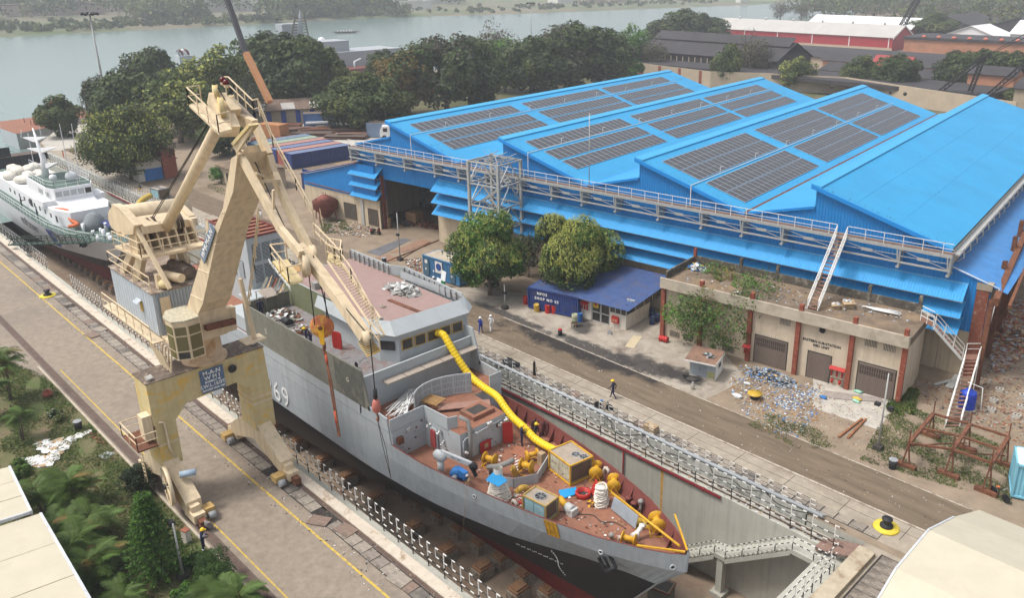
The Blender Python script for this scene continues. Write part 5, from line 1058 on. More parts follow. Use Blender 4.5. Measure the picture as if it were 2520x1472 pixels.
wq=[(1300,570,1412,528,1300,492,1412,450),(1432,515,1548,475,1432,440,1548,398),(1570,465,1680,425,1572,388,1685,350),(1703,417,1812,375,1703,340,1812,300),(1835,358,1935,318,1835,290,1940,255)]
m_gold=mat('window_frame_yellow',(.48,.30,.07),.6,var=.2)
vv_=[32.15+k*1.16 for k in range(6)]
for k in range(5):
 v0,v1=vv_[k],vv_[k]+.94;u_=lambda v:-49.3+(v-31.9)*.4/6.1+.06
 b=MB();b.slab([(u_(v0),v0,6.55),(u_(v1),v1,6.55),(u_(v1),v1,7.4),(u_(v0),v0,7.4)],(-.04,0,0));wd=b.build('bridge_window',m_glass,ship)
 b=MB()
 for(pa,pb)in(((v0,6.55),(v1,6.55)),((v1,6.55),(v1,7.4)),((v1,7.4),(v0,7.4)),((v0,7.4),(v0,6.55))):b.beam((u_(pa[0])+.02,pa[0],pa[1]),(u_(pb[0])+.02,pb[0],pb[1]),.06,.06)
 b.build('window_frame',m_gold,wd)
b=MB();b.slab([(-50.45,31.05,6.6),(-49.5,31.7,6.6),(-49.5,31.7,7.35),(-50.45,31.05,7.35)],(.02,-.03,0));b.build('bridge_window',m_glass,ship)
b=MB();b.box(-53.2,30.96,6.3,-52.2,31.0,7.5,0);b.build('side_door',m_hull,ship)
b=MB();b.box(-67.2,32.0,5.6,-58.5,38.4,8.05);b.build('deckhouse',m_hull2,ship);b=MB();b.slab([(-67.3,31.97,3.95),(-58.6,31.97,5.6),(-58.6,31.97,8.05),(-67.3,31.97,8.05)],(0,.03,0));b.build('green_side_plate',m_green,ship)
b=MB();wallseg(b,(-67,38.9),(-60.5,38.9),8.1,9.0,.08);wallseg(b,(-60.5,38.9),(-59.0,39.6),8.1,9.0,.08);wallseg(b,(-59.0,39.6),(-50.3,39.0),8.1,9.0,.08);b.build('roof_bulwark',m_hull2,ship)
u=-67
m_fr=mat('bulwark_frame_grey',(.26,.25,.23),.7,var=.2)
while u<-50.3:v=38.83 if u<-60.5 else 39.45-(u+59)*.06;b=MB();b.box(u,v-.14,8.1,u+.06,v,8.98);b.build('bulwark_stiffener',m_fr,ship);u+=.8
for z in(8.4,8.7):b=MB();b.beam((-67,38.85,z),(-60.5,38.85,z),.05);b.beam((-59,39.5,z),(-50.3,38.95,z),.05);b.build('bulwark_stringer',m_fr,ship)
for(zx,zy,r)in((1240,70,.22),(1445,200,.28)):q=GT(2,1,zx,zy,8.12);b=MB();b.lathe(q,[(r,0),(r,.1),(r*.7,.1),(r*.7,.02)],16);b.build('deck_ring',m_ledge,ship)
q=GT(2,1,1195,230,8.3);b=MB();b.box(q.x-.3,q.y-.3,8.0,q.x+.3,q.y+.3,8.75);b.build('roof_box',m_fr,ship)
q=GT(1,1,590,1350,8.2);b=MB();b.box(q.x-.3,q.y-.3,8.1,q.x+.3,q.y+.3,8.7);b.build('roof_box',m_fr,ship)
b=MB();b.beam(GT(2,1,1300,0,8.15),GT(2,1,1640,135,8.15),.35,.06);b.build('roof_plank',m_rust,ship)
c_=GT(1,1,1440,1380,8.1);pile('metal_frames','silver metal frames and ladder pieces piled on the bridge roof by the ribbed bulwark',(c_.x,c_.y,8.1),1.9,1.1,.6,130,.6,[m_steel,M_W,m_fr])
q=(-55.1,30.6,6.35);t=thing('red_door_leaf','bright red watertight door leaf propped on the bridge wing by the two men','door',(-55.0,29.7,5.6));d_=doorleaf('d',(-54.9,29.9,6.35),.95,1.5,.3,0);d_.build('door_leaf',m_fred,t);b=MB();b.tube([(-55.2,29.82,6.1),(-54.7,29.95,6.8)],.02,4);b.build('door_clip',m_foil,t)
q=GT(2,1,980,640,5.9);t=thing('hand_wheel','small black hand wheel standing on the bridge wing deck','wheel',q);b=MB();b.lathe(q,[(.2,-.03),(.25,0),(.2,.03),(.17,0),(.2,-.03)],18,axis=(0,-1,.1));b.build('rim',m_black,t);b=MB()
for a in(0,1.05,2.1):b.beam(q+Vector((-.2*math.cos(a),0,-.2*math.sin(a))),q+Vector((.2*math.cos(a),0,.2*math.sin(a))),.02)
b.build('spoke',m_black,t)
c_=GT(2,1,450,290,5.8);pile('foil_bundle','shiny foil wrapped pipework with brown boards on the bridge wing',(c_.x,c_.y,5.6),.9,.5,.9,90,.35,[m_foil,m_foil,m_rust])
q=GT(2,1,300,215,5.9);t=thing('winch_motor','dark grey winch motor on the bridge wing deck','motor',q);b=MB();b.tube([q+Vector((-.5,0,0)),q+Vector((.5,0,0))],.32,14,radii=[.32,.36]);b.build('motor_casing',m_black,t);b=MB();b.box(q.x-.6,q.y-.35,5.6,q.x+.6,q.y+.35,5.75);b.build('base',m_fr,t)
c_=GT(2,1,110,60,5.9);t=thing('shelter_sheet','makeshift brown shelter sheets over machinery on the bridge wing','shelter',c_)
b=MB();b.slab([c_+Vector((-1.1,-.6,1.2)),c_+Vector((0,-.7,1.6)),c_+Vector((0,.6,1.6)),c_+Vector((-1.1,.6,1.2))],(0,0,.03));b.slab([c_+Vector((1.0,-.6,1.15)),c_+Vector((0,-.7,1.6)),c_+Vector((0,.6,1.6)),c_+Vector((1.0,.6,1.15))],(0,0,.03));b.build('sheet',m_ledge,t)
b=MB();[b.beam(c_+Vector((x,y,-.2)),c_+Vector((x,y,1.3)),.06)for x in(-.9,.9)for y in(-.5,.5)];b.box(c_.x-.7,c_.y-.4,5.6,c_.x+.7,c_.y+.4,6.5);b.build('frame',m_prim,t)
pile('deck_clutter','tools, cables and scrap cluttering the after end of the bridge wing deck',(-64.2,30.0,5.6),2.0,1.4,.5,170,.4,[M_K,m_prim,m_rust,M_W,m_fr])
b=MB();b.box(-80.2,31.0,3.9,-71.8,34.6,10.8);b.build('funnel_block',m_hull2,ship)
b=MB();b.box(-80.3,30.95,10.8,-71.7,31.1,11.0);b.box(-80.3,34.55,10.8,-71.7,34.7,11.0);b.box(-71.85,31,10.8,-71.7,34.6,11.0);b.build('funnel_coaming',m_inner,ship)
b=MB();b.box(-80.2,31.1,10.8,-71.8,34.55,10.83);b.build('funnel_top',m_deck,ship)
for k in range(7):b=MB();b.box(-79.5+k*1.1,31.1,10.83,-79.35+k*1.1,34.5,10.98);b.build('top_beam',m_inner,ship)
for k in range(3):
 for z0 in(8.4,6.3):
  b=MB();y0=31.45+k*1.0;b.box(-71.8,y0,z0,-71.77,y0+.8,z0+1.7,1)
  for j in range(13):b.box(-71.78,y0,z0+.04+j*.13,-71.7,y0+.8,z0+.09+j*.13,0)
  b.build('louvre',[m_hull2,m_black],ship)
for k in range(2):
 b=MB();x0=-75.6+k*1.7-.3;b.box(x0,30.97,6.6,x0+1.2,31.0,8.3,1)
 for j in range(12):b.box(x0,30.9,6.65+j*.14,x0+1.2,30.98,6.7+j*.14,0)
 b.build('louvre',[m_hull2,m_black],ship)
b=MB();b.box(-71.7,29.5,5.6,-69.4,36,5.8);b.box(-70.4,27.8,4,-66.2,32.0,5.3);b.build('midship_block',m_hull2,ship)
t=thing('plank_shoring','grey plates and timbers leaning in front of the funnel block','boards',(-69.5,32.5,5.8))
for k in range(6):b=MB();b.slab([(-70.8+k*.45,31.2+k*.2,5.8),(-70.3+k*.45,31.2+k*.2,5.8),(-70.0+k*.4,31.9+k*.25,7.2+(k%2)*.4),(-70.5+k*.4,31.9+k*.25,7.2)],(.02,-.04,0));b.build('board',(m_prim,M_T,m_rust)[k%3],t)
pt=thing('pallet','stack of wooden pallets behind the green plated deckhouse','pallets',(-69.2,34.0,7.0));b=MB();[b.box(-70,33.2,7.0+k*.2,-68.3,34.8,7.1+k*.2)for k in range(4)];b.build('slats',mat('pallet_wood',(.40,.24,.10),.85),pt)
text_obj('hull_number','P69',2.75,(-62.0,CL-5.21,-.1),(1,0,0),(0,-.02,1),m_wtxt,ship,.012,bold=-.012,spacing=1.12)
# ---------------------------------------------------------------- gear on the foredeck
def reel(label,c,rz,s_=1.,L_=.8):
 t=thing('mooring_reel',label,'reel',c,rz,'yellow mooring reels on the foredeck');r=.42*s_
 b=MB();b.tube([(-L_/2,0,.62*s_),(L_/2,0,.62*s_)],.2*s_,14);b.build('drum',m_fyel,t,world=False)
 for x in(-L_/2,L_/2):b=MB();b.lathe((x,0,.62*s_),[(0,-.03),(r,-.03),(r,.03),(0,.03)],20,axis=(1,0,0));b.build('flange',m_fyel,t,world=False)
 for x in(-L_/2-.07,L_/2+.07):b=MB();b.beam((x,-.35*s_,0),(x,0,.62*s_),.06);b.beam((x,.35*s_,0),(x,0,.62*s_),.06);b.beam((x,-.4*s_,.03),(x,.4*s_,.03),.07);b.build('stand',m_fyel,t,world=False)
 b=MB();b.beam((-L_/2,-.35*s_,.04),(L_/2,-.35*s_,.04),.06);b.beam((-L_/2,.35*s_,.04),(L_/2,.35*s_,.04),.06);b.build('base',m_fyel,t,world=False)
 return t
D_=lambda zx,zy,z=DKZ:GT(3,2,zx,zy,z)
for(zx,zy,rz,s_,lab)in((815,300,-.9,1.15,'yellow mooring reel right of the caged cooler by the starboard bulwark'),(990,430,-.9,1.15,'yellow mooring reel behind the tall white rope heap'),(1410,830,-.8,1.25,'large yellow mooring reel beside the yellow spar near the bow'),(1135,960,.35,.85,'low yellow reel by the port bulwark near the white bollard'),(130,250,.35,1.05,'yellow reel beside the bent grey breakwater plate'),(190,130,1.2,.9,'small yellow reel upright behind the other by the red boards')):
 reel(lab,D_(zx,zy),rz,s_)
q=Vector((-38.9,31.9,DKZ));reel('yellow reel close to the superstructure front under the grey duct',q,.3,1.0)
def cooler(label,p,size,rz,mf,panel,fans,name='cooler_unit'):
 L_,W_,H_=size;t=thing(name,label,'cooling unit',p,rz)
 b=MB();b.box(.05,.05,.15,L_-.05,W_-.05,H_-.04);b.build('casing',panel,t,world=False)
 b=MB();b.box(.03,.03,H_-.05,L_-.03,W_-.03,H_);b.build('top_panel',mat('cooler_top',(.33,.27,.21),.8,var=.15),t,world=False)
 for x,y in((0,0),(L_,0),(0,W_),(L_,W_)):b=MB();b.beam((x,y,0),(x,y,H_+.03),.09);b.build('frame_post',mf,t,world=False)
 b=MB()
 for z in(.08,H_+.03):b.beam((0,0,z),(L_,0,z),.09);b.beam((L_,0,z),(L_,W_,z),.09);b.beam((L_,W_,z),(0,W_,z),.09);b.beam((0,W_,z),(0,0,z),.09)
 b.build('frame_rail',mf,t,world=False)
 for(x,y,r)in fans:b=MB();b.lathe((x,y,H_),[(r,0),(r,.04),(r*.88,.04),(r*.88,.005),(0,.005)],18,ms=[0,0,0,1]);[b.obox((x,y,H_+.03),r*1.7,.03,.02,a,0)for a in(0,1.05,2.1)];b.build('fan',[M_G,M_K],t,world=False)
 b=MB();b.box(L_-.04,.15,.25,L_-.02+.01,W_-.15,H_-.15);b.build('intake_grille',mat('grille_brown',(.12,.08,.05),.8,var=.2),t,world=False)
 b=MB();b.box(.15,.02,.35,L_*.45,.045,H_-.2);b.box(L_*.5,.02,.35,L_-.15,.045,H_-.2);b.build('front_panel',mat('cooler_front',(.45,.43,.32),.7,var=.3,dirt=(.2,.12,.06),dscale=3,damt=.4)if mf is m_fyel else mat('cooler_blue_panel',(.28,.46,.50),.6,var=.12),t,world=False)
 return t
p_=D_(355,215);p2_=D_(535,355);a_=math.atan2(p2_.y-p_.y,p2_.x-p_.x)
cooler('large cooling unit in a yellow cage at the end of the yellow duct',p_,(2.45,1.95,1.55),a_,m_fyel,mat('cooler_cream',(.42,.36,.26),.7,var=.2),((1.5,1.2,.32),(2.05,1.45,.32)))
p_=Vector((-33.3,29.9,DKZ));cooler('pale blue cooling unit with one big roof fan beside the yellow gate',p_,(1.9,1.25,1.3),.1,mat('ochre_frame',(.40,.27,.08),.7),mat('cooler_pale_blue',(.28,.46,.50),.6,var=.12),((.95,.65,.42),))
def ropeheap(label,c,r0,r1,h,seed,tilt=.1):
 r=random.Random(seed);b=MB();z=.04;k=0
 while z<h:
  f=z/h;rad_=r0+(r1-r0)*f;ph=r.uniform(0,6.3)
  b.tube([(c.x+(rad_+r.uniform(-.05,.05))*math.cos(ph+a*.698),c.y+(rad_+r.uniform(-.05,.05))*math.sin(ph+a*.698),c.z+z+tilt*math.sin(a*.698+k))for a in range(10)],.055,5);z+=.075;k+=1
 b.lathe(c,[(r0*.9,0),(r1*.9,h),(0,h)],10,0);return tag(b.build('rope_heap',m_rope),label,'rope')
ropeheap('tall heap of thick white mooring rope beside the red open hatch',D_(865,555),.5,.35,1.35,2,.16)
ropeheap('cone of coiled white rope under the blue sheet near the port bulwark',Vector((-35.7,29.9,DKZ)),.85,.38,1.45,3,.02)
b=MB();c_=Vector((-35.9,30.1,2.75));
for k in range(16):a=k*.39;b.quad(c_+Vector((.32*math.cos(a),.32*math.sin(a),-.5)),c_+Vector((.32*math.cos(a+.4),.32*math.sin(a+.4),-.5)),c_+Vector((.3*math.cos(a+.4),.3*math.sin(a+.4),.35)),c_+Vector((.3*math.cos(a),.3*math.sin(a),.38)))
tag(b.build('capstan',m_rope),'ribbed white cloth cover standing on the coiled rope cone','cover')
b=MB();q=[G(*c2,2.6)for c2 in((T(3,1,2250,318)),(T(3,1,2345,245)),(T(3,1,2465,325)),(T(3,1,2375,365)))];q[1].z+=.2;q[3].z-=.15;b.slab(q,(0,0,.03));tag(b.build('blue_sheet_metal',m_awn),'bent bright blue metal sheet lying on the cone of rope','sheet')
t=thing('blue_sheet_metal','ribbed blue metal sheets lying flat on the foredeck left of the red hatch','sheet',D_(530,470));
for k in range(5):p0_,p1_=D_(445+k*34,425-k*6,1.06+(k%2)*.02),D_(480+k*32,505-k*10,1.06+(k%2)*.02);b=MB();b.slab([p0_,p1_,p1_+Vector((.02,.3,0)),p0_+Vector((.02,.3,0))],(0,0,.03));b.build('sheet',m_awn,t)
q=D_(690,470);t=thing('open_hatch','open red deck hatch with its lid raised in front of the white rope','hatch',q);b=MB();b.lathe((0,0,0),[(.55,0),(.55,.35),(.42,.35),(.42,.05),(0,.05)],8,ms=[0,0,0,1]);b.build('coaming',[m_fred,M_K],t,world=False);b=MB();b.slab([(.2,.45,.3),(.85,.1,.3),(1.0,.3,1.1),(.4,.75,1.1)],(.05,.07,0));b.build('lid',m_fred,t,world=False)
b=MB();bw=[D_(0,395),D_(232,345),D_(372,110)]
for p_,q_ in zip(bw[:-1],bw[1:]):b.slab([p_,q_,q_+Vector((0,0,.75)),p_+Vector((0,0,.75))],(.05,.05,0))
b.slab([bw[0],bw[0]+Vector((-1.2,-.5,0)),bw[0]+Vector((-1.2,-.5,.7)),bw[0]+Vector((0,0,.75))],(.05,.05,0));b.build('breakwater',m_hull,ship)
pq=[D_(960,600,1.15),D_(995,485,2.2),D_(1228,670,2.2),D_(1200,795,1.15)];b=MB();b.slab(pq,(-.05,.05,0));tag(b.build('grey_plate',mat('plate_blue_grey',(.33,.38,.42),.6,var=.15,scale=1.2)),'pale grey steel plate leaning under the yellow spar','plate')
q=D_(1215,900);t=thing('deck_bollard','white Y shaped mooring bollard near the bow','bollard',q);b=MB();b.tube([(0,0,0),(0,0,.55)],.16,12);b.build('post',m_white,t,world=False);b=MB();b.tube([(-.05,-.42,.5),(0,0,.45),(.1,.38,.85)],.15,12);b.lathe((.1,.38,.8),[(.18,0),(.2,.12),(0,.14)],12);b.build('arms',m_white,t,world=False)
def vent(label,q,h,hood,m):t=thing('deck_vent',label,'vent',q);b=MB();b.tube([(0,0,0),(0,0,h)],.08,8);b.build('pipe',m,t,world=False);b=MB();b.lathe((0,0,h),[(.17,-.1),(.19,.05),(.1,.16),(0,.17)],12);b.build('hood',m,t,world=False)
vent('grey mushroom vent beside the starboard bulwark near the bow',D_(1250,650),.95,0,m_fr);vent('short grey vent by the port bulwark next to the low yellow reel',D_(965,905),.35,0,m_fr);vent('grey vent right of the caged cooler at the starboard bulwark',D_(765,165),.5,0,m_fr)
def goose(label,q,h,r,m):t=thing('gooseneck_vent',label,'vent',q);b=MB();b.tube([(0,0,0),(0,0,h),(.06,0,h+.15),(.22,0,h+.2),(.36,0,h+.1),(.4,0,h-.15)],r,10);b.build('pipe',m,t,world=False)
m_wrap=mat('wrapped_pipe',(.48,.42,.36),.85,var=.12)
goose('beige wrapped gooseneck pipe behind the large yellow reel near the bow',D_(1360,700),.5,.12,m_wrap);goose('beige wrapped pipe standing between two yellow reels',D_(895,310),.8,.12,m_wrap);goose('beige pipe stub by the port side reel',D_(1040,920),.2,.1,m_wrap)
goose('white elbow pipe left of the pale blue cooling unit',Vector((-34.1,29.7,DKZ)),.5,.12,m_wrap)
for(zx,zy)in((1130,560),(1185,610)):q=D_(zx,zy);t=thing('mooring_bitt',('left' if zx<1150 else 'right')+' one of the red mooring bitts behind the leaning grey plate','bitt',q);b=MB();b.lathe((0,0,0),[(.17,0),(.17,.5),(.22,.5),(.22,.58),(0,.6)],14);b.build('post',m_inner,t,world=False);b=MB();b.box(-.3,-.3,0,.3,.3,.05);b.build('base',m_inner,t,world=False)
pile('yellow_hose_coil','tangle of thin yellow hose on deck under the yellow spar',(*D_(1255,760)[:2],DKZ),.6,.5,.12,50,.25,[m_fyel,M_Y]);pile('chain_links','rusty yellow shackles piled by the white rope heap',(*D_(780,555)[:2],DKZ),.35,.35,.25,40,.22,[m_fyel,m_rust])
pile('deck_gear','yellow hoses and red fittings heaped against the pale blue cooling unit',(-34.3,30.7,DKZ),.7,.5,.4,90,.3,[m_fyel,m_wrap,m_fred,m_wrap])
q=D_(555,640);t=thing('blower','small grey blower with yellow flexible duct beside the pale blue cooling unit','blower',Vector((q.x,q.y,DKZ)));b=MB();b.tube([(-.25,0,.35),(.3,0,.35)],.33,14);b.box(-.05,-.3,0,.5,.3,.5);b.build('casing',mat('blower_grey',(.50,.50,.48),.6),t,world=False);b=MB();b.tube([(-.3,0,.35),(-.8,.1,.5),(-1.1,.3,.4)],.22,10);b.build('flexible_duct',m_fyel,t,world=False)
t=thing('deck_crane','small white deck crane wrapped in plastic beside the red door','crane',(-40.6,28.9,DKZ));m_dcr=mat('plastic_wrapped_grey',(.46,.48,.48),.35,var=.15)
b=MB();b.tube([(0,0,0),(0,0,1.1)],.24,12);b.build('pedestal',m_dcr,t,world=False);b=MB();b.ico((-.1,.05,1.5),.5,0,.25,(1.1,.8,.9),2);b.build('slew_head',m_dcr,t,world=False)
b=MB();b.beam((0,.1,1.75),(2.2,.95,1.35),.2,.32);jb=b.build('jib',m_dcr,t,world=False);b=MB();b.beam((2.1,.9,1.35),(2.55,1.05,.5),.2,.2);b.lathe((2.35,1.0,1.2),[(0,-.1),(.3,-.1),(.3,.1),(0,.1)],14,axis=(.4,-.9,0));b.build('jib_end',m_black,t,world=False)
text_obj('lettering','SWL 75m',.2,(-39.35,29.28,DKZ+1.58),(.9,.36,-.15),(0,0,1),m_btxt,t,.004)
q=Vector((-38.9,29.0,DKZ));t=thing('deck_fan','blue centrifugal fan on the port side of the foredeck','fan',q);b=MB();b.lathe((0,0,.75),[(.15,-.3),(.5,-.25),(.5,.2),(.2,.25)],12,axis=(.5,-.8,0));b.box(-.1,-.1,.7,.9,.25,1.25);b.build('casing',M_B,t,world=False);b=MB();b.tube([(.1,-.25,.7),(.25,-.6,.65)],.2,12);b.build('motor',M_G,t,world=False);b=MB();b.box(-.35,-.4,0,.4,.4,.25);b.build('base',mat('dark_blue_base',(.03,.10,.20),.6),t,world=False)
goose('thick grey flexible pipe arching over the foredeck by the red hatch cover',Vector((-38.2,31.4,DKZ)),.4,.19,mat('duct_grey',(.22,.215,.20),.8))
b=MB();b.tube([(-38.3,31.2,1.5),(-37.6,31.5,1.75),(-37.0,32.0,2.1),(-36.8,32.3,2.3)],.19,10);tag(b.build('flexible_pipe',mat('duct_grey',(.22,.215,.20),.8)),'short bent grey flexible pipe on the foredeck','pipe')
t=thing('box_stack','upright cardboard tube box beside the small yellow reel','box',D_(280,160));b=MB();b.box(-.22,-.22,0,.22,.22,.95);b.build('box',M_T,t,world=False)
b=MB();[b.slab([D_(a,d,1.02+k*.03),D_(a+95,d+20,1.02+k*.03),D_(a+130,d-60,1.02+k*.03),D_(a+30,d-75,1.02+k*.03)],(0,0,.03))for k,(a,d)in enumerate(((30,110),(-10,60),(60,90)))];tag(b.build('deck_boards',mat('oxide_board',(.30,.12,.07),.85,var=.15)),'red brown boards lying on deck by the small reels','boards')
for k,zx in enumerate((205,262,318)):
 q=GT(2,2,zx,1215,2.1);b=MB()
 for j in range(4):b.tube([(q.x+(.2+.03*j)*math.cos(a*.785),q.y,q.z-.35+(.5+.04*j)*math.sin(a*.785))for a in range(9)],.04,5)
 tag(b.build('hose_coil',mat('hose_maroon',(.14,.05,.05),.8,var=.2)if k else M_K),('dark','maroon middle','right brown')[k]+' hose coil hanging on the starboard bulwark','hose')
m_duct=mat('duct_yellow',(.82,.56,.015),.45,var=.05);m_dring=mat('duct_ring',(.14,.10,.02),.7)
way=[Vector((-50.2,34.9,7.0)),Vector((-49.3,35.3,7.0)),Vector((-48.6,35.6,6.95))]+[GV(*T(2,1,a,d),v)for a,d,v in((1905,460,35.7),(1990,600,35.9),(2100,750,36.2),(2230,860,36.3),(2360,950,36.2),(2440,1060,36.1),(2519,1160,36.0))]+[GV(*T(2,2,a,d),35.8)for a,d in((100,1250),(220,1370),(330,1440))]+[GV(*T(3,2,440,35),35.7)]
def spline(pts,n):
 out=[]
 for i in range(len(pts)-1):
  p0,p1,p2,p3=pts[max(i-1,0)],pts[i],pts[i+1],pts[min(i+2,len(pts)-1)]
  for k in range(n):t_=k/n;out.append(.5*((2*p1)+(p2-p0)*t_+(2*p0-5*p1+4*p2-p3)*t_*t_+(-p0+3*p1-3*p2+p3)*t_**3))
 return out+[pts[-1]]
def duct(label,pts,r,m,mr,step=.28,name='ventilation_duct'):
 t=thing(name,label,'duct',pts[0]);sp=spline(pts,12);L_=[0]
 for a,c_ in zip(sp[:-1],sp[1:]):L_.append(L_[-1]+(c_-a).length)
 rs=[];fine=[];d=0;i=0
 while d<L_[-1]:
  while L_[i+1]<d:i+=1
  f=(d-L_[i])/max(L_[i+1]-L_[i],1e-6);fine.append(sp[i].lerp(sp[i+1],f));d+=step/4
 rs=[r*(.95,1.0,1.02,1.0)[k%4]for k in range(len(fine))]
 b=MB();b.tube(fine,r,12,radii=rs);b.build('duct_tube',m,t)
 b=MB()
 for k in range(0,len(fine)-1,4):b.tube([fine[k]-(fine[k+1]-fine[k]).normalized()*.02,fine[k]+(fine[k+1]-fine[k]).normalized()*.02],r*.96,12)
 b.build('duct_rings',mr,t,kind='stuff');return t
duct('bright yellow flexible duct from the bridge window down to the foredeck cooler',way,.29,m_duct,m_dring)
for k,(a,c_)in enumerate(((Vector((-35.0,30.9,1.2)),Vector((-34.7,31.6,1.3))),(Vector((-36.7,32.3,1.15)),Vector((-36.6,31.9,1.9))))):
 duct(('ochre flexible duct stub beside the rope cone','ochre flexible duct stub by the breakwater plate')[k],[a,(a+c_)/2+Vector((.1,-.1,.3)),c_],.22,mat('duct_ochre',(.50,.30,.05),.6),m_dring)
litter('deck_litter','small rusty and grey odds and ends scattered over the red oxide foredeck',[(-44,31),(-40,30.5),(-34,30),(-27,32),(-28,34.5),(-34,36),(-40,36.5)],420,.13,[M_K,m_rust,M_G,M_T,M_W,m_inner],seed=51,zf=.03,z0=DKZ)
litter('deck_litter','dark cables and scraps strewn along the bridge wing deck',[(-65,28),(-49,28),(-49,30),(-58,31.5),(-66,31.5)],260,.16,[M_K,m_rust,M_G,M_T],seed=52,zf=.04,z0=5.6,shape='rods')
for k,(p0_,q0_)in enumerate((((-41.5,35.5),(-36.5,34.6)),((-44,37),(-33,36.3)),((-33,31.2),(-27.5,33.4)))):
 rr=random.Random(k+70);p0_,q0_=Vector((*p0_,DKZ+.04)),Vector((*q0_,DKZ+.04));b=MB();b.tube(spline([p0_.lerp(q0_,j/7)+Vector((rr.uniform(-.3,.3),rr.uniform(-.35,.35),0))for j in range(8)],4),.035,5);tag(b.build('deck_cable',M_K),('black cable snaking by the red door','black hose along the starboard bulwark','dark chain like cable between blower and bow')[k],'cable')
for k,(u0_,u1_,v0_)in enumerate(((-52,-40,43.9),(-46,-35,44.3),(-60,-50,44.1),(-30,-20,43.6),(-39,-30,43.2))):
 rr=random.Random(k+80);b=MB();b.tube(spline([Vector((u0_+(u1_-u0_)*j/8,v0_+rr.uniform(-.6,.5),.16))for j in range(9)],4),.04,5);tag(b.build('ground_cable',M_K),('long black cable looping over the apron edge near the bicycle','black cable over the apron slabs by the walking worker','black cable near the gas cylinder on the apron','black hose lying toward the dock corner','thin black cable beside the white duct behind the railing')[k],'cable')
m_kb=mat('keel_block',(.28,.25,.20),.9,var=.2,dirt=(.18,.12,.08),dscale=1.5,damt=.5);m_kw=mat('block_timber',(.27,.15,.08),.9,var=.3)
kb=MB();kb.box(-.55,-.7,0,.55,.7,.8,0);kme=kb.mesh('concrete_base',m_kb);kb=MB();kb.box(-.5,-.6,.8,.5,.6,1.0);kb.box(-.4,-.5,1.0,.4,.5,1.17);kwe=kb.mesh('timber_cap',m_kw)
kpos=[(-31.5-k*2.5,CL,'under the keel')for k in range(23)]+[(u,30.4,'beside the keel on the near side')for u in(-42.6,-46.8,-52.3,-56.6,-60.5,-65,-69)]+[(-35.6,31.3,'n'),(-39.2,31.0,'n')]
for u,v,w_ in kpos:
 t=thing('keel_block','stepped concrete and timber keel block supporting the grey ship','keel block',(u,v,FLZ),0,'keel blocks under the grey ship');link('concrete_base',kme,t);link('timber_cap',kwe,t)
q=Vector((-23.0,33.0,FLZ));q=G(*T(3,2,1455,1400),FLZ+.6);q.z=FLZ
t=thing('waste_skip','rusty open steel skip on the dock floor under the bow','skip',q,.25);b=MB();b.prism([(-.8,-.6),(.8,-.6),(.8,.6),(-.8,.6)],0,1.1);b.build('skip_body',m_prim,t,world=False);b=MB();b.box(-.72,-.52,1.08,.72,.52,1.11);b.build('contents',M_K,t,world=False);b=MB();b.box(-.88,-.68,1.0,.88,-.6,1.12);b.box(-.88,.6,1.0,.88,.68,1.12);b.box(-.88,-.6,1.0,-.8,.6,1.12);b.box(.8,-.6,1.0,.88,.6,1.12);b.build('rim',m_rust,t,world=False)
def flight(t,p,q,w_,n,mt):
 p,q=Vector(p),Vector(q);d=(q-p)/n;hd=Vector((d.x,d.y,0));pr_=Vector((-hd.y,hd.x,0)).normalized()*w_
 for k in range(n):a=p+d*k;b=MB();b.slab([a,a+hd,a+hd+pr_,a+pr_],(0,0,-.16));b.build('step',mt,t)
 b=MB();b.slab([p-Vector((0,0,.15)),q-Vector((0,0,.15)),q-Vector((0,0,.5)),p-Vector((0,0,.5))],pr_);b.build('soffit',m_wall,t)
t=thing('dock_stairs','concrete stairs with striped rails descending the head of the dry dock','stairs',(-20,41.5,FLZ));
flight(t,(-20.2,42.55,-1.15),(-25.0,42.55,-4.6),1.35,14,m_wall);b=MB();b.slab([(-25.0,41.2,-4.6),(-25.9,41.2,-4.6),(-25.9,42.55,-4.6),(-25.0,42.55,-4.6)],(0,0,-.35));b.build('landing',m_wall,t)
flight(t,(-25.9,42.55,-4.7),(-30.4,42.55,-8.0),1.35,13,m_wall);b=MB();b.box(-25.7,41.3,FLZ,-25.2,41.8,-4.9);b.box(-25.95,41.0,FLZ,-24.95,42.0,FLZ+.35);b.build('support_post',m_wall,t)
b=MB()
rp=[(-17.2,-1.15),(-18.6,-1.15),(-20.1,-1.15),(-21.3,-1.95),(-22.5,-2.8),(-23.7,-3.7),(-25.0,-4.6),(-25.9,-4.6),(-27.1,-5.5),(-28.3,-6.4),(-29.5,-7.3)]
for(u,z)in rp:b.beam((u,41.22,z),(u,41.22,z+.5),.05,.05,1);b.beam((u,41.22,z+.5),(u,41.22,z+1.05),.05,.05,0)
for(u0,z0),(u1,z1)in zip(rp[:-1],rp[1:]):
 for h_ in(.55,1.02):
  for k in range(6):b.beam((u0+(u1-u0)*k/6,41.22,z0+(z1-z0)*k/6+h_),(u0+(u1-u0)*(k+1)/6,41.22,z0+(z1-z0)*(k+1)/6+h_),.045,.045,k%2)
b.build('striped_rail',[m_white,m_black],t)
b=MB();b.box(UH-3.8,41.2,GAL-.6,UH-.2,DR+.9,GAL-.25);b.box(UH-2.2,33,GAL-.6,UH-.2,41.2,GAL-.35);b.build('dock_landing',m_wall,kind='structure')
t=railing('striped railing across the head of the dock beside the ochre coping',-4,5.5,0,GAL-.4,1.1,2.0,.4,'railings round the dry dock',False);t.rotation_euler=(0,0,math.pi/2);t.location=(UH-.9,36.8,GAL-.4)
t=thing('brown_steps','short flight of brown steps from the pit up to the paving at the dock corner','steps',(-17.5,42.6,GAL));
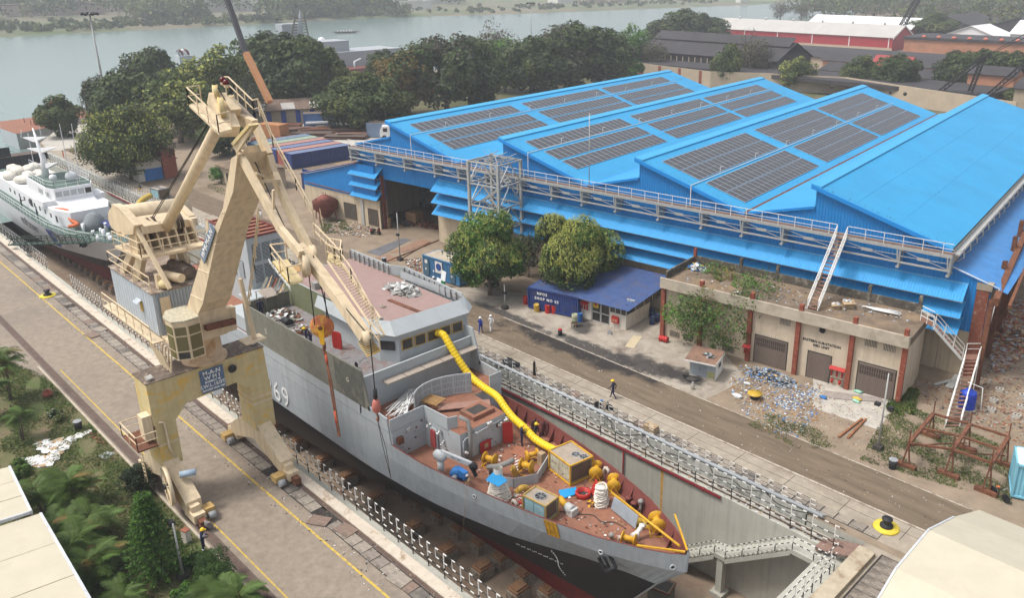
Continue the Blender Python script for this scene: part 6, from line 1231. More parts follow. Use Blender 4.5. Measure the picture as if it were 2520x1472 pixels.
for k in range(7):b=MB();b.box(-19.0+k*.42,DR-.6,GAL-.05+k*.13,-18.6+k*.42,DR+.9,GAL+.06+k*.13);b.build('step',mat('step_brown',(.22,.14,.11),.9,var=.2),t)
# == portal crane on the quay
m_cy=mat('crane_cream',(.66,.53,.355),.55,var=.07,scale=1.2,dirt=(.36,.20,.09),dscale=1.3,damt=-.05,dcon=.12,streak=.22)
m_cyy=mat('crane_worn_yellow',(.56,.455,.24),.6,var=.1,scale=1.5,dirt=(.66,.42,.10),dscale=.8,damt=.35,dcon=.08,streak=.12)
m_ctop=mat('grimy_top',(.13,.10,.08),.9,var=.3,scale=3,dirt=(.30,.24,.18),dscale=2,damt=.35)
m_hs=mat('machine_house_grey',(.42,.46,.50),.6,var=.07,streak=.1,corr=((1,0,0),.5));m_hf=mat('house_front_grey',(.26,.30,.34),.6,var=.08)
crane=thing('portal_crane','cream and yellow portal crane straddling the quay road beside the grey ship','crane',(-53.1,19,0))
R0,R1,UC=15.3,22.1,-53.1
def P3(*a,m=None,name='part',**k):return a
b=MB();b.slab([(-52,14.75,9.2),(-52,22.6,9.2),(-52,22.7,6.6),(-52,21.0,6.6),(-52,20.4,7.25),(-52,17,7.05),(-52,16.2,6.2),(-52,14.75,6.2)],(-2.2,0,0));b.build('portal_beam',m_cyy,crane)
b=MB();b.box(-54.25,14.7,9.2,-51.95,22.65,9.26);b.build('beam_top',m_ctop,crane)
for v,w_,zt in((R0+.05,1.35,6.2),(R1-.2,1.5,6.6)):
 b=MB();b.prism([(-54.2,v-w_/2+.15),(-52.0,v-w_/2+.15),(-52.0,v+w_/2+.1),(-54.2,v+w_/2+.1)],3.0,zt);b.build('leg',m_cyy,crane)
 for s_ in(-1,1):
  e=UC+s_*3.9;b=MB();b.slab([(UC,v-.5,3.6),(UC+s_*1.1,v-.5,3.4),(e,v-.45,1.55),(e,v-.45,.75),(e-s_*.6,v-.45,.75),(UC,v-.5,1.9)],(0,1.0,0));b.build('sill_arm',m_cy,crane)
 for s_ in(-1,1):
  e=UC+s_*4.0;bg_=MB();bg_.box(e-.8,v-.38,.35,e+.8,v+.38,.95);bg_.box(e-.3,v-.3,.95,e+.3,v+.3,1.35);o=bg_.build('bogie',m_cy,crane)
  for x in(-.5,.5):b=MB();b.lathe((e+x,v,.32),[(0,-.18),(.3,-.18),(.3,.18),(0,.18)],14,axis=(0,1,0));b.build('wheel',m_rust,o)
  b=MB();b.box(e+s_*.8,v-.22,.2,e+s_*1.35,v+.22,.7);b.build('buffer',m_rust,o)
  sd=1 if v<18 else-1
  b=MB();b.box(e-.35,v+sd*.4,.35,e+.35,v+sd*1.15,.8);b.build('gear_case',mat('gear_case_ochre',(.50,.33,.12),.7,var=.15),o)
  b=MB();b.tube([(e+.6,v+sd*.6,.4),(e+.6,v+sd*1.05,.4)],.24,12);b.build('drive_motor',M_G,o)
 for zf in(5.05,5.5)if v>20 else(4.6,):b=MB();b.box(-54.23,v-w_/2+.12,zf,-51.97,v+w_/2+.13,zf+.14);b.build('flange_joint',m_cy,crane)
m_np=mat('nameplate_blue',(.10,.15,.24),.6);m_grn=mat('blue_grey_plate',(.16,.20,.26),.6)
b=MB();b.box(-51.97,18.05,7.25,-51.93,19.65,8.95);npl=b.build('name_plate',m_np,crane)
for s_,z,sz in(('M-A-N',8.66,.42),('W M I',8.3,.40),('BOMBAY 78',8.02,.2),('S.W.L.15/3T.',7.73,.34),('SUCCESS YEAR 1987',7.44,.17)):text_obj('lettering',s_,sz,(-51.925,18.85,z),(0,1,0),(0,0,1),m_wtxt,crane,.004,bold=.008)
b=MB();b.box(-51.97,18.75,6.85,-51.94,19.35,7.2);b.build('small_plate',m_wtxt,crane)
b=MB();b.lathe((-51.9,20.2,8.45),[(.25,0),(.3,.12),(.12,.25),(0,.25)],14,axis=(1,0,0),ms=[0,0,0,0]);b.build('horn_lamp',m_black,crane)
for(u,v)in((-52.3,15.1),(-52.6,22.2)):b=MB();b.obox((u,v,9.5),.3,.4,.15,.3,0,(0,.6));b.beam((u,v,9.26),(u,v,9.45),.06);b.build('flood_lamp',m_foil,crane)
b=MB();b.box(-52.9,14.15,5.3,-52.1,14.72,7.0);b.build('switch_cabinet',m_cy,crane)
b=MB();b.box(-54.4,13.45,4.95,-51.6,14.7,5.05);b.build('side_platform',m_rust,crane)
def rail3(pts,h=1.0,m=None,parent=None,name='guard_rail',mid=True,r=.03,step=1.1):
 b=MB();P_=[Vector(p)for p in pts];up=Vector((0,0,h))
 for a,c_ in zip(P_[:-1],P_[1:]):
  b.beam(a+up,c_+up,r*2);
  if mid:b.beam(a+up*.5,c_+up*.5,r*1.5)
  n=max(1,int((c_-a).length/step))
  for k in range(n+1):q=a.lerp(c_,k/n);b.beam(q,q+up,r*1.6)
 return b.build(name,m or m_cy,parent or crane)
rail3([(-54.4,14.7,5.05),(-54.4,13.45,5.05),(-51.6,13.45,5.05),(-51.6,14.7,5.05)])
b=MB();[b.beam((-54.5,14.3,z),(-54.1,14.3,z),.04)for z in np.arange(1.6,5,.3)];b.beam((-54.5,14.3,1.2),(-54.5,14.3,5),.05);b.beam((-54.1,14.3,1.2),(-54.1,14.3,5),.05);b.build('ladder',m_cy,crane)
b=MB();b.tube([(-51.9,15.05,6.4),(-51.9,15.35,6.3),(-51.85,15.4,4.4),(-51.75,15.6,3.6)],.09,8);b.build('conduit',m_cy,crane)
cr_=Vector((-50.8,14.55,2.35));ax_=Vector((-.15,-1,0)).normalized();cw_=link('cable_reel',None,crane,tuple(Vector((0,0,0))))
b=MB();b.lathe(cr_,[(1.25,-.12),(1.32,-.12),(1.32,.12),(1.25,.12),(1.25,-.12)],28,axis=ax_);b.build('reel_rim',m_cy,crane)
b=MB();q_=ax_.to_track_quat('Z','Y')
for k in range(14):a=k*.449;p_=q_@Vector((math.cos(a)*1.28,math.sin(a)*1.28,.08));b.beam(cr_+ax_*.1+p_*.12,cr_+p_,.05)
b.build('reel_spokes',m_cy,crane);b=MB();b.lathe(cr_,[(.2,-.2),(.2,.25),(0,.25)],12,axis=ax_);b.build('reel_hub',m_black,crane);bpy.data.objects.remove(cw_)
b=MB();b.tube([(-50.6,15.3,2.9),(-50.2,16.2,2.9)],.22,12);b.build('reel_motor',M_LB,crane)
b=MB();b.lathe((UC,19.0,9.2),[(1.45,0),(1.45,.25),(1.2,.3),(1.15,1.9),(1.3,2.0),(1.3,2.25),(1.5,2.3),(1.5,2.6)],24);b.build('slew_column',mat('column_streaked',(.60,.43,.27),.6,var=.1,dirt=(.30,.13,.03),dscale=1.2,damt=.35,dcon=.2),crane)
b=MB();b.box(-61.6,16.7,11.25,-51.6,20.6,11.5);b.build('slewing_frame',m_cy,crane)
b=MB();b.box(-61.3,16.6,11.5,-53.6,20.4,14.45);b.build('machine_house',m_hs,crane)
b=MB();n=17
for k in range(n):y0=16.75+k*.21;b.slab([(-53.6,y0,11.5),(-53.54,y0+.06,11.5),(-53.54,y0+.06,14.4),(-53.6,y0,14.4)],(0,.08,0))
b.build('front_cladding',m_hf,crane)
b=MB();b.box(-61.4,16.5,14.45,-53.5,20.5,14.52);b.build('house_roof',mat('house_roof',(.22,.165,.13),.9,var=.3,scale=2,dirt=(.42,.36,.29),dscale=.9,damt=.6),crane)
b=MB();b.box(-56.3,16.56,12.6,-55.8,16.6,13.3);b.build('house_window',m_gold,crane);b=MB();b.slab([(-56.5,16.55,13.45),(-55.7,16.55,13.45),(-55.7,16.2,13.25),(-56.5,16.2,13.25)],(0,0,.03));b.build('window_hood',m_hs,crane)
b=MB();b.box(-53.53,16.95,12.3,-53.5,17.6,14.1);b.build('house_door',m_cy,crane)
rail3([(-53.7,20.4,14.5),(-61.3,20.4,14.5),(-61.3,16.6,14.5),(-53.7,16.6,14.5)],1.1,step=1.3)
rail3([(-62.3,16.0,11.4),(-53.4,16.0,11.4)],1.0,step=1.3);b=MB();b.box(-62.4,15.95,11.3,-53.0,16.6,11.4);b.build('catwalk',m_cy,crane)
b=MB()
for a in range(4):u=-52.9+a*.5;b.beam((u-.5,15.9,11.3),(u,16.2,9.8),.1);b.beam((u,16.2,9.8),(u+.1,16.4,11.3),.08)
b.build('cab_support',m_cy,crane)
cb0=[(-52.3,16.9),(-51.3,16.35),(-50.3,16.4),(-49.9,17.1),(-50.0,18.0),(-52.3,18.2)]
b=MB();b.prism(cb0,10.9,13.5);b.build('cab_shell',m_cy,crane);b=MB();b.prism([(x*1.0+(.1 if x>-51 else-.1),y-.08)for x,y in cb0],13.5,13.62);b.build('cab_roof',mat('cab_roof_flaking',(.42,.38,.28),.9,var=.3,scale=5),crane)
m_cw=mat('cab_glass',(.13,.11,.045),.12,var=.15,spec=.6)
for i in range(4):
 (x0,y0),(x1,y1)=cb0[i],cb0[i+1];d=Vector((x1-x0,y1-y0,0));n_=Vector((d.y,-d.x,0)).normalized()*.02;P0_=Vector((x0,y0,0))
 for(za,zb)in((11.0,11.45),(11.55,12.5),(12.6,13.15)):
  b=MB();p_=P0_+d*.09+n_;q_=P0_+d*.91+n_;b.slab([p_+Vector((0,0,za)),q_+Vector((0,0,za)),q_+Vector((0,0,zb)),p_+Vector((0,0,zb))],n_*.5);b.build('cab_window',m_cw if(i,za)!=(2,11.0)else M_K,crane)
near=[(-52.3,13.2),(-48.2,17.9),(-44.0,21.8),(-42.0,24.9),(-41.2,25.2),(-42.4,23.0),(-45.3,20.0),(-49.2,14.6),(-50.2,13.7),(-50.6,11.6),(-53.3,11.5)]
b=MB();k=len(b.v);b.slab([(u,18.0,z)for u,z in near],(-.25,1.9,-.1));b.build('mast_post',m_cy,crane)
for z0,ua,ub in((14.8,-50.9,-49.05),(17.0,-48.9,-47.4),(19.2,-46.8,-45.7),(21.5,-44.3,-43.8)):b=MB();b.beam((ua,17.98,z0),(ub,17.98,z0+.12),.03,.03);b.beam((ub+.02,18.0,z0+.12),(ub-.2,19.9,z0),.03,.03);b.build('plate_seam',mat('seam_pale',(.72,.60,.44),.5),crane)
b=MB();b.slab([(-50.55,18.1,11.7),(-50.35,18.1,13.5),(-50.75,20.6,13.2),(-51.0,20.6,11.5)],(-.6,0,0));b.build('mast_foot',m_cy,crane)
b=MB();b.beam((-50.2,18.3,12.6),(-50.4,20.3,12.4),.35,.35);b.build('mast_crossbeam',m_rust,crane)
sb=[(-45.7,17.93,20.6),(-45.3,17.93,20.2),(-47.6,17.93,17.7),(-48.05,17.93,18.2)]
b=MB();b.slab(sb,(0,-.05,0));b.build('sign_board',m_grn,crane)
text_obj('lettering','WMI-M-A-N',.55,(-46.66,17.86,19.17),(2.3,0,2.45),(-2.45,0,2.3),m_wtxt,crane,.004,bold=.01)
rail3([(-49.8,20.9,12.4),(-46.3,20.3,17.0),(-44.5,20.2,20.5)],.8,step=.9)
b=MB();b.box(-50.5,20.4,10.9,-49.4,21.8,11.0);b.beam((-49.9,21.2,11),(-50.3,21.0,15.2),.3,.2);b.build('rear_access',m_cy,crane)
for(p_,q_)in(((-59.3,16.9,14.5),(-57.2,17.2,16.6)),((-56.9,16.9,14.5),(-56.0,17.3,16.8)),((-59.3,20.2,14.5),(-57.6,19.6,16.6)),((-56.9,20.2,14.5),(-56.2,19.6,16.6))):
 b=MB();b.beam(p_,q_,.45,.5);b.build('gantry_leg',m_cy,crane)
b=MB();b.slab([(-58.6,16.4,16.5),(-54.6,16.7,16.5),(-54.3,20.9,16.5),(-58.3,20.9,16.5)],(0,0,.18));b.build('upper_platform',m_cy,crane)
rail3([(-58.6,16.4,16.7),(-54.6,16.7,16.7),(-54.3,20.9,16.7)],1.0,step=1.2)
for k in range(7):b=MB();v=17.0+k*.6;b.slab([(-57.5,v,16.7),(-55.3,v,16.7),(-55.9,v,18.1),(-57.0,v,18.1)],(0,.12,0));b.build('sheave_plate',m_cy,crane)
for v in(18.0,18.35,19.7,20.0):b=MB();b.lathe((-56.4,v,18.0),[(0,-.06),(.75,-.06),(.65,0),(.75,.06),(0,.06)],18,axis=(0,1,0));b.build('sheave',m_trk,crane)
cwa,cwb=Vector((-57.6,16.6,18.7)),Vector((-59.4,21.5,18.0));b=MB()
b.tube([cwa,cwb],.88,18);b.build('counterweight_drum',m_cy,crane)
b=MB();dv=(cwb-cwa).normalized();b.slab([cwa+Vector((-.7,0,-1.4)),cwa+Vector((.9,0,-.9)),cwa+Vector((2.2,.1,-.6)),cwa+Vector((2.7,.1,.1)),cwa+Vector((.6,0,.9)),cwa+Vector((-.6,0,.9)),cwa+Vector((-1.1,0,0))],(cwb-cwa)*.12);b.slab([cwb+Vector((-.7,-.7,-1.2)),cwb+Vector((2.6,-.7,-.4)),cwb+Vector((2.7,-.7,.2)),cwb+Vector((.5,-.7,.8)),cwb+Vector((-.9,-.7,.3))],(cwb-cwa)*.1);b.slab([cwa+Vector((1.0,.5,.2)),cwa+Vector((2.6,.5,-.1)),cwa+Vector((2.7,.5,-.6)),cwa+Vector((1.0,.5,-.7))],(cwb-cwa)*.85);b.build('counterweight_lever',m_cy,crane)
b=MB();b.beam((-55.3,16.9,18.6),(-52.6,17.4,14.9),.22,.22);b.beam((-55.2,16.9,18.6),(-55.6,16.9,16.7),.16);b.beam((-54.2,21.0,18.4),(-53.6,20.6,16.7),.16);b.build('stay',m_cy,crane)
b=MB();b.ico((-53.8,17.5,14.9),.45,0,.1,(1.2,.8,.7),2);b.build('lamp_dome',m_cyy,crane)
b=MB();b.box(-56.4,18.2,14.52,-54.4,19.8,15.3);b.tube([(-56,18.9,15.4),(-54,19.2,15.2)],.35,10);b.build('winch',m_ctop,crane)
b=MB();b.box(-54.5,17.2,14.52,-54.0,17.6,15.5);b.tube([(-54.9,18.0,15.1),(-53.4,18.5,15.1)],.3,10);b.build('winch_motor',m_cy,crane)
tA,tB=Vector((-45.6,19.0,25.9)),Vector((-55.9,18.9,17.9))
b=MB();b.tube([tA,tB],.33,16);b.build('luffing_rod',m_cy,crane)
def pB(x,y,v):return GV((560+x/(1591/400))/1.31468,(250+y/(1591/400))/1.31468,v)
def pC(x,y,v):return GV((780+x/(1606/480))/1.31468,(560+y/(1606/480))/1.31468,v)
def pE(x,y,v):return GV((740+x/(1873/560))/1.31468,(820+y/(1873/560))/1.31468,v)
def bar(name,pts,w_,h_,m=m_cy,parent=None,up=(0,1,0)):
 b=MB()
 for a,c_ in zip(pts[:-1],pts[1:]):b.beam(a,c_,w_,h_,up=up)
 return b.build(name,m,parent or crane)
VN,VF=18.3,19.8
nearP=[pB(860,985,VN),pC(95,0,VN),pC(430,610,VN),pC(650,880,VN)]
farP=[pB(1060,620,VF),pB(1230,1000,VF),pC(350,0,VF),pC(490,330,VF),pC(740,830,VF)]
bar('jib_arm',nearP,.42,.28);bar('jib_arm',farP,.52,.3);bar('jib_arm',[pB(740,480,VF),pB(1060,620,VF)],.6,.35)
bar('jib_head',[pB(560,260,19.0),pB(740,700,18.6)],.75,.9);bar('jib_head',[pB(700,300,19.3),pB(800,460,19.3)],.55,.6)
b=MB();b.slab([pB(750,850,VN-.1),pB(1000,600,VN-.1),pB(1000,680,VN-.1),pB(820,975,VN-.1)],(0,.1,0));b.build('gusset_plate',m_cy,crane)
b=MB();b.slab([pB(740,850,VN-.2),pB(960,600,VN-.2),pB(990,620,VN-.2),pB(770,880,VN-.2)],(0,.5,0));b.build('gusset_flange',m_cyy,crane)
bar('jib_brace',[pB(840,960,VN),pB(1090,930,VF)],.5,.3);bar('jib_brace',[pB(880,1010,VN),pB(1230,1290,VF)],.16,.16);bar('jib_brace',[pB(900,930,VN),pB(1180,1420,VF)],.16,.16);bar('jib_brace',[pC(120,90,VN),pC(420,80,VF)],.15,.15)
bar('jib_brace',[pC(160,0,VN),pC(300,60,VF)],.12,.12);bar('jib_brace',[pC(350,180,VN),pC(350,390,VN)],.12,.12)
tipv=18.9
bar('jib_boom',[pC(620,800,18.8),pC(760,960,18.9),pE(1190,480,tipv),pE(1480,900,tipv)],.5,.5)
b=MB();b.tube([pB(470,200,19.0),pB(560,130,19)],.05);
for(x,y,v,r)in((550,200,18.9,.45),(625,400,18.6,.62),(770,370,19.6,.62)):
 b=MB();b.lathe(pB(x,y,v),[(0,-.12),(r,-.12),(r*.9,0),(r,.12),(0,.12)],18,axis=(.3,1,0));b.build('head_sheave',m_cyy,crane)
for(p_,r)in((pC(690,1000,18.4),.62),(pC(780,890,19.3),.55),(pE(1490,920,tipv-.25),.38)):
 b=MB();b.lathe(p_,[(0,-.1),(r,-.1),(r*.9,0),(r,.1),(0,.1)],20,axis=(.2,1,0));b.build('rope_sheave',m_cy,crane)
b=MB();q=[pB(205,345,17.6),pB(590,710,17.6),pB(760,660,18.3),pB(370,320,18.2)];b.slab(q,(0,0,-.15));b.build('head_platform',m_cy,crane)
rail3([q[3],q[0],q[1],q[2]],.9,step=.9)
b=MB();q=[pB(740,215,20.2),pB(1050,520,20.2),pB(900,520,19.8),pB(700,270,19.8)];b.slab(q,(0,0,-.12));b.build('head_platform',m_ledge,crane)
rail3([pB(690,210,20.2),q[0],q[1],pB(1120,500,20.2)],.95,step=.8)
for x,y in((640,40),(682,75)):q=pB(x,y,19.2);b=MB();b.lathe(q,[(.09,-.25),(.14,-.2),(.14,-.05)],10);b.lathe(q,[(.17,-.05),(.19,.05),(.12,.18),(0,.22)],12,1);b.build('warning_lamp',[m_cy,mat('lamp_red_dark',(.09,.008,.008),.2)],crane)
rail3([pB(1120,480,20.6),pB(1290,900,20.6),pB(1590,1450,20.6),pC(790,540,20.4)],.75,step=1.0)
rail3([pC(800,700,20.2),pC(1020,930,20.0),pC(1200,1180,19.8),pE(1560,740,19.6)],.8,step=.7)
b=MB()
lad0,lad1=pC(930,950,19.4),pE(1540,780,19.2);lad2,lad3=pC(1060,930,19.9),pE(1640,700,19.7)
b.beam(lad0,lad1,.08);b.beam(lad2,lad3,.08)
for k in range(26):f=k/25;b.beam(lad0.lerp(lad1,f),lad2.lerp(lad3,f),.035)
b.build('jib_ladder',m_cy,crane)
q=[pC(335,950,17.6),pC(520,1190,17.6),pC(670,1160,18.1),pC(500,930,18.1)];b=MB();b.slab(q,(0,0,-.12));b.build('knee_platform',m_cyy,crane);rail3([q[3],q[0],q[1],q[2]],.85,step=.7)
d=(q[1]-q[0]).normalized();text_obj('lettering','MAN-WMI',.48,(q[0]+q[1])/2+Vector((.0,-.06,-.16)),d,(.25,-.3,.9),m_wtxt,crane,.02,bold=.016)
q=[pC(930,930,19.9),pC(1090,1010,19.9),pC(1100,900,20.4),pC(950,870,20.4)];b=MB();b.slab(q,(0,0,-.1));b.build('knee_platform',m_cyy,crane);rail3([q[0],q[1],q[2],q[3]],.85,step=.6)
q=[pE(1400,960,18.7),pE(1500,1110,18.7),pE(1640,1045,19.2),pE(1540,910,19.2)];b=MB();b.slab(q,(0,0,-.08));b.build('tip_platform',m_cyy,crane);rail3([q[3],q[2]],.85,step=.5);b=MB()
for k in range(9):f=(k+.5)/9;b.beam(q[0].lerp(q[1],f)+Vector((0,0,.02)),q[3].lerp(q[2],f)+Vector((0,0,.02)),.03)
b.build('grating_bar',m_ctop,crane)
b=MB();b.beam(lad2,pE(1690,880,19.5),.06);b.beam(pE(1690,880,19.5),pE(1560,915,19.2),.06);b.beam(pE(1580,770,19.3),pE(1690,880,19.5),.05);b.build('tip_rail',m_cy,crane)
m_wire=mat('wire_rope',(.03,.028,.026),.7,var=.1)
b=MB();tp=pE(1530,930,tipv-.3);hk=Vector((tp.x,tp.y,14.9));
b.tube([tp,hk],.03,5);b.build('hoist_rope',m_wire,crane)
for(a,c_)in((pE(865,210,18.4),pE(900,760,18.4)),(pC(780,890,19.0),pE(1086,710,19.0)),(pC(900,1290,19.0),pE(1086,710,19.0))):
 b=MB();c2=Vector((a.x,a.y,c_.z))if a is not None else c_;b.tube([a,c2 if(c2-c_).length<.8 else c_],.03,5);b.build('hoist_rope',m_wire,crane)
for dx in(0,.25):b=MB();b.tube([pB(440,600+dx*100,18.3),(-56.3+dx,18.3,18.7)],.03,5);b.build('luffing_rope',m_wire,crane)
for(a,c_)in((pB(575,130,18.9),pB(780,480,19.2)),(pB(780,480,19.2),pC(560,780,18.9)),(pC(560,780,18.9),pE(1480,850,18.7))):b=MB();b.tube([a,c_],.03,5);b.build('running_rope',m_wire,crane)
hb=thing('hook_block','large red and yellow hook block hanging above the bridge wing of the grey ship','hook block',pE(1010,790,19.0));p_=pE(1010,790,19.0)
b=MB();b.lathe(p_,[(0,-.16),(.52,-.16),(.62,-.05),(.62,.05),(.52,.16),(0,.16)],24,axis=(.65,-.7,.1));b.build('sheave',mat('block_red_yellow',(.45,.14,.06),.7,var=.3,dirt=(.55,.33,.05),dscale=1.4,damt=.6),hb)
b=MB();nn=Vector((.65,-.7,.1)).normalized()*.2;b.slab([p_+nn+Vector((-.18,-.1,.1)),p_+nn+Vector((.18,.1,.1)),p_+nn+Vector((.1,.06,-.95)),p_+nn+Vector((-.1,-.06,-.95))],nn*.3);b.build('cheek_plate',m_fyel,hb)
b=MB();b.lathe(p_+nn*1.4,[(.12,0),(.12,.06),(0,.06)],10,axis=(.65,-.7,.1));b.build('pin',m_rust,hb)
b=MB();h0=p_+Vector((0,0,-1.1));b.tube([h0+Vector((0,0,.2)),h0+Vector((0,0,-.1)),h0+Vector((-.18,.05,-.3)),h0+Vector((-.05,.02,-.5)),h0+Vector((.15,-.05,-.35))],.09,8);b.build('hook',m_rust,hb)
sl_=thing('lifting_sling','long rust brown web slings hanging from the big hook down the ship side','sling',h0)
for dx in(-.04,.1):
 b=MB();e=pE(1085,1380,18.6)if dx<0 else pE(1105,1440,18.6);e2=GT(2,1,805 if dx<0 else 825,1340,0);q=GV(*T(2,1,808+dx*100,1345),18.2);b.tube([h0+Vector((0,0,-.4)),h0.lerp(q,.45)+Vector((dx,0,0)),q],.045,5);b.build('sling_leg',m_rust,sl_)
 b=MB();b.tube([h0.lerp(q,.1),h0.lerp(q,.2)],.07,6);b.tube([h0.lerp(q,.72),h0.lerp(q,.86)],.06,6);b.build('sling_sleeve',mat('sleeve_red',(.38,.07,.03),.8),sl_)
ch=thing('auxiliary_hook','small red hook ball on a chain below the jib tip','hook',hk);b=MB();c0=GV(*T(2,1,1150,720),tp.y);c1=GV(*T(2,1,1168,980),tp.y);c1=Vector((tp.x,tp.y,c1.z));
b.tube([hk+Vector((0,0,.3)),hk+Vector((0,0,-.2))],.1,6);z=hk.z-.2;k=0
while z>c1.z:b.obox((tp.x,tp.y,z),.1 if k%2 else .03,.03 if k%2 else .1,.14);z-=.11;k+=1
b.build('chain',m_black,ch);b=MB();b.lathe((tp.x,tp.y,c1.z-.75),[(.06,0),(.2,.15),(.22,.4),(.15,.7),(.05,.75)],14);b.build('hook_ball',mat('ball_red',(.40,.13,.10),.6,var=.15),ch)
b=MB();h2=Vector((tp.x,tp.y,c1.z-.8));b.tube([h2,h2+Vector((.1,0,-.15)),h2+Vector((.05,0,-.35)),h2+Vector((-.12,0,-.3))],.05,6);b.build('hook',m_rust,ch)
b=MB();e1=GV(*T(3,1,1320,300),tp.y+.1);b.tube([h2+Vector((0,0,-.35)),h2.lerp(e1,.5)+Vector((-.12,0,0)),e1],.018,4);b.tube([h2+Vector((0,0,-.35)),h2.lerp(e1,.5)+Vector((.15,0,0)),e1],.018,4);b.build('wire_sling',M_K,ch)
b=MB();b.tube([GT(3,1,2060,380,2.3),GT(3,1,2050,560,1.0),GT(3,1,2020,900,-3),GT(3,1,1990,1130,-7.9)],.02,4);tag(b.build('hanging_line',M_T),'thin tan line hanging from the foredeck to the dock floor','rope')
# == white coast guard vessel, dock gate, ships on the river
W1=32.6;wd=.8
m_wh=mat('ship_white',(.74,.75,.76),.45,var=.04);m_gd=mat('green_deck',(.085,.13,.11),.8,var=.12);m_navy=mat('navy_blue',(.02,.03,.12),.6,var=.15);m_tarp=mat('grey_tarpaulin',(.20,.22,.23),.8,var=.15,scale=1.5,bump=.6,bscale=3);m_or=mat('orange_duct',(.55,.14,.05),.6,var=.12)
ws=thing('coast_guard_ship','white coast guard vessel with green decks behind the crane in the dry dock','ship',(-142,W1,FLZ+1.2))
L2=[(wd,-112.5,[(0,.1),(1.5,1.3),(4,2.7),(8,4.0),(14,4.9),(20,5.1),(60,5.0)]),(-.6,-113.8,[(0,.06),(4,1.9),(9,3.5),(15,4.5),(24,4.9),(60,4.8)]),(-3.0,-117.0,[(0,.05),(5,1.5),(12,3.2),(20,4.3),(60,4.5)]),(-4.6,-119.5,[(0,.04),(8,1.4),(16,2.8),(25,3.8),(60,4.0)]),(-6.9,-122,[(0,.03),(10,.5),(22,1.5),(40,2.5),(60,2.2)])]
D2=[0,.7,1.5,2.7,4,6,8,11,14,20,28,38,48,60]
for s_ in(-1,1):
 b=MB();rows=[]
 for z,us,tab in L2:
  rows.append(len(b.v));f=(-174-us)/-60.
  for d in D2:b.v.append((us-d*f,W1+s_*lerp_tab(tab,d*f),z))
 for j in range(4):
  for i in range(len(D2)-1):q=(rows[j]+i,rows[j]+i+1,rows[j+1]+i+1,rows[j+1]+i);b.face(q if s_>0 else q[::-1],(0,0,1,2)[j],True)
 b.build('hull_side',[m_wh,m_hblk,m_hred],ws)
f=61.5/60;b=MB();b.poly([(-112.5-d*f,W1-lerp_tab(L2[0][2],d*f)+.05,wd-.03)for d in D2]+[(-112.5-d*f,W1+lerp_tab(L2[0][2],d*f)-.05,wd-.03)for d in D2[::-1]]);b.build('main_deck',m_gd,ws)
for s_ in(-1,1):rail3([(-112.5-d*f,W1+s_*(lerp_tab(L2[0][2],d*f)-.12),wd)for d in(0.5,2,4,8,14,20,28,38,48,60)],1.0,m_wh,ws,'deck_rail',True,.025,1.4)
for(p,z0,z1,nm)in(([(-124.5,30.2),(-124.5,35.0),(-128,36.2),(-160,36.2),(-160,29.0),(-128,29.0)],wd,3.0,'lower_deckhouse'),([(-130.2,30.2),(-130.2,35.0),(-132,35.6),(-141.5,35.6),(-141.5,29.6),(-132,29.6)],3.0,5.3,'bridge')):
 b=MB();b.prism(p,z0,z1);b.build(nm,m_wh,ws)
b=MB();b.slab([(-124.5,30.2,1.6),(-124.5,35,1.6),(-130.3,35,3.6),(-130.3,30.2,3.6)],(0,0,.05));b.build('sloping_front',m_wh,ws)
b=MB();b.prism([(-130.4,28.6),(-130.4,36.6),(-133.5,36.6),(-133.5,28.6)],2.95,3.7);b.build('bridge_wing',m_wh,ws)
b=MB();b.poly([(-130.5,30.2,5.33),(-130.5,35.0,5.33),(-132,35.4,5.33),(-141.3,35.4,5.33),(-141.3,29.8,5.33),(-132,29.8,5.33)]);b.build('bridge_top',m_gd,ws)
for k in range(5):v0=30.35+k*.94;b=MB();b.box(-130.2,v0,4.1,-130.15,v0+.76,4.85);b.build('bridge_window',mat('pale_glass',(.40,.42,.42),.2)if k<4 else m_glass,ws)
for u in(-131.2,-133.4,-134.6):b=MB();b.box(u-.9,29.55,4.1,u,29.6,4.8);b.build('side_window',mat('pale_glass',(.40,.42,.42),.2),ws)
rail3([(-141,29.8,5.3),(-132,29.8,5.3),(-130.4,30.4,5.3),(-130.4,34.9,5.3),(-132,35.4,5.3),(-141,35.4,5.3)],1.0,m_wh,ws,'top_rail',True,.025,1.2)
for k in range(9):b=MB();b.box(-129.5-k*2.6,28.96,1.7,-128.9-k*2.6,29.0,2.3);b.build('porthole',m_glass,ws)
MV=31.8;mb_,mt_=GV(*(lambda x,y:((x/(1354/460))/1.31468,(400+y/(1354/460))/1.31468))(450,580),MV),None
def gw(x,y,v):return GV((x/(1354/460))/1.31468,(400+y/(1354/460))/1.31468,v)
b=MB();b.tube([gw(450,590,MV),gw(410,330,MV),gw(360,190,MV),gw(310,40,MV)],.4,8,radii=[.6,.4,.25,.08]);b.build('mast',m_wh,ws)
for(a,c_,e,y)in((210,430,120,150),(250,520,300,255),(350,540,440,400)):
 p_,q_,r_=gw(a,y-20,MV),gw(c_,y-25,MV),gw((a+c_)/2,y+25,MV);b=MB();b.slab([p_,q_,r_],(0,.5,0));b.build('mast_yard',m_wh,ws)
for(a,d,e,g_)in((265,90,355,560),(565,0,660,470),(680,0,760,550),(120,480,150,590),(200,60,200,130),(375,30,390,110)):b=MB();b.tube([gw(a,d,MV+.5),gw(e,g_,MV+.5)],.05,5);b.build('whip_aerial',m_wh,ws)
for(x,y,v,r)in((680,500,34.2,.85),(503,510,31.6,.5),(500,660,30.5,.45)):q=gw(x,y,v);b=MB();b.lathe(q,[(r*.55,-r*1.8),(r*.55,-r*.9),(r,-r*.6),(r,.1*r),(r*.8,r*.6),(0,r*.95)],16);b.build('radome',m_wh,ws)
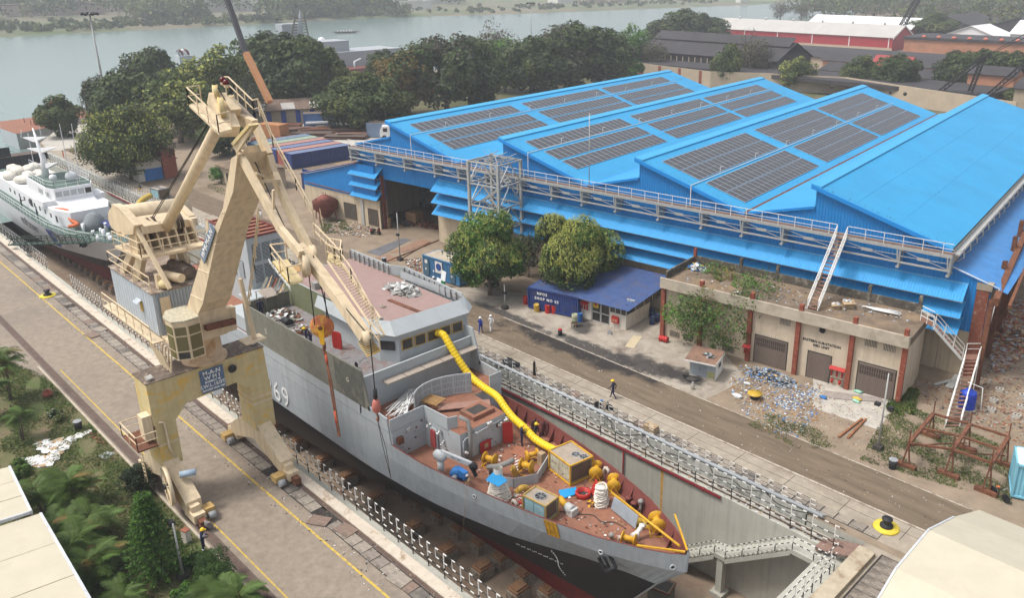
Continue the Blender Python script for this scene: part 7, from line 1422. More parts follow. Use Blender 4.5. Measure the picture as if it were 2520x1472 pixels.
b=MB();rr=random.Random(2)
for k in range(15):b.ico((-144-rr.random()*15,29.9+rr.random()*5.0,3.3+rr.random()*.5),1.35,0,.16,(1.25,.7,.55),2,rnd=rr)
b.build('covered_boats',mat('cover_cream',(.60,.57,.50),.8,var=.2),ws,kind='stuff')
b=MB();b.lathe((-122.3,32.3,wd),[(1.5,0),(1.4,1.0),(.9,1.9),(.3,2.3),(0,2.3)],9);b.build('gun_cover',m_tarp,ws)
b=MB();c_=Vector((-119.6,33.9,1.8));b.slab([c_+Vector((-1.6,-1.2,0)),c_+Vector((1.2,-1,-.2)),c_+Vector((1.4,1.4,.1)),c_+Vector((-.3,.6,.8)),c_+Vector((-1.6,1.0,.2))],(0,0,.05));b.build('awning_sheet',m_navy,ws)
b=MB();b.box(-139.3,28.95,1.5,-138.0,29.0,2.6);b.box(-127.0,28.97,1.5,-126.2,29.0,2.4);b.build('side_opening',m_black,ws)
b=MB();rr=random.Random(5)
for k in range(30):x,y=-114.5-rr.random()*9,W1+rr.uniform(-2.4,2.4)*min(1,(k+8)/20);b.tube([(x,y,wd),(x,y,wd+rr.uniform(.4,1.3))],rr.uniform(.07,.25),7)
b.build('deck_fittings',m_wh,ws,kind='stuff')
def wside(u,z):return Vector((u,W1-5.08,z))
text_obj('lettering','भारतीय तटरक्षक',1.3,(-136,W1-5.03,-.55),(1,0,0),(0,0,1),m_black,ws,.01)
b=MB();b.slab([(-127.4,W1-4.95,.7),(-125.6,W1-4.9,.7),(-123.6,W1-4.35,-1.2),(-125.6,W1-4.6,-1.2)],(0,-.12,0));b.build('blue_stripe',m_navy,ws)
text_obj('lettering','741',.7,(-118.8,W1-3.05,-.2),(1,.42,0),(0,-.1,1),m_black,ws,.3)
duct('orange flexible duct draped over the white ship foredeck',[Vector((-129.5,29.3,2.7)),Vector((-126.5,30.4,2.9)),Vector((-124.8,30.2,2.0)),Vector((-123.2,30.5,1.6)),Vector((-124.0,29.6,1.3))],.26,m_or,m_inner)
dy=[GT(1,0,1475,450,1.0),gw(1340,740,41.5),gw(1270,860,40),gw(1180,930,38.2),gw(1060,940,36.5),gw(960,930,35),gw(915,960,34.2)]
duct('mustard yellow flexible duct hanging from the quay cooler to the white ship',dy,.42,mat('duct_mustard',(.55,.38,.06),.55),m_dring,.45)
cooler('grey box cooling unit on the apron feeding the mustard duct',GT(1,0,1490,475),(2.4,1.8,1.7),A75,mat('cooler_grey_frame',(.25,.26,.25),.7),M_G,((.7,.9,.4),(1.7,.9,.4)))
a,c_=Vector((-123.0,22.4,.7)),Vector((-113.5,29.4,1.5));t=thing('lattice_gangway','dark green lattice gangway reaching from the quay to the white ship','gangway',a);m_lg=mat('lattice_green',(.03,.055,.04),.7);dpr=(c_-a).normalized();pe=Vector((-dpr.y,dpr.x,0))*.45
for s_ in(-1,1):
 b=MB();b.beam(a+pe*s_,c_+pe*s_,.09);b.beam(a+pe*s_+Vector((0,0,.9)),c_+pe*s_+Vector((0,0,.9)),.09)
 for k in range(14):p_,q_=a.lerp(c_,k/14)+pe*s_,a.lerp(c_,(k+1)/14)+pe*s_;b.beam(p_,q_+Vector((0,0,.9)),.05);b.beam(q_,q_+Vector((0,0,.9)),.05)
 b.build('side_truss',m_lg,t)
b=MB();b.slab([a-pe,a+pe,c_+pe,c_-pe],(0,0,.05));b.build('walkway',m_lg,t)
for k in range(10):
 t=thing('keel_block','low timber keel block supporting the white ship','keel block',(-120-k*2.6,W1,FLZ),0,'keel blocks under the white ship');link('concrete_base',kme,t);link('timber_cap',kwe,t)
t=thing('dock_gate','black floating dock gate with railed top closing the dry dock','gate',(-188,33,FLZ));m_gate=mat('gate_black',(.025,.026,.028),.7,var=.2,dirt=(.12,.12,.12),dscale=3,damt=.15,dcon=.03)
b=MB();b.box(-189.5,DL,FLZ,-187.2,DR+1,.3);b.build('gate_body',m_gate,t)
for k in range(6):b=MB();v=DL+1.5+k*3.4;b.box(-187.25,v,FLZ,-186.9,v+.5,.2);b.build('gate_rib',m_gate,t)
b=MB();b.box(-190,DL,.3,-186.8,DR+1,.45);b.build('gate_deck',m_trk,t);rail3([(-186.9,DL,.45),(-186.9,DR,.45)],1.0,M_G,t,step=1.5)
b=MB();b.box(-186.8,31.5,.5,-186.7,37.5,2.3);nb=b.build('name_board',m_gate,t);b=MB();b.box(-186.69,33.3,1.2,-186.66,35.7,2.0);b.build('white_lettering',m_wtxt,t)
# ---------- moored grey ship beyond the gate
ms=thing('moored_ship','grey ship with red oxide deck moored at the pale jetty on the river','ship',(-226,60,-3))
pk=[(-213.5,44.8),(-216.5,50),(-219.8,58),(-220,92),(-233,92),(-236,55),(-235,46.5),(-224,44.2)]
b=MB();b.prism([(x,y)for x,y in pk],-3.1,.4);b.build('hull',m_hull2,ms)
b=MB();b.poly([(x,y,.43)for x,y in pk]);b.build('deck',m_deck,ms);b=MB();b.prism([(-234,58),(-220.6,58),(-220.6,90),(-232,90)],.4,1.2,0,1);b.build('raised_deck',[m_hull2,m_deck],ms)
rr=random.Random(6);b=MB()
for k in range(60):x,y=rr.uniform(-232,-221.5),rr.uniform(50,88);z=1.2 if y>58 else .4;b.beam((x,y,z),(x+rr.uniform(-.6,.6),y,z+rr.uniform(1,3.4)),.12)
b.build('deck_poles',m_rust,ms,kind='stuff')
b=MB();b.box(-224.5,51,.4,-222.5,53,2.2);b.build('deck_locker',m_inner,ms);b=MB();b.tube([(-223.5,54.2,1.8),(-223.7,54.4,4.6),(-223.2,56,5.6)],.35,8);b.build('orange_duct',m_or,ms);b=MB();b.tube([(-224.5,55,3.2),(-224.2,55.6,5.2),(-223.4,56.5,6.0)],.35,8);b.build('yellow_duct',m_fyel,ms)
text_obj('lettering','भारतीय',.9,(-219.95,52.3,.2),(.1,1,0),(0,0,1),m_black,ms,.05)
m_far=mat('far_grey',(.34,.36,.38),.7,var=.1)
gs=thing('anchored_ship','grey ship behind the big trees with lattice mast and white radome','ship',(-300,165,-3));q=GT(0,1,430,650);mh=(lambda a:a)(0)
b=MB();b.box(-305,150,-3,-290,200,5);b.build('hull',m_far,gs);b=MB();b.box(-303,164,5,-293,178,9);b.build('bridge',m_far,gs);b=MB();b.box(-300,152,5,-295,160,16);b.build('funnel_house',m_far,gs)
pm0,pm1=GV(*T(0,1,430,420),156),GV(*T(0,1,425,100),156);b=MB();b.tube([pm0,(pm0+pm1)/2,pm1],1.4,8,radii=[1.3,.9,.2]);b.build('mast',m_far,gs);b=MB()
for k in range(9):p_=pm0.lerp(pm1,.05+k*.09);w_=3.6-k*.25;b.beam(p_+Vector((0,-w_,0)),p_+Vector((0,w_,0)),.35);b.beam(p_+Vector((0,-w_,0)),p_+Vector((0,-w_,2.2)),.3);b.beam(p_+Vector((0,w_,0)),p_+Vector((0,w_,2.2)),.3)
b.build('scaffolding',m_prim,gs,kind='stuff')
p_=GV(*T(0,1,640,400),175);b=MB();b.lathe(p_,[(.8,-3.5),(.8,-1.4),(1.5,-1),(1.6,.2),(1.1,1.2),(0,1.6)],14);b.build('radome',m_wh,gs);b=MB();b.box(p_.x-2,p_.y-1.5,-2,p_.x+1.5,p_.y+2.5,p_.z-3.4);b.build('radome_house',m_far,gs)
fs=thing('funnel_ship','pale grey ship funnel with striped exhausts between two big trees','ship',GT(0,0,1810,680,0));p_=GV(*T(0,0,1810,540),121.7);b=MB();b.box(p_.x-2.2,119,-3,p_.x+2.2,124.5,p_.z);b.build('funnel',m_hull2,fs)
for k in range(4):b=MB();q=p_+Vector((0,-1.6+k*1.05,0));b.tube([q,q+Vector((0,-.2,1.2)),q+Vector((0,-1.2,2.0))],.42,8);b.build('exhaust',(m_far,m_inner,m_wh,m_inner)[k],fs)
bt=thing('river_boat','slender dark country boat with people on the river','boat',GT(0,1,880,322,-3),1.3);b=MB();b.slab([(-9,0,1.3),(-6,-.3,.1),(6,-.3,.1),(9,0,1.3),(6,-1.1,.9),(-6,-1.1,.9)],(0,1.2,0));b.build('hull',m_trk,bt,world=False);b=MB();[b.obox((x,0,1.4),.6,.6,1.2)for x in(-5,-3,-1.5,.5,2.5,3.6)];b.build('passengers',M_W,bt,world=False)
bs=thing('barge','rust red barge moored behind the trees','barge',GT(0,1,1060,690,-2));p_=GT(0,1,1060,690,-2);b=MB();b.box(p_.x-4,p_.y-12,-3,p_.x+4,p_.y+20,-.6);b.build('hull',m_inner,bs);b=MB();b.tube([p_+Vector((3,-6,1)),p_+Vector((3,-6,4)),p_+Vector((3,-3,5))],.3,6);b.build('vent',m_wh,bs)
# == vegetation
def leafmat(name,col,var=.35,scale=.5):
 if name in MATS:return MATS[name]
 m=mat(name,col,.6,var=var,scale=scale,spec=.25);N=m.node_tree.nodes;L=m.node_tree.links;bs=N['Principled BSDF']
 src=bs.inputs['Base Color'].links[0].from_socket;tr=N.new('ShaderNodeBsdfTranslucent');L.new(src,tr.inputs[0]);mx=N.new('ShaderNodeMixShader');mx.inputs[0].default_value=.3
 L.new(bs.outputs[0],mx.inputs[1]);L.new(tr.outputs[0],mx.inputs[2]);L.new(mx.outputs[0],N['Material Output'].inputs[0]);return m
G1=leafmat('leaf_dark',(0.050,0.074,0.032));G2=leafmat('leaf_mid',(0.074,0.110,0.034));G3=leafmat('leaf_olive',(0.132,0.156,0.040));G4=leafmat('leaf_fresh',(.09,.20,.03));G5=leafmat('leaf_blossom',(.36,.38,.09),.2);G6=leafmat('leaf_autumn',(.20,.145,.045));G7=leafmat('leaf_greybrown',(.105,.095,.065));G8=leafmat('leaf_palm',(.085,.14,.03));G9=leafmat('leaf_shrub',(.035,.075,.018))
m_bark=mat('bark',(.15,.12,.09),.95,var=.3,scale=4);m_barkp=mat('bark_pale',(.30,.26,.20),.9,var=.2)
def leaves(pts,nrm,size,rng,asp=.6):
 """quads at pts facing nrm, random spin: returns verts"""
 n=len(pts);nrm=nrm/np.linalg.norm(nrm,axis=1,keepdims=True);r=rng.normal(size=(n,3));t=np.cross(nrm,r);t/=np.linalg.norm(t,axis=1,keepdims=True)+1e-9;bt_=np.cross(nrm,t)
 s=size*rng.uniform(.6,1.4,(n,1));a,b_=t*s*.5,bt_*s*.5*asp
 return np.stack([pts-a,pts-b_,pts+a,pts+b_],1).reshape(-1,3)
def np_mesh(name,v,nf,mi,mats):
 me=bpy.data.meshes.new(name);me.vertices.add(len(v));me.vertices.foreach_set('co',v.astype(np.float32).ravel());me.loops.add(nf*4);me.loops.foreach_set('vertex_index',np.arange(nf*4,dtype=np.int32));me.polygons.add(nf);me.polygons.foreach_set('loop_start',np.arange(0,nf*4,4,dtype=np.int32))
 me.polygons.foreach_set('material_index',mi.astype(np.int32))
 for m in mats:me.materials.append(m)
 me.update(calc_edges=True);return me
def crown_mesh(seed,rx,rz,nb,nl,ls,mats,w,zc=0.,top=None,br=.38,flat=.0,holes=.0):
 """crown of leaf clumps on nb lobes; w = chances of the materials; top = (index, share) painted on upper leaves"""
 rng=np.random.default_rng(seed);C_=[]
 while len(C_)<nb:
  p=rng.uniform(-1,1,3)
  if .25<np.linalg.norm(p)<1 and p[2]>-.75+flat:C_.append(p*(1-br*.75))
 C_=np.array(C_)*(rx,rx,rz)+(0,0,zc);R_=rng.uniform(.65,1.25,nb)*br*(rx+rz)*.5
 bi=rng.integers(0,nb,nl);d=rng.normal(size=(nl,3));d[:,2]=np.abs(d[:,2])*np.where(rng.random(nl)<.72,1,-1);d/=np.linalg.norm(d,axis=1,keepdims=True)
 tw=rng.normal(size=(nb,26,3));tw/=np.linalg.norm(tw,axis=2,keepdims=True);k=rng.integers(0,26,nl);d2=tw[bi,k];use=rng.random(nl)<.62
 d=np.where(use[:,None],d2+rng.normal(scale=.16,size=(nl,3)),d);d/=np.linalg.norm(d,axis=1,keepdims=True)
 rad_=R_[bi]*np.where(use,rng.uniform(.86,1.16,nl),rng.uniform(.55,1.0,nl));pts=C_[bi]+d*rad_[:,None]
 nr=d+rng.normal(scale=.55,size=(nl,3))+(0,0,.35);v=leaves(pts,nr,ls,rng)
 bw=rng.choice(len(mats),nb,p=w);mi=np.where(rng.random(nl)<.6,bw[bi],rng.choice(len(mats),nl,p=w))
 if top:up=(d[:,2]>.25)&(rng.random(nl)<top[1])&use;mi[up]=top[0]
 return np_mesh('crown',v,nl,mi,mats),C_,R_
def trunk_mesh(seed,h,r,C_,n=5,m=None):
 r_=random.Random(seed);b=MB();p=Vector((0,0,-.1));top=Vector((r_.uniform(-.1,.1)*h,r_.uniform(-.1,.1)*h,h));b.tube([p,p.lerp(top,.3)+Vector((.1,.05,0)),p.lerp(top,.65),top],r,8,radii=[r*1.3,r,r*.8,r*.6])
 for c_ in list(C_)[:n]:q=Vector(c_);s0=p.lerp(top,r_.uniform(.55,1));b.tube([s0,s0.lerp(q,.5)+Vector((0,0,.1*h)),q],r*.4,6,radii=[r*.5,r*.35,r*.12])
 return b.mesh('trunk',m or m_bark)
PROTO={}
def tree(label,loc,rx,H,kind,rz=0.,name='tree',group=None,trunk_h=None,sc=1.):
 """kind -> shared crown; scaled to radius rx and height H"""
 if kind not in PROTO:
  s=11+len(PROTO)*7
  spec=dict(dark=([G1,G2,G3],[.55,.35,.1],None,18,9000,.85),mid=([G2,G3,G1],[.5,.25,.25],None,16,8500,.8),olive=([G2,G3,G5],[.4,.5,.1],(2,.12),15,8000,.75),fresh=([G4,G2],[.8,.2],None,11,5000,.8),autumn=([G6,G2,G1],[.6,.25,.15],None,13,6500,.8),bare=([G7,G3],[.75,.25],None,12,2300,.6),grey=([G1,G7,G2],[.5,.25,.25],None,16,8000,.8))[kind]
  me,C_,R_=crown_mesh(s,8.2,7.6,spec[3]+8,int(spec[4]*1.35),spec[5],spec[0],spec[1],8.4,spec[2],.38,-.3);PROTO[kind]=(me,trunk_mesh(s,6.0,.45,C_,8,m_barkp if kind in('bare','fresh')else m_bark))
 t=thing(name,label,'tree',loc,rz,group);f=rx/7.4;g_=H/16.4
 for nm,me in zip(('crown','trunk'),PROTO[kind]):link(nm,me,t)
 t.scale=(f,f,g_);return t
q2=lambda r_,c_,x,y:GT(r_,c_,x,y)
TT=[((0,0,1330,1330),7.8,15.5,'dark','dark dense tree left of the tall light mast by the jetty'),((0,0,1060,1260),5.5,12.5,'grey','ragged dark tree with bare twigs on its left, overhanging the moored ship'),((0,0,1560,1080),7.6,17.2,'dark','tall dark tree rising highest behind the light mast group'),((0,0,1780,1400),8.0,15.5,'olive','yellow green rounded tree left of the crane head'),((0,0,1900,1340),6.5,14,'mid','mid green tree behind the crane platform'),((0,0,2210,1260),8.6,19.5,'olive','broad olive tree whose crown touches the black mobile crane boom'),((0,0,620,1335),4.7,9.2,'mid','small round tree alone at the edge of the pale jetty'),((0,1,170,1060),10.5,21,'dark','large dark tree on the left in front of the grey ship mast'),((0,1,430,1120),9.8,21.5,'dark','large dark tree right in front of the grey ship mast'),((0,1,720,1080),7.6,16.5,'mid','dark green tree right of the grey ship radome'),((0,1,860,1270),6.4,12,'mid','mid green tree on the left over the brown sheds'),((0,1,1090,1290),7.4,13.6,'mid','broad mid green tree with thin trunk before the steel plate stacks'),((0,1,1330,1240),5.4,11.5,'mid','green tree right of the thin trunked broad tree'),((0,1,1500,1130),7.6,16.8,'autumn','golden brown tree in leaf between two green trees by the river'),((0,1,1280,960),5.5,14.5,'dark','dark tree left behind the golden brown one'),((0,1,1870,1100),9.6,20.5,'grey','tall tree with pale forked trunk left of the blue roof'),((0,1,2100,1050),9.2,19.8,'dark','dark tall tree immediately right of the pale forked trunk'),((0,1,2200,1000),7.0,15,'grey','brownish thin tree behind the left blue roof ridge'),((0,1,2330,760),8.6,20,'bare','pale bare topped tree by the river behind the blue shed'),((0,1,2440,900),8.0,16,'fresh','yellow green tree between the dark tree groups behind the shed'),((0,2,180,960),9.5,18.5,'dark','leftmost of the dark trees in the big clump behind the first gable'),((0,2,420,900),10.5,20.5,'grey','tree with brown tinged leaves in the big clump behind the first gable'),((0,2,640,880),10.8,21.6,'dark','tallest dark tree of the big clump behind the first gable'),((0,2,860,860),9.6,19.6,'dark','rightmost dark tree of the big clump behind the first gable'),((0,2,1000,800),7,14.5,'grey','low dark tree sloping down right from the big clump'),((0,2,1170,720),6.2,17.5,'fresh','bright fresh green tree standing alone right of the big dark clump'),((0,2,1140,800),4.8,8.5,'fresh','small fresh green tree below the bright one'),((0,2,1370,730),6.4,14,'bare','grey brown half bare tree before the dark roofed shed'),((0,2,1480,490),10.5,15,'dark','left third of the wide umbrella tree on the river bank'),((0,2,1690,480),13.5,19.5,'dark','middle and top of the wide umbrella tree on the river bank'),((0,2,1900,480),12,16,'dark','right third of the wide umbrella tree on the river bank'),((0,2,2110,850),5.2,13.5,'mid','dark leafy tree before the tan wall between first and second gable'),((0,2,2330,800),7.0,17.5,'bare','tall reddish bare tree in front of the red warehouse'),((0,2,2430,800),5.8,11.5,'bare','grey green thin tree right of the reddish bare one'),((0,3,290,890),5.8,10.8,'olive','olive bush like tree behind the valley of second and third gable'),((0,3,900,900),6.0,11,'mid','dark round tree behind the peak of the third gable'),((0,3,1250,940),6.8,12.8,'dark','dark tree right of the third gable peak'),((0,3,1840,900),6.8,13,'dark','dark tree left beneath the black lattice boom'),((0,3,2060,920),7.2,14,'dark','dark tree centred beneath the black lattice boom'),((0,3,2330,930),7.2,13.5,'dark','dark tree at the right end beneath the black lattice wires'),((0,3,2440,1060),4.6,5.5,'olive','low yellowish bushes behind the last gable at the right edge'),((0,3,120,205),9,17,'bare','open branched tree behind the left end of the red warehouse roof'),((0,3,330,205),7.5,15,'bare','open branched tree above the red warehouse roof'),((0,3,1620,400),13,15,'mid','round bright tree behind the red warehouse gable'),((1,0,2200,60),4.8,8.5,'mid','dark green tree half hidden behind the crane mast beside the yard road'),((0,1,-120,1290),6.2,13.5,'bare','grey twiggy tree behind the crane head'),((1,0,2180,320),2.0,3.2,'fresh','small garden tree with pink blossom left of the crane mast')]
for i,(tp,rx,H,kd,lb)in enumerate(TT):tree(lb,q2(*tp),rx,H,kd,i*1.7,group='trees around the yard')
def own_tree(label,loc,rx,rz,zc,seed,nb,nl,ls,mats,w,top,name='mango_tree',br=.36,th=None,blossom=None,holes=0,tr=.22):
 t=thing(name,label,'tree',loc);me,C_,R_=crown_mesh(seed,rx,rz,nb,nl,ls,mats,w,zc,top,br);link('crown',me,t);link('trunk',trunk_mesh(seed,th or zc*.7,tr,C_,7),t)
 if blossom:
  rng=np.random.default_rng(seed+1);n=blossom[0];bi=rng.integers(0,nb,n);d=rng.normal(size=(n,3));d[:,2]=np.abs(d[:,2])*.8-.1;d/=np.linalg.norm(d,axis=1,keepdims=True);p=C_[bi]+d*R_[bi][:,None]*1.03
  vs=[]
  for k in range(5):
   h=.10+.075*k;off=rng.normal(scale=.05*(5-k)/5+.012,size=(n,3));off[:,2]=0;vs.append(leaves(p+off+(0,0,1)*np.full((n,1),h)+d*.05,d+rng.normal(scale=.5,size=(n,3)),blossom[1]*(1-k*.13),rng))
  v=np.concatenate(vs);o=link('blossom',np_mesh('blossom',v,n*5,np.zeros(n*5),[G5]),t);o['kind']='stuff'
 return t
own_tree('blossoming mango tree over the blue office container',GT(1,1,2290,1425),4.7,4.9,4.6,3,20,46000,.26,[leafmat('leaf_mango',(.09,.18,.035)),G2,G9,G4],[.4,.25,.15,.2],None,blossom=(2600,.2))
own_tree('large mango tree covered in yellow green blossom before the blue awnings',GT(1,2,600,1440),5.1,5.1,4.9,5,21,50000,.26,[leafmat('leaf_mango',(.09,.18,.035)),G2,G1],[.3,.45,.25],None,blossom=(6800,.22)).scale=(1,1,1.03)
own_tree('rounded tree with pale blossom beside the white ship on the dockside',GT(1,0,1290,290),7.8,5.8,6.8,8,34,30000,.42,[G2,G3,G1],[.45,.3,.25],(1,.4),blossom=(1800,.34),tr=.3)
own_tree('thin dark sapling between the two mango trees',GT(1,2,150,1250),1.7,2.2,3.2,12,9,2600,.22,[G1,G7],[.7,.3],None,'sapling',br=.4,tr=.07)
own_tree('leafy tree with yellow leaves growing behind the grey kiosk',GT(2,2,2010,430),6.6,4.1,4.0,14,40,19000,.22,[G4,G2,G6],[.45,.35,.2],None,'leafy_tree',br=.30,tr=.12)
b=MB();b.poly([(-60,146,.01),(-60,236,.01),(-150,262,.01),(-262,262,.01),(-244,168,.01),(-231,122,.01),(-220,80,.01),(-200,100,.01),(-172,112,.01),(-130,118,.01),(-118,142,.01)]);b.build('scrub_ground',mat('scrub_earth',(.13,.11,.06),.95,var=.3,scale=.3,dirt=(.07,.09,.03),dscale=.12,damt=.8,dcon=.2),kind='structure')
m_gar=mat('garden_earth',(.17,.12,.075),.95,var=.25,scale=1.5,bump=.4,dirt=(.085,.11,.035),dscale=.35,damt=1.1,dcon=.25)
b=MB();b.poly([(-110,-40,.008),(-36,-40,.008),(-36,14.75,.008),(-78,14.75,.008),(-84,13.4,.008),(-110,12.0,.008)]);gd=b.build('garden_ground',m_gar,kind='structure')
b=MB();b.box(-82,14.7,0,-36,14.85,.1);b.build('garden_kerb',m_conc2,kind='structure')
def blades(name,label,poly,n,h,seed,mats,w,kind='stuff'):
 rng=np.random.default_rng(seed);xs,ys=zip(*poly);P_=[]
 x=rng.uniform(min(xs),max(xs),n*2);y=rng.uniform(min(ys),max(ys),n*2);ins=np.zeros(n*2,bool);j=len(poly)-1
 for i in range(len(poly)):
  xi,yi,xj,yj=*poly[i],*poly[j];ins^=((yi>y)!=(yj>y))&(x<(xj-xi)*(y-yi)/((yj-yi)or 1e-9)+xi);j=i
 x,y=x[ins][:n],y[ins][:n];nz=np.sin(x*1.3)*np.cos(y*1.9+x*.4)+np.sin(x*.5+y*2.3)*.7+rng.normal(scale=.35,size=len(x));kp=nz>-.35;x,y=x[kp],y[kp];m=len(x)
 p=np.stack([x,y,np.full(m,.02)+h*.4],1);nr=rng.normal(size=(m,3));nr[:,2]=np.abs(nr[:,2])*.8;v=leaves(p,nr,h*1.5,rng,.22);o=link(name,np_mesh(name,v,m,rng.choice(len(mats),m,p=w),mats));tag(o,label,'grass',kind=kind);return o
G10=leafmat('grass_green',(.10,.15,.03));G11=leafmat('grass_dry',(.20,.18,.08))
blades('grass','green and dry grass growing over the garden beside the crane rail',[(-100,5),(-38,5),(-38,14.6),(-80,14.6),(-86,13),(-100,12)],70000,.17,1,[G10,G9,G11],[.6,.2,.2])
for(s_,lb,pts,n)in((2,'grass on the verge beneath the rusty steel skid',[(3,3,900,120),(3,3,1300,240),(3,3,2400,560),(3,3,2350,0),(2,3,1400,1050),(2,3,1150,1150)],16000),(3,'weedy grass beside the annex and hopper',[(1,1,620,690),(1,1,860,690),(1,1,950,800),(1,1,640,830)],3500),(4,'sparse grass along the verge in front of the sub-station',[(2,3,0,1120),(2,3,380,1180),(2,3,800,1472),(3,3,700,0),(2,3,300,1472),(2,2,2300,1230)],2600),(5,'grass patches along the yard road near the hut',[(1,0,1960,340),(1,0,2519,330),(1,0,2519,560),(1,0,2300,500)],3000),(6,'weeds climbing at the right corner of the sub-station',[(2,3,1180,880),(2,3,1480,900),(2,3,1420,1180),(2,3,1180,1100)],3500)):
 blades('grass',lb,[tuple(GT(*p_))[:2]for p_ in pts],n,.14 if s_!=6 else .4,s_,[G10,G9,G11],[.55,.25,.2])
def frond_mesh(seed,L_=2.1):
 r_=random.Random(seed);b=MB();pts=[Vector((L_*(t_-.18*t_*t_),0,L_*(.55*t_-.75*t_*t_)))for t_ in[k/12 for k in range(13)]]
 b.tube(pts,.025,4,1,radii=[.03-.002*k for k in range(13)])
 for k in range(24):
  t_=.12+.88*k/24;i=min(int(t_*12),11);p=pts[i].lerp(pts[i+1],t_*12-i);l=.55*math.sin(math.pi*(.12+.85*t_))+.12
  for s_ in(-1,1):q=p+Vector((.32*l+.1*t_,s_*l*.85,-.28*l+r_.uniform(-.06,.06)));w_=Vector((.03,0,.0));mq=(p+q)/2+Vector((0,0,.05));b.quad(p-w_,p+w_,mq+w_,mq-w_,0);b.quad(mq-w_,mq+w_,q+w_*.2,q-w_*.2,0)
 return b
FR=[frond_mesh(k).mesh('frond',[G8,G3])for k in range(2)]+[frond_mesh(9).mesh('frond',[G6,G6])];FR2=frond_mesh(4).mesh('frond',[leafmat('leaf_palm_fresh',(.10,.17,.035)),G3])
def palm(label,loc,n,sc,seed,stems=3,h=1.6):
 r_=random.Random(seed);t=thing('palm',label,'palm',loc,0,'garden palms')
 for s_ in range(stems):
  ox,oy=r_.uniform(-.5,.5)*sc,r_.uniform(-.5,.5)*sc;hh=h*r_.uniform(.6,1.15);b=MB();b.tube([(ox*.3,oy*.3,0),(ox*.7,oy*.7,hh*.6),(ox,oy,hh)],.06,6,radii=[.08,.06,.05]);b.build('trunk',m_bark,t,world=False)
  for k in range(int(n*1.5)//stems):
   o=link('frond',FR[2]if r_.random()<.06 else(FR2 if r_.random()<.25 else FR[k%2]),t,(ox,oy,hh));o.rotation_euler=(0,-r_.uniform(-.35,.65),k*6.283/(int(n*1.5)//stems)+r_.uniform(-.4,.4));s=sc*r_.uniform(.75,1.1);o.scale=(s,s,s)
PG=lambda x,y:G(x,y,0)
for i,(x,y,n,sc,st,h,lb)in enumerate(((25,985,20,.95,3,4.0,'tall palm clump at the left edge above the white flowers'),(-15,1030,18,.95,3,3.6,'palm clump cut by the left frame edge'),(55,1085,12,.7,2,2.2,'thin young palm beneath the tall left clump'),(115,1270,24,1.0,4,1.8,'dense palm clump below the scattered white sheets'),(180,1260,24,1.0,4,1.7,'palm clump right of the dense one in the middle of the garden'),(150,1330,18,.9,3,1.3,'low palms between clumps above the cream tent corner'),(240,1330,22,1.0,4,1.6,'palm clump with pale arching fronds left of the conifer'),(185,1400,24,1.05,4,1.6,'big palm clump beside the second cream tent roof'),(240,1440,20,1.0,3,1.4,'palm clump low beside the tent edge'),(270,1400,12,.85,2,1.0,'small palm with drying fronds left of the conifer foot'),(600,1520,22,1.0,4,1.2,'palm clump at the bottom edge near the quay rail'),(530,1500,18,.9,3,1.0,'palm at the bottom edge below the bright round shrub'),(300,1500,14,.8,3,.9,'dry palm at the bottom edge among red pots'))):palm(lb,PG(x,y),n,sc,i+1,st,h)
def shrub(label,loc,rx,rz,seed,mats,w,n=7000,ls=.09,nb=16,br=.42,zc=None):t=thing('shrub',label,'shrub',loc);me,C_,R_=crown_mesh(seed,rx,rz,nb,n,ls,mats,w,zc or rz*.9,None,br);link('foliage',me,t);link('stem',trunk_mesh(seed,rz*.6,.05,C_,4),t);return t
shrub('very dark clipped round shrub at the foot of the crane leg',PG(345,1215),1.45,1.15,4,[G1,leafmat('leaf_juniper',(.018,.035,.012))],[.5,.5],14000);shrub('bright green clipped round shrub at the bottom edge beside the worker',PG(535,1440),1.25,1.2,6,[G9,leafmat('leaf_arbor',(.06,.12,.02))],[.5,.5],14000)
shrub('low broad leaved bush at the bottom edge between conifer and round shrub',PG(455,1490),1.3,.6,9,[G4,G9],[.6,.4],3500,.2,10);shrub('low green bush by the lamp post at the garden edge',PG(470,1400),1.0,.5,10,[G4,G9],[.5,.5],2600,.15,8);shrub('light green low bush near the left frame edge',PG(55,1165),1.1,.6,11,[G4,G10],[.5,.5],3000,.15,8);shrub('bush with white flowers below the tall left palms',PG(140,1035),.9,.5,13,[G9,G3,M_W],[.5,.38,.12],1800,.13,8);shrub('low herb at the left frame edge above the tent',PG(15,1190),1.0,.5,15,[G4,G9],[.5,.5],2000,.15,8)
t=thing('conifer','bright green layered conifer in the garden in front of the crane leg','tree',PG(392,1425));rng=np.random.default_rng(3);vs=[];
for L_i in range(13):
 z=.5+L_i*.44;R_=1.75*(1-(z/6.4)**1.3)+.12
 for k in range(13):
  a=k*2*math.pi/13+L_i*.4;tt=np.linspace(.12,1,46);c_=np.stack([R_*tt*math.cos(a),R_*tt*math.sin(a),z+.38*tt**2*R_*.6+rng.normal(scale=.02,size=46)],1);c_=np.repeat(c_,2,0)+rng.normal(scale=(.075,.075,.04),size=(92,3));vs.append(leaves(c_,rng.normal(size=(92,3))+(0,0,.8),.15,rng,.5))
v=np.concatenate(vs);nf=len(v)//4;link('foliage',np_mesh('foliage',v,nf,(rng.random(nf)<.35).astype(int),[leafmat('leaf_conifer',(.09,.19,.03)),G9]),t);b=MB();b.tube([(0,0,0),(0,0,6.0)],.09,6,radii=[.1,.02]);b.build('trunk',m_bark,t,world=False)
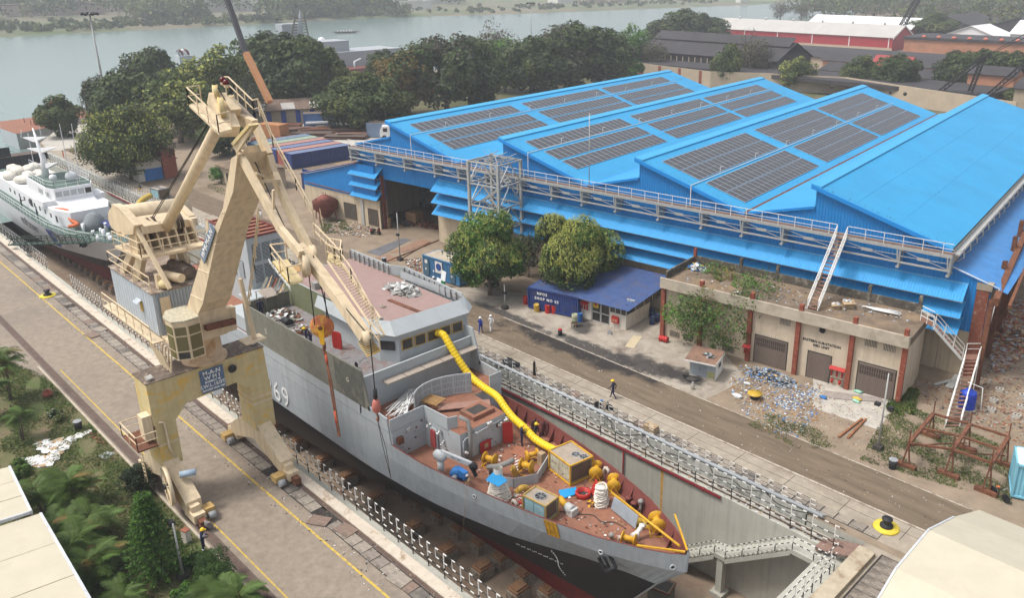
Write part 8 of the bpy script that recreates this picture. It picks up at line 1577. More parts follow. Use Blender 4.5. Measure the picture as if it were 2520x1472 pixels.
# == background
m_dkroof=mat('black_roof',(.045,.042,.045),.85,var=.2,scale=.3);m_tan=mat('tan_wall',(.42,.34,.25),.9,var=.12,scale=.3,dirt=(.30,.24,.18),dscale=.12,damt=.3,dcon=.4);m_rw=mat('red_cladding',(.33,.022,.03),.6,var=.06,scale=.5);m_gr=mat('pale_grey_roof',(.42,.40,.37),.7,var=.07,scale=.2);m_wr=mat('white_roof',(.68,.68,.67),.6,var=.05);m_terra=mat('terracotta_wall',(.40,.19,.11),.9,var=.15,scale=.3,dirt=(.22,.12,.08),dscale=.2,damt=.3,dcon=.3);m_rr=mat('red_roof',(.30,.05,.05),.7,var=.08)
def gabled(name,label,u0,v0,u1,v1,he,hr,mw,mrf,along='u',parts=True,cat='building',over=.6,rz=0.):
 cx_,cy_=(u0+u1)/2,(v0+v1)/2;t=thing(name,label,cat,(cx_,cy_,0),rz);hx_,hy_=(u1-u0)/2,(v1-v0)/2
 b=MB()
 if along=='u':
  b.box(-hx_,-hy_,0,hx_,hy_,he)
  for s_ in(-1,1):b.slab([(s_*hx_,-hy_,he),(s_*hx_,hy_,he),(s_*hx_,0,hr)],(-s_*.3,0,0))
  b.build('wall',mw,t,world=False)
  for s_ in(-1,1):b=MB();b.slab([(-hx_-over,s_*(hy_+over),he-.1),(hx_+over,s_*(hy_+over),he-.1),(hx_+over,0,hr+.1),(-hx_-over,0,hr+.1)],(0,0,.2));b.build('roof_slope',mrf,t,world=False)
 else:
  b.box(-hx_,-hy_,0,hx_,hy_,he)
  for s_ in(-1,1):b.slab([(-hx_,s_*hy_,he),(hx_,s_*hy_,he),(0,s_*hy_,hr)],(0,-s_*.3,0))
  b.build('wall',mw,t,world=False)
  for s_ in(-1,1):b=MB();b.slab([(s_*(hx_+over),-hy_-over,he-.1),(s_*(hx_+over),hy_+over,he-.1),(0,hy_+over,hr+.1),(0,-hy_-over,hr+.1)],(0,0,.2));b.build('roof_slope',mrf,t,world=False)
 return t
t=gabled('warehouse','long bright red warehouse with pale grey roof and white trim beyond the tan wall',-262,380,-163,402,5.8,10.6,m_rw,m_gr,'u')
for k in range(6):b=MB();b.box(-49+k*19.3,-11.1,0,-48.6+k*19.3,-11,5.8);b.build('white_downpipe',m_wh,t,world=False)
b=MB();b.slab([(49.8,-11.7,5.7),(49.8,0,10.8),(49.8,11.7,5.7),(49.8,11.7,5.2),(49.8,0,10.3),(49.8,-11.7,5.2)],(.3,0,0));b.build('gable_trim',m_wh,t,world=False)
b=MB();b.box(-49.6,-11.3,0,49.6,-11,1.2);b.build('plinth',m_tan,t,world=False)
for k in range(6):b=MB();b.lathe((-40+k*16,0,10.6),[(.5,0),(.5,.8),(.9,.9),(0,1.4)],8);b.build('roof_vent',m_wh,t,world=False)
t=thing('terracotta_warehouse','long weathered terracotta wall building with dark roof edge and red vents','building',(-100,372,0),.1);b=MB();b.box(-50,-8,0,70,20,7.2);b.build('wall',m_terra,t,world=False);b=MB();b.box(-50.5,-8.6,7.2,70.5,20.5,8.2);b.build('roof_edge',m_dkroof,t,world=False)
for k in range(12):b=MB();b.ico((-42+k*6,-8.6,8.6),.8,0,.1,(1.4,.6,.8));b.build('red_vent',mat('vent_red',(.55,.16,.10),.6),t,world=False)
gabled('warehouse','white roofed shed behind the terracotta wall at the right edge',-118,395,-40,420,9,14,m_wr,m_wr,'u');gabled('warehouse','low white gabled roof behind the terracotta wall',-150,402,-124,425,6,11,m_wr,m_wr,'v');gabled('warehouse','white roofed red warehouse behind the long red one',-240,440,-180,465,6,11,m_rw,m_wr,'u')
t=thing('boundary_wall','tan boundary wall with brown piers behind the blue shed','wall',(-135,220,0));WP=[(-195,224),(-172,219.5),(-149.4,216.7),(-136,224),(-124.8,227.5),(-112,232),(-85,222),(-60,214)]
for p_,q_ in zip(WP[:-1],WP[1:]):b=MB();wallseg(b,p_,q_,0,5.0,.4);b.build('wall_panel',m_tan,t)
for k in range(5):b=MB();u=-190+k*9;b.box(u,221.5-k*1.1,0,u+1.1,222.3-k*1.1,4.9);b.build('brown_pier',m_pil,t)
b=MB();[b.lathe((u,219.5,3.6),[(.5,0),(.5,.15),(0,.15)],10,axis=(0,-1,0))for u in(-146,-110,-97,-93,-89)];b.build('round_opening',m_black,t)
t=gabled('dark_shed','black roofed shed with raised lantern and row of small windows',-196,240,-140,262,7,12,m_dkroof,m_dkroof,'u');b=MB();b.box(-25,-11.2,3.5,27,-11,6.2);b.build('window_band',m_glass,t,world=False);b=MB();[b.box(-25+k*2.6,-11.35,3.5,-24.7+k*2.6,-11.2,6.2)for k in range(20)];b.build('mullions',m_tan,t,world=False);b=MB();b.slab([(-28,-4,11),(28,-4,11),(28,0,13.6),(-28,0,13.6)],(0,0,.2));b.box(-28,-3.8,9,28,3.8,11);b.build('lantern',m_dkroof,t,world=False)
b=MB();b.box(-200,225,3.5,-70,246,4.6);tag(b.build('flat_roofed_block',m_dkroof),'flat black roofed block behind the tan boundary wall','building')
rr=random.Random(9)
for i,(u0,v0,u1,v1,h,m1,m2,lb)in enumerate(((-134,258,-70,272,3.4,m_tan,m_dkroof,'black roofed lean-to building with tan wall behind the olive tree'),(-150,290,-60,304,3.2,m_terra,m_dkroof,'long low black roofed range behind the dark trees'),(-250,300,-100,318,3.0,m_tan,m_dkroof,'long curved black roof range below the red warehouse'),(-250,330,-80,350,1.6,m_terra,m_dkroof,'black roofed range directly in front of the red warehouse'),(-124,276,-112,282,5.5,m_tan,m_rr,'small building with bright red roof among black roofs'),(-112,246,-100,252,5.6,m_rr,m_rr,'tiny red roofed hut by the tan wall'),(-82,244,-70,252,7.5,m_terra,m_dkroof,'black roofed house between the dark trees'),(-66,232,-40,246,6,m_tan,m_dkroof,'black roofed shed beneath the lattice cranes'))):gabled('dark_shed',lb,u0,v0,u1,v1,h,h+1.8,m1,m2,'u')
for k in range(5):gabled('far_shed',('first','second','third','fourth','fifth')[k]+' black barrel roof from the left before the far palms',-190+k*36,470+k*5,-160+k*36,520,7,12,m_dkroof,m_dkroof,'v')
t=thing('blue_door_store','cream store with tall blue doors and patched brown roof by the big dark trees','building',(-186,90,0),1.18);b=MB();b.box(-12,0,0,24,7,3.4);b.build('wall',m_beige,t,world=False);b=MB();b.slab([(-13,-1,3.3),(25,-1,3.3),(25,4,5.2),(-13,4,5.2)],(0,0,.15));b.build('roof',mat('brown_tile_roof',(.17,.12,.09),.9,var=.3,scale=1),t,world=False)
for k in range(10):b=MB();b.box(-10.5+k*3.3,-.08,.2,-9.4+k*3.3,0,3.1);b.build('blue_door',m_navy if False else mat('door_blue',(.03,.07,.35),.6),t,world=False)
for k in range(4):b=MB();b.slab([(-10+k*6.5,-1.02,3.5),(-7+k*6.5,-1.02,3.5),(-7+k*6.5,2,4.6),(-10+k*6.5,2,4.6)],(0,0,.12));b.build('roof_skylight',m_gr,t,world=False)
container('blue grey cabin container with door, in front of the blue door store',GT(0,1,470,1245),1.0,7,3,2.8,mat('cabin_blue',(.09,.17,.36),.7,var=.15),m_rooftop,'cabin');container('deep blue container right of the blue grey cabin',GT(0,1,650,1210),.9,6,2.5,2.7,m_cblue,m_cblue,'cabin');container('faded blue container beside the white truck cab',GT(0,1,1090,1352),.75,8,3,3.0,mat('faded_blue',(.20,.27,.38),.7,var=.12),m_rooftop,'cabin')
q=GT(0,1,1215,1372);t=thing('truck','white truck cab parked beside the left end of the blue shed','truck',q,.9);b=MB();b.slab([(0,0,.6),(0,0,2.0),(.5,0,2.9),(2.1,0,2.9),(2.1,0,.6)],(0,2.2,0));b.build('cab',m_wh,t,world=False);b=MB();b.slab([(-.02,.2,1.9),(.42,.2,2.75),(.42,2.0,2.75),(-.02,2.0,1.9)],(-.03,0,.02));b.box(.7,-.03,1.7,1.6,0,2.5);b.build('window',m_glass,t,world=False);b=MB();b.box(2.1,.1,.7,7,2.1,1.1);b.build('chassis',m_black,t,world=False)
for x in(.9,5.8):b=MB();b.lathe((x,.1,.5),[(0,-.15),(.5,-.15),(.5,.15),(0,.15)],14,axis=(0,1,0));b.build('wheel',m_black,t,world=False)
cc=[(m_cblue,mat('top_blue',(.14,.18,.28),.8),'dark blue long container nearest the camera in the rear stack'),(mat('cont_red',(.28,.09,.07),.7),mat('top_pink',(.34,.19,.165),.8),'red long container second from the front in the rear row'),(m_cblue,mat('top_blue',(.14,.18,.28),.8),'blue long container with pale blue top in the middle of the rear row'),(mat('cont_red',(.28,.09,.07),.7),mat('top_pink',(.34,.19,.165),.8),'pink topped long container near the back of the rear row'),(mat('cont_green',(.20,.27,.20),.7),mat('top_green',(.27,.33,.26),.8),'grey green long container near the back of the rear row'),(m_lblue,mat('top_slate',(.16,.20,.25),.8),'slate topped long container farthest back in the rear row')]
for k,(m1,m2,lb)in enumerate(cc):container(lb,Vector((-139.0-k*2.9,70.5,0)),math.pi/2,12.2,2.44,2.6,m1,m2,'shipping_container','long containers behind the annex')
container('rust topped long container along the left end of the annex',Vector((-124.6,66.2,0)),math.pi/2,12.2,2.44,2.6,m_cblue,m_rooftop);container('blue long container with blue top beside the rust topped one',Vector((-121.9,64.5,0)),math.pi/2,12.2,2.44,2.6,m_cblue,mat('top_blue',(.14,.18,.28),.8))
t=gabled('cream_hut','cream flat roofed hut behind the crane jib near the long containers',-138,57,-128,63.5,3.2,3.6,m_beige,m_rooftop,'u');b=MB();b.box(2,-3.3,1,3.4,-3.2,2.4);b.build('window',m_dark,t,world=False);b=MB();b.box(-3,-3.3,0,-1.8,-3.2,2.2);b.build('door',m_dark,t,world=False)
t=gabled('dock_office','small white dock office with blue shutter under the blossoming dockside tree',-158,47.5,-149,53.5,3.3,3.7,m_woff,m_rooftop,'u');b=MB();b.box(4.5,-2,0,4.56,1.5,2.1);b.build('blue_shutter',M_B,t,world=False);b=MB();b.box(-4.8,1,0,5.2,3.3,5);b.build('brown_end_wall',m_pil,t,world=False)
for k in range(9):
 r_=random.Random(k);q=(GT(0,1,620,1290),GT(0,1,760,1270),GT(0,1,330,1290),GT(0,1,240,1250),GT(0,1,880,1360),GT(0,1,1000,1340),GT(0,1,180,1380),GT(0,1,560,1330),GT(0,1,920,1290))[k]
 t=thing('plate_stack','pile of rusty steel plates number one of many' if False else('bowed stack of dark plates under the silver beams','stack of plates right of the bowed one','left long stack of rusty plates','rear stack of rusty rails','front rust red plate stack','plate stack left of the faded blue container','brown plates near the crane jib','grey beams before the bowed stack','dark plates behind the broad tree')[k],'steel stack',q,.9+r_.uniform(-.25,.25),'steel stacks in the storage yard')
 for j in range(4):b=MB();b.obox((r_.uniform(-.4,.4),r_.uniform(-.3,.3),.12+j*.2),9,3.0,.12,r_.uniform(-.06,.06));b.build('plate',(m_rust,m_trk,mat('plate_brown',(.20,.12,.09),.9))[(j+k)%3],t,world=False)
q=GT(0,1,750,1245);t=thing('silver_beams','long silver beams lying on top of the bowed plate stack','beams',q,1.0)
for k in range(3):b=MB();b.box(-6,k*.5,.9,5,k*.5+.35,1.25);b.build('beam',m_wh,t,world=False)
def mast(label,loc,h,r=.35):
 t=thing('light_mast',label,'light mast',loc);b=MB();b.tube([(0,0,0),(0,0,h)],r,8,radii=[r,r*.45]);b.build('pole',m_steel,t,world=False);b=MB();b.lathe((0,0,h-.3),[(1.5,0),(1.6,.1),(1.5,.2)],14);b.build('ring',m_black,t,world=False)
 for k in range(8):a=k*.785;b=MB();b.obox((1.7*math.cos(a),1.7*math.sin(a),h-.1),.5,.7,.5,a,0,(0,.5));b.build('floodlight',m_black,t,world=False)
mast('tall grey high mast light standing by the pale jetty',Vector((-220,64.4,0))if False else Vector((-220,66,0)),25);p_=GV(*T(0,2,172,25),262);mast('tall thin high mast light above the big tree clump',Vector((p_.x,p_.y,0)),p_.z,.25)
def lamp(label,loc,h,head):t=thing('lamp_post',label,'lamp post',loc);b=MB();b.tube([(0,0,0),(0,0,h)],.07,8,radii=[.09,.05]);b.build('pole',m_steel,t,world=False);b=MB();[b.obox(p__,.4,.3,.25)for p__ in head];b.build('lamp_head',m_black,t,world=False);b=MB();b.box(-.3,-.3,0,.3,.3,.35);b.build('base',M_K,t,world=False)
lamp('grey lamp post on the verge in front of the right roller shutter',GT(2,3,1085,1470),6.4,[(-.5,0,3.7),(.5,0,3.7)]);lamp('thin wooden looking pole by the steel plates before the shed door',GT(1,1,1412,1085),6.2,[(0,-.1,3.4)]);lamp('white topped sign pole beside the right mango tree',GT(2,1,2440,90),2.8,[(0,0,1.9)]);lamp('garden lamp post with two tube lamps beside the worker',G(452,1425,0),3.9,[(-.3,0,3.8)])
def bollard(label,loc):t=thing('bollard',label,'bollard',loc);b=MB();b.lathe((0,0,0),[(.85,0),(.8,.12),(0,.13)],20);b.build('yellow_base',mat('bollard_yellow',(.62,.48,.05),.7,var=.15),t,world=False);b=MB();b.lathe((0,0,.12),[(.42,0),(.42,.12),(.25,.2),(.22,.42),(.34,.5),(.34,.6),(0,.64)],20);b.build('head',m_black,t,world=False)
bollard('black mooring bollard on a yellow base on the left quay',GT(1,0,470,1435));bollard('black mooring bollard on a yellow round base at the right of the dock head',GT(3,3,1165,785))
for(p__,lb)in((GT(3,3,1225,200),'black bin beside the rusty skid at the road edge'),(GT(1,1,1255,1115),'black cylindrical bin near the steel plates'),(GT(2,0,775,1275),'black bucket on the garden grass')):t=thing('litter_bin',lb,'bin',p__);b=MB();b.lathe((0,0,0),[(.26,0),(.3,.75),(.26,.75),(.25,.7)],14);b.build('bin_body',m_black,t,world=False);b=MB();b.lathe((0,0,.7),[(.31,0),(.31,.06)],14);b.build('rim',M_G,t,world=False)
t=thing('mobile_crane','telescopic crane boom, black above and orange below, rising over the trees','crane',(-186,83,0));v_=83.;a0,a1,a2=GV(*T(0,1,130,1000),v_),GV(*T(0,0,2415,520),v_),GV(*T(0,0,2180,-150),v_)
b=MB();b.beam(a0,a1,1.15,1.2);b.build('lower_boom',mat('boom_orange',(.42,.20,.09),.7,var=.15),t);b=MB();b.beam(a1,a2,.95,1.0);b.build('upper_boom',mat('boom_dark',(.06,.06,.065),.5),t);b=MB();b.obox((a0.x,a0.y,1.8),6,3,2.6,.4);b.build('carrier',mat('boom_orange',(.42,.20,.09),.7),t)
def lattice(b,p_,q_,w_,n=14,th=.14):
 p_,q_=Vector(p_),Vector(q_);d=(q_-p_).normalized();s_=d.cross(Vector((0,0,1))).normalized()*w_;u_=s_.cross(d).normalized()*w_
 C4=[s_+u_,s_-u_,-s_-u_,-s_+u_]
 for c_ in C4:b.beam(p_+c_*.5,q_+c_*.5,th)
 for k in range(n):
  for j in range(4):b.beam(p_.lerp(q_,k/n)+C4[j]*.5,p_.lerp(q_,(k+1)/n)+C4[(j+1)%4]*.5,th*.7)
m_lat=mat('lattice_black',(.02,.02,.022),.6);cv=GT(0,3,1650,1090).y+6
t=thing('lattice_crane','black lattice crane boom crossing the dark trees behind the last gable','crane',(GT(0,3,1650,1090).x,cv,0));P_=lambda x,y:GV(*T(0,3,x,y),cv)
for nm,a,c_ in(('boom',P_(1640,940),P_(2120,560)),('back_leg',P_(2120,560),P_(1990,900)),('strut',P_(1600,930),P_(1720,1070)),('mast',P_(2150,950),P_(2600,560))):b=MB();lattice(b,a,c_,.9,12,.2);b.build(nm,m_lat,t)
for(a,c_)in((P_(2120,560),P_(2560,310)),(P_(2120,565),P_(2560,350)),(P_(2150,950),P_(2600,680))):b=MB();b.tube([a,c_],.09,4);b.build('stay_rope',m_lat,t)
t=thing('lattice_crane','thin black lattice boom rising from behind the red warehouse','crane',GT(0,3,1320,255));b=MB();lattice(b,GV(*T(0,3,1320,255),420),GV(*T(0,3,1500,-60),420),2.2,12,.4);b.build('boom',m_lat,t)
m_tent=mat('tent_cream',(.50,.455,.35),.7,var=.05,scale=.8,dirt=(.43,.385,.28),dscale=.45,damt=.4,dcon=.4);m_tedge=mat('tent_edge',(.50,.52,.54),.6)
for k,(u0,u1,lb)in enumerate(((-57.5,-51.2,'cream tent roof cut by the left frame edge, the farther of two'),(-51.0,-40.0,'cream tent roof in the bottom left corner'))):
 t=thing('marquee',lb,'tent',(u0,3,0));zt=4.05-k*.25;b=MB();b.slab([(u0,-14,zt+2),(u0,7.5,zt),(u1,7.1,zt),(u1,-14,zt+2)],(0,0,.06));b.build('roof',m_tent,t);b=MB();b.beam((u0,7.55,zt),(u1,7.15,zt),.14,.2);b.beam((u1,7.1,zt),(u1,-14,zt+2),.12,.2);b.build('edge_beam',m_tedge,t)
 b=MB();[b.beam((u0+(u1-u0)*f,7.3,zt+.07),(u0+(u1-u0)*f,-14,zt+2.07),.04,.02)for f in(.33,.66)];b.beam((u0,2,zt+.56),(u1,2,zt+.56),.04,.02);b.build('roof_seam',mat('tent_seam',(.44,.40,.30),.8),t)
 for u in(u0+.2,u1-.2):b=MB();b.beam((u,7.2,0),(u,7.2,zt),.12);b.build('post',m_tedge,t)
t=thing('marquee','large cream faceted tent in the bottom right corner','tent',(-6,36,0));pf=[GU(*T(3,3,1830,685),-11.3),GU(*T(3,3,1580,812),-11.3),GU(*T(3,3,1262,1190),-11.3),GU(*T(3,3,1095,1472),-11.3)];pf.append(pf[-1]+(pf[-1]-pf[-2])*.3)
far=Vector((pf[0].x,pf[0].y+5,pf[0].z-2.2))
for a,c_ in zip([far]+pf[:-1],pf):b=MB();b.slab([a,c_,c_+Vector((30,0,0)),a+Vector((30,0,0))],(0,0,.05));b.build('roof_panel',m_tent,t)
b=MB();[b.beam(a,c_,.1,.16)for a,c_ in zip(pf[:-1],pf[1:])];b.build('edge_beam',m_tedge,t)
for du in(5.2,10.6):b=MB();[b.beam(a+Vector((du,0,.06)),c_+Vector((du,0,.06)),.05,.03)for a,c_ in zip(pf[:-1],pf[1:])];b.build('roof_seam',mat('tent_seam',(.50,.46,.35),.8),t)
b=MB();b.slab([pf[0]+Vector((.3,0,-.1)),pf[1]+Vector((.3,0,-.1)),pf[2]+Vector((.3,0,-.1)),pf[3]+Vector((.3,0,-.1)),Vector((pf[3].x+.3,pf[3].y,0)),Vector((pf[0].x+.3,pf[0].y,0))],(.05,0,0));b.build('end_wall',m_tent,t)
# ------------------------------------------------ garden bits
litter('white_sheets','crumpled white plastic sheets strewn on the garden grass',[tuple(G(x,y,0))[:2]for x,y in((80,1095),(180,1075),(225,1060),(170,1100),(120,1150),(40,1150),(35,1138),(110,1120))],240,.42,[M_W,M_W,M_W,M_T],seed=31,zf=.06,shape='flat')
q=G(262,1122,0);t=thing('paving_slab','square grey slab lying on the garden grass','slab',q,.4);b=MB();b.box(-.42,-.4,0,.42,.4,.07);b.build('slab_body',M_G,t,world=False)
q=G(119,978,0);t=thing('clay_pot','round red clay pot on the garden grass','pot',q);b=MB();b.lathe((0,0,0),[(.2,0),(.38,.25),(.36,.45),(.2,.6),(.24,.65),(.17,.62),(.17,.5),(0,.5)],16);b.build('pot_body',mat('clay',(.28,.08,.05),.8),t,world=False)
b=MB();q=G(461,1335,0);t=thing('switch_box','cream electric box at the foot of the garden lamp post','box',q,.3);b.box(-.22,-.18,0,.22,.18,.9);b.build('cabinet',m_woff,t,world=False);b=MB();b.box(-.25,-.2,.9,.25,.2,.95);b.build('lid',M_O,t,world=False)
b=MB();[b.slab([G(x,y,.012),G(x+w_,y+w_*.1,.012),G(x+w_+4,y+w_*.4,.012),G(x+6,y+w_*.3,.012)],(0,0,.05))for x,y,w_ in((212,1065,22),(224,1075,22),(236,1085,20))];tag(b.build('red_tiles',M_O,kind=None),'red tiles stacked beside the white plastic sheets','tiles')
def bicycle(label,loc,rz,col):
 t=thing('bicycle',label,'bicycle',loc,rz)
 for x in(-.52,.52):b=MB();b.lathe((x,0,.34),[(.31,-.02),(.34,0),(.31,.02),(.29,0),(.31,-.02)],18,axis=(0,1,0));[b.beam((x,0,.34),(x+.3*math.cos(a),0,.34+.3*math.sin(a)),.008)for a in np.arange(0,6.2,.8)];b.build('wheel',m_black,t,world=False)
 b=MB();[b.beam(p__,q__,.03)for p__,q__ in(((-.52,0,.34),(-.15,0,.75)),((-.52,0,.34),(-.05,0,.3)),((-.05,0,.3),(-.17,0,.8)),((-.05,0,.3),(.38,0,.75)),((-.15,0,.75),(.38,0,.78)),((.52,0,.34),(.36,0,.95)))];b.build('frame',m_black,t,world=False);b=MB();b.beam((.34,-.25,.98),(.34,.25,.98),.03);b.build('handlebar',m_steel,t,world=False);b=MB();b.box(-.3,-.08,.82,-.08,.08,.88);b.build('saddle',col,t,world=False)
bicycle('black bicycle with orange saddle leaning on the rusty skid',GT(3,3,2270,500),-.4,m_or);bicycle('bicycle with blue load lying at the apron edge near the walking worker',GT(2,2,890,1085),.3,M_B)
t=thing('scooter','red and black scooter parked near the annex window','scooter',GT(1,1,1165,835),.5);b=MB();b.slab([(-.7,0,.4),(-.2,0,.35),(.3,0,.35),(.5,0,1.0),(.6,0,1.0),(.55,0,.3),(-.7,0,.3)],(0,.35,0));b.box(-.75,0,.5,-.05,.35,.8);b.build('body',m_black,t,world=False);b=MB();b.box(-.75,-.02,.55,-.4,.37,.75);b.box(.5,.0,.5,.62,.35,.9);b.build('panels',m_fred,t,world=False)
for x in(-.55,.6):b=MB();b.lathe((x,.17,.26),[(0,-.06),(.26,-.06),(.26,.06),(0,.06)],14,axis=(0,1,0));b.build('wheel',m_black,t,world=False)
b=MB();q=GT(2,2,1355,1300);b.box(q.x-.5,q.y-.35,0,q.x+.5,q.y+.35,.6);t=tag(b.build('electric_box',M_T),'grey and yellow electric box on the apron slabs','box')
b=MB();q=GT(2,1,2490,640);b.ico((q.x,q.y,.2),(.9,.6,.35),0,.3,sub=2);tag(b.build('tarpaulin_bundle',m_black),'black tarpaulin bundle on the apron beside the grey ship bridge','bundle')
t=thing('white_board','white and green notice boards leaning on the blue office container','board',GT(1,1,1830,1350),.1);b=MB();b.slab([(-.2,-.1,.9),(.5,-.1,.8),(.5,.15,1.9),(-.2,.15,2.0)],(0,.05,0));b.build('board',m_wh,t,world=False);b=MB();b.box(-.1,-.15,.3,.5,-.05,.85);b.build('board',mat('board_green',(.02,.18,.08),.6),t,world=False);b=MB();b.slab([(-.9,-.2,.3),(-.2,-.2,.2),(-.2,0,.9),(-.9,0,1.0)],(0,.05,0));b.build('board',m_wh,t,world=False)
litter('road_grit','pale crumbs and pebbles scattered over the oil stained road',[(-72,47.6),(-10,47.6),(-10,51.8),(-38,56.5),(-60,54.5)],900,.07,[M_T,M_W,M_T,M_K],seed=41,zf=0)
litter('quay_grit','flakes and grit along the cover slabs of the left quay',[(-110,19.5),(-20,19.5),(-20,22.1),(-110,22.1)],1500,.08,[M_T,M_W,M_K,M_G],seed=42,zf=0)
litter('ledge_debris','rags and scraps on the ledge behind the right hand railing',[(-80,42.65),(-18,42.65),(-18,43.65),(-80,43.65)],420,.16,[M_T,M_W,M_G,M_K],seed=43,zf=0,z0=GAL)
# == people
m_skin=mat('skin',(.16,.08,.045),.6,var=.05);m_hair=mat('hair',(.012,.01,.01),.6);m_boot=mat('boots',(.02,.018,.016),.6)
POSE={'stand':dict(hip=.92,legs=[((.09,.02,.48),(.1,0,.06),(.1,.14,.04)),((-.09,.03,.48),(-.11,-.02,.06),(-.11,.12,.04))],chest=(0,.02,1.35),head=(0,.04,1.6),arms=[((.2,0,1.4),(.26,.02,1.12),(.25,.12,.88)),((-.2,0,1.4),(-.26,.03,1.12),(-.24,.15,.9))]),'walk':dict(hip=.9,legs=[((.09,.2,.5),(.09,.28,.08),(.09,.42,.05)),((-.09,-.02,.5),(-.09,-.3,.12),(-.09,-.18,.04))],chest=(0,.05,1.34),head=(0,.08,1.6),arms=[((.2,.04,1.38),(.25,-.14,1.14),(.24,-.1,.92)),((-.2,.04,1.38),(-.25,.16,1.14),(-.22,.34,1.0))]),'hold':dict(hip=.92,legs=[((.09,.02,.48),(.11,0,.06),(.11,.14,.04)),((-.09,.03,.48),(-.1,-.02,.06),(-.1,.12,.04))],chest=(0,.04,1.34),head=(0,.12,1.57),arms=[((.2,.02,1.38),(.24,.1,1.12),(.1,.34,1.12)),((-.2,.02,1.38),(-.24,.1,1.12),(-.1,.34,1.14))]),'sit':dict(hip=.3,legs=[((.12,.36,.5),(.13,.42,.08),(.13,.56,.04)),((-.12,.36,.48),(-.14,.4,.08),(-.14,.54,.04))],chest=(0,.12,.72),head=(0,.24,.96),arms=[((.2,.12,.76),(.26,.24,.52),(.16,.42,.5)),((-.2,.12,.76),(-.25,.26,.54),(-.14,.42,.48))])}
BODY={}
def body_mesh(pose,cols):
 key=(pose,)+tuple(c.name for c in cols)
 if key in BODY:return BODY[key]
 P_=POSE[pose];V=[(0,0,P_['hip'])];E=[];R_=[.14];K=[1]
 def add(p,par,r,k):V.append(p);E.append((par,len(V)-1));R_.append(r);K.append(k);return len(V)-1
 h=V[0];c=P_['chest'];w_=add(tuple(h[i]*.5+c[i]*.5 for i in range(3)),0,.125,0);ch_=add(c,w_,.145,0);nk=add((c[0],c[1]+.01,c[2]+.12),ch_,.055,2);hd=P_['head'];h1=add((hd[0],hd[1],hd[2]-.04),nk,.085,2);h2_=add((hd[0],hd[1],hd[2]+.06),h1,.09,2);add((hd[0],hd[1]+.09,hd[2]-.01),h1,.02,2)
 for kn,an,to in P_['legs']:k1=add((kn[0],kn[1]*.4+h[1]*.5,h[2]-.08 if pose!='sit' else h[2]+.02),0,.095,1);k1=add(kn,k1,.07,1);k2=add(an,k1,.045,1);add(to,k2,.045,3)
 for sh,el,wr in P_['arms']:
  k1=add(sh,ch_,.065,0);k2=add(el,k1,.048,0);k3=add(wr,k2,.036,0);d=(Vector(wr)-Vector(el)).normalized();k4=add(tuple(Vector(wr)+d*.07),k3,.035,2);sx=1 if wr[0]>0 else-1
  for f_ in range(4):add(tuple(Vector(wr)+d*(.15-abs(f_-1.4)*.012)+Vector((0,(f_-1.5)*.022,0))),k4,.009,2)
  add(tuple(Vector(wr)+d*.08+Vector((-sx*.03,.05,0))),k4,.01,2)
 me=bpy.data.meshes.new('body');me.from_pydata(V,E,[]);o=bpy.data.objects.new('tmp',me);COL.objects.link(o);md=o.modifiers.new('s','SKIN')
 for i,sv in enumerate(me.skin_vertices[0].data):sv.radius=(R_[i],R_[i]*(.8 if K[i]==0 and i<3 else 1));sv.use_root=(i==0)
 o.modifiers.new('ss','SUBSURF').levels=1;dg=bpy.context.evaluated_depsgraph_get();out=bpy.data.meshes.new_from_object(o.evaluated_get(dg));bpy.data.objects.remove(o);out.name='body'
 out.materials.clear();[out.materials.append(m)for m in(cols[0],cols[1],m_skin,m_boot)];VV=[Vector(v)for v in V]
 for p in out.polygons:
  i=min(range(len(VV)),key=lambda j:(VV[j]-p.center).length-R_[j]);p.material_index=K[i]if p.center.z>.1 or pose=='sit' else 3;p.use_smooth=True
 BODY[key]=out;return out
def person(label,loc,face,pose,shirt,trou,helmet=None,bands=False):
 t=thing('person',label,'person',loc,face);link('body',body_mesh(pose,(shirt,trou)),t);hd=Vector(POSE[pose]['head'])
 if helmet:b=MB();b.lathe(hd+Vector((0,0,.06)),[(.16,-.01),(.125,0),(.12,.06),(.08,.11),(0,.125)],14);b.box(-.06,hd.y+.1,hd.z+.045,.06,hd.y+.2,hd.z+.06);b.build('helmet',helmet,t,world=False)
 else:b=MB();b.ico(hd+Vector((0,-.015,.05)),(.1,.105,.09),0,.03,sub=2);b.build('hair',m_hair,t,world=False)
 if bands:
  b=MB();c=Vector(POSE[pose]['chest']);b.lathe(c+Vector((0,0,-.12)),[(.165,-.03),(.165,.03)],12)
  for kn,an,to in POSE[pose]['legs']:b.lathe(Vector(kn)*.4+Vector(an)*.6,[(.075,-.025),(.075,.025)],10)
  b.build('reflective_bands',m_wh,t,world=False)
c_nv=mat('coverall_navy',(.02,.024,.06),.8);c_bl=mat('coverall_blue',(.02,.045,.28),.8);c_wh=mat('cloth_white',(.72,.72,.72),.8);c_gy=mat('cloth_grey',(.28,.25,.24),.8);c_bk=mat('cloth_black',(.015,.015,.018),.8);c_or=mat('boilersuit_orange',(.60,.09,.02),.8);h_y=mat('helmet_yellow',(.80,.50,.02),.35);h_w=mat('helmet_white',(.78,.78,.76),.35);c_mr=mat('cloth_maroon',(.12,.02,.03),.8);c_tn=mat('cloth_tan',(.45,.32,.18),.8)
person('worker in navy coverall and yellow helmet walking along the road edge',GT(2,2,985,970),1.9,'walk',c_nv,c_nv,h_y)
person('man in blue coverall and white helmet walking on the road',GT(2,1,2200,330),.6,'walk',c_bl,c_bl,h_w);person('man in white clothes and white helmet walking beside the one in blue',GT(2,1,2305,310),.9,'walk',c_wh,c_wh,h_w)
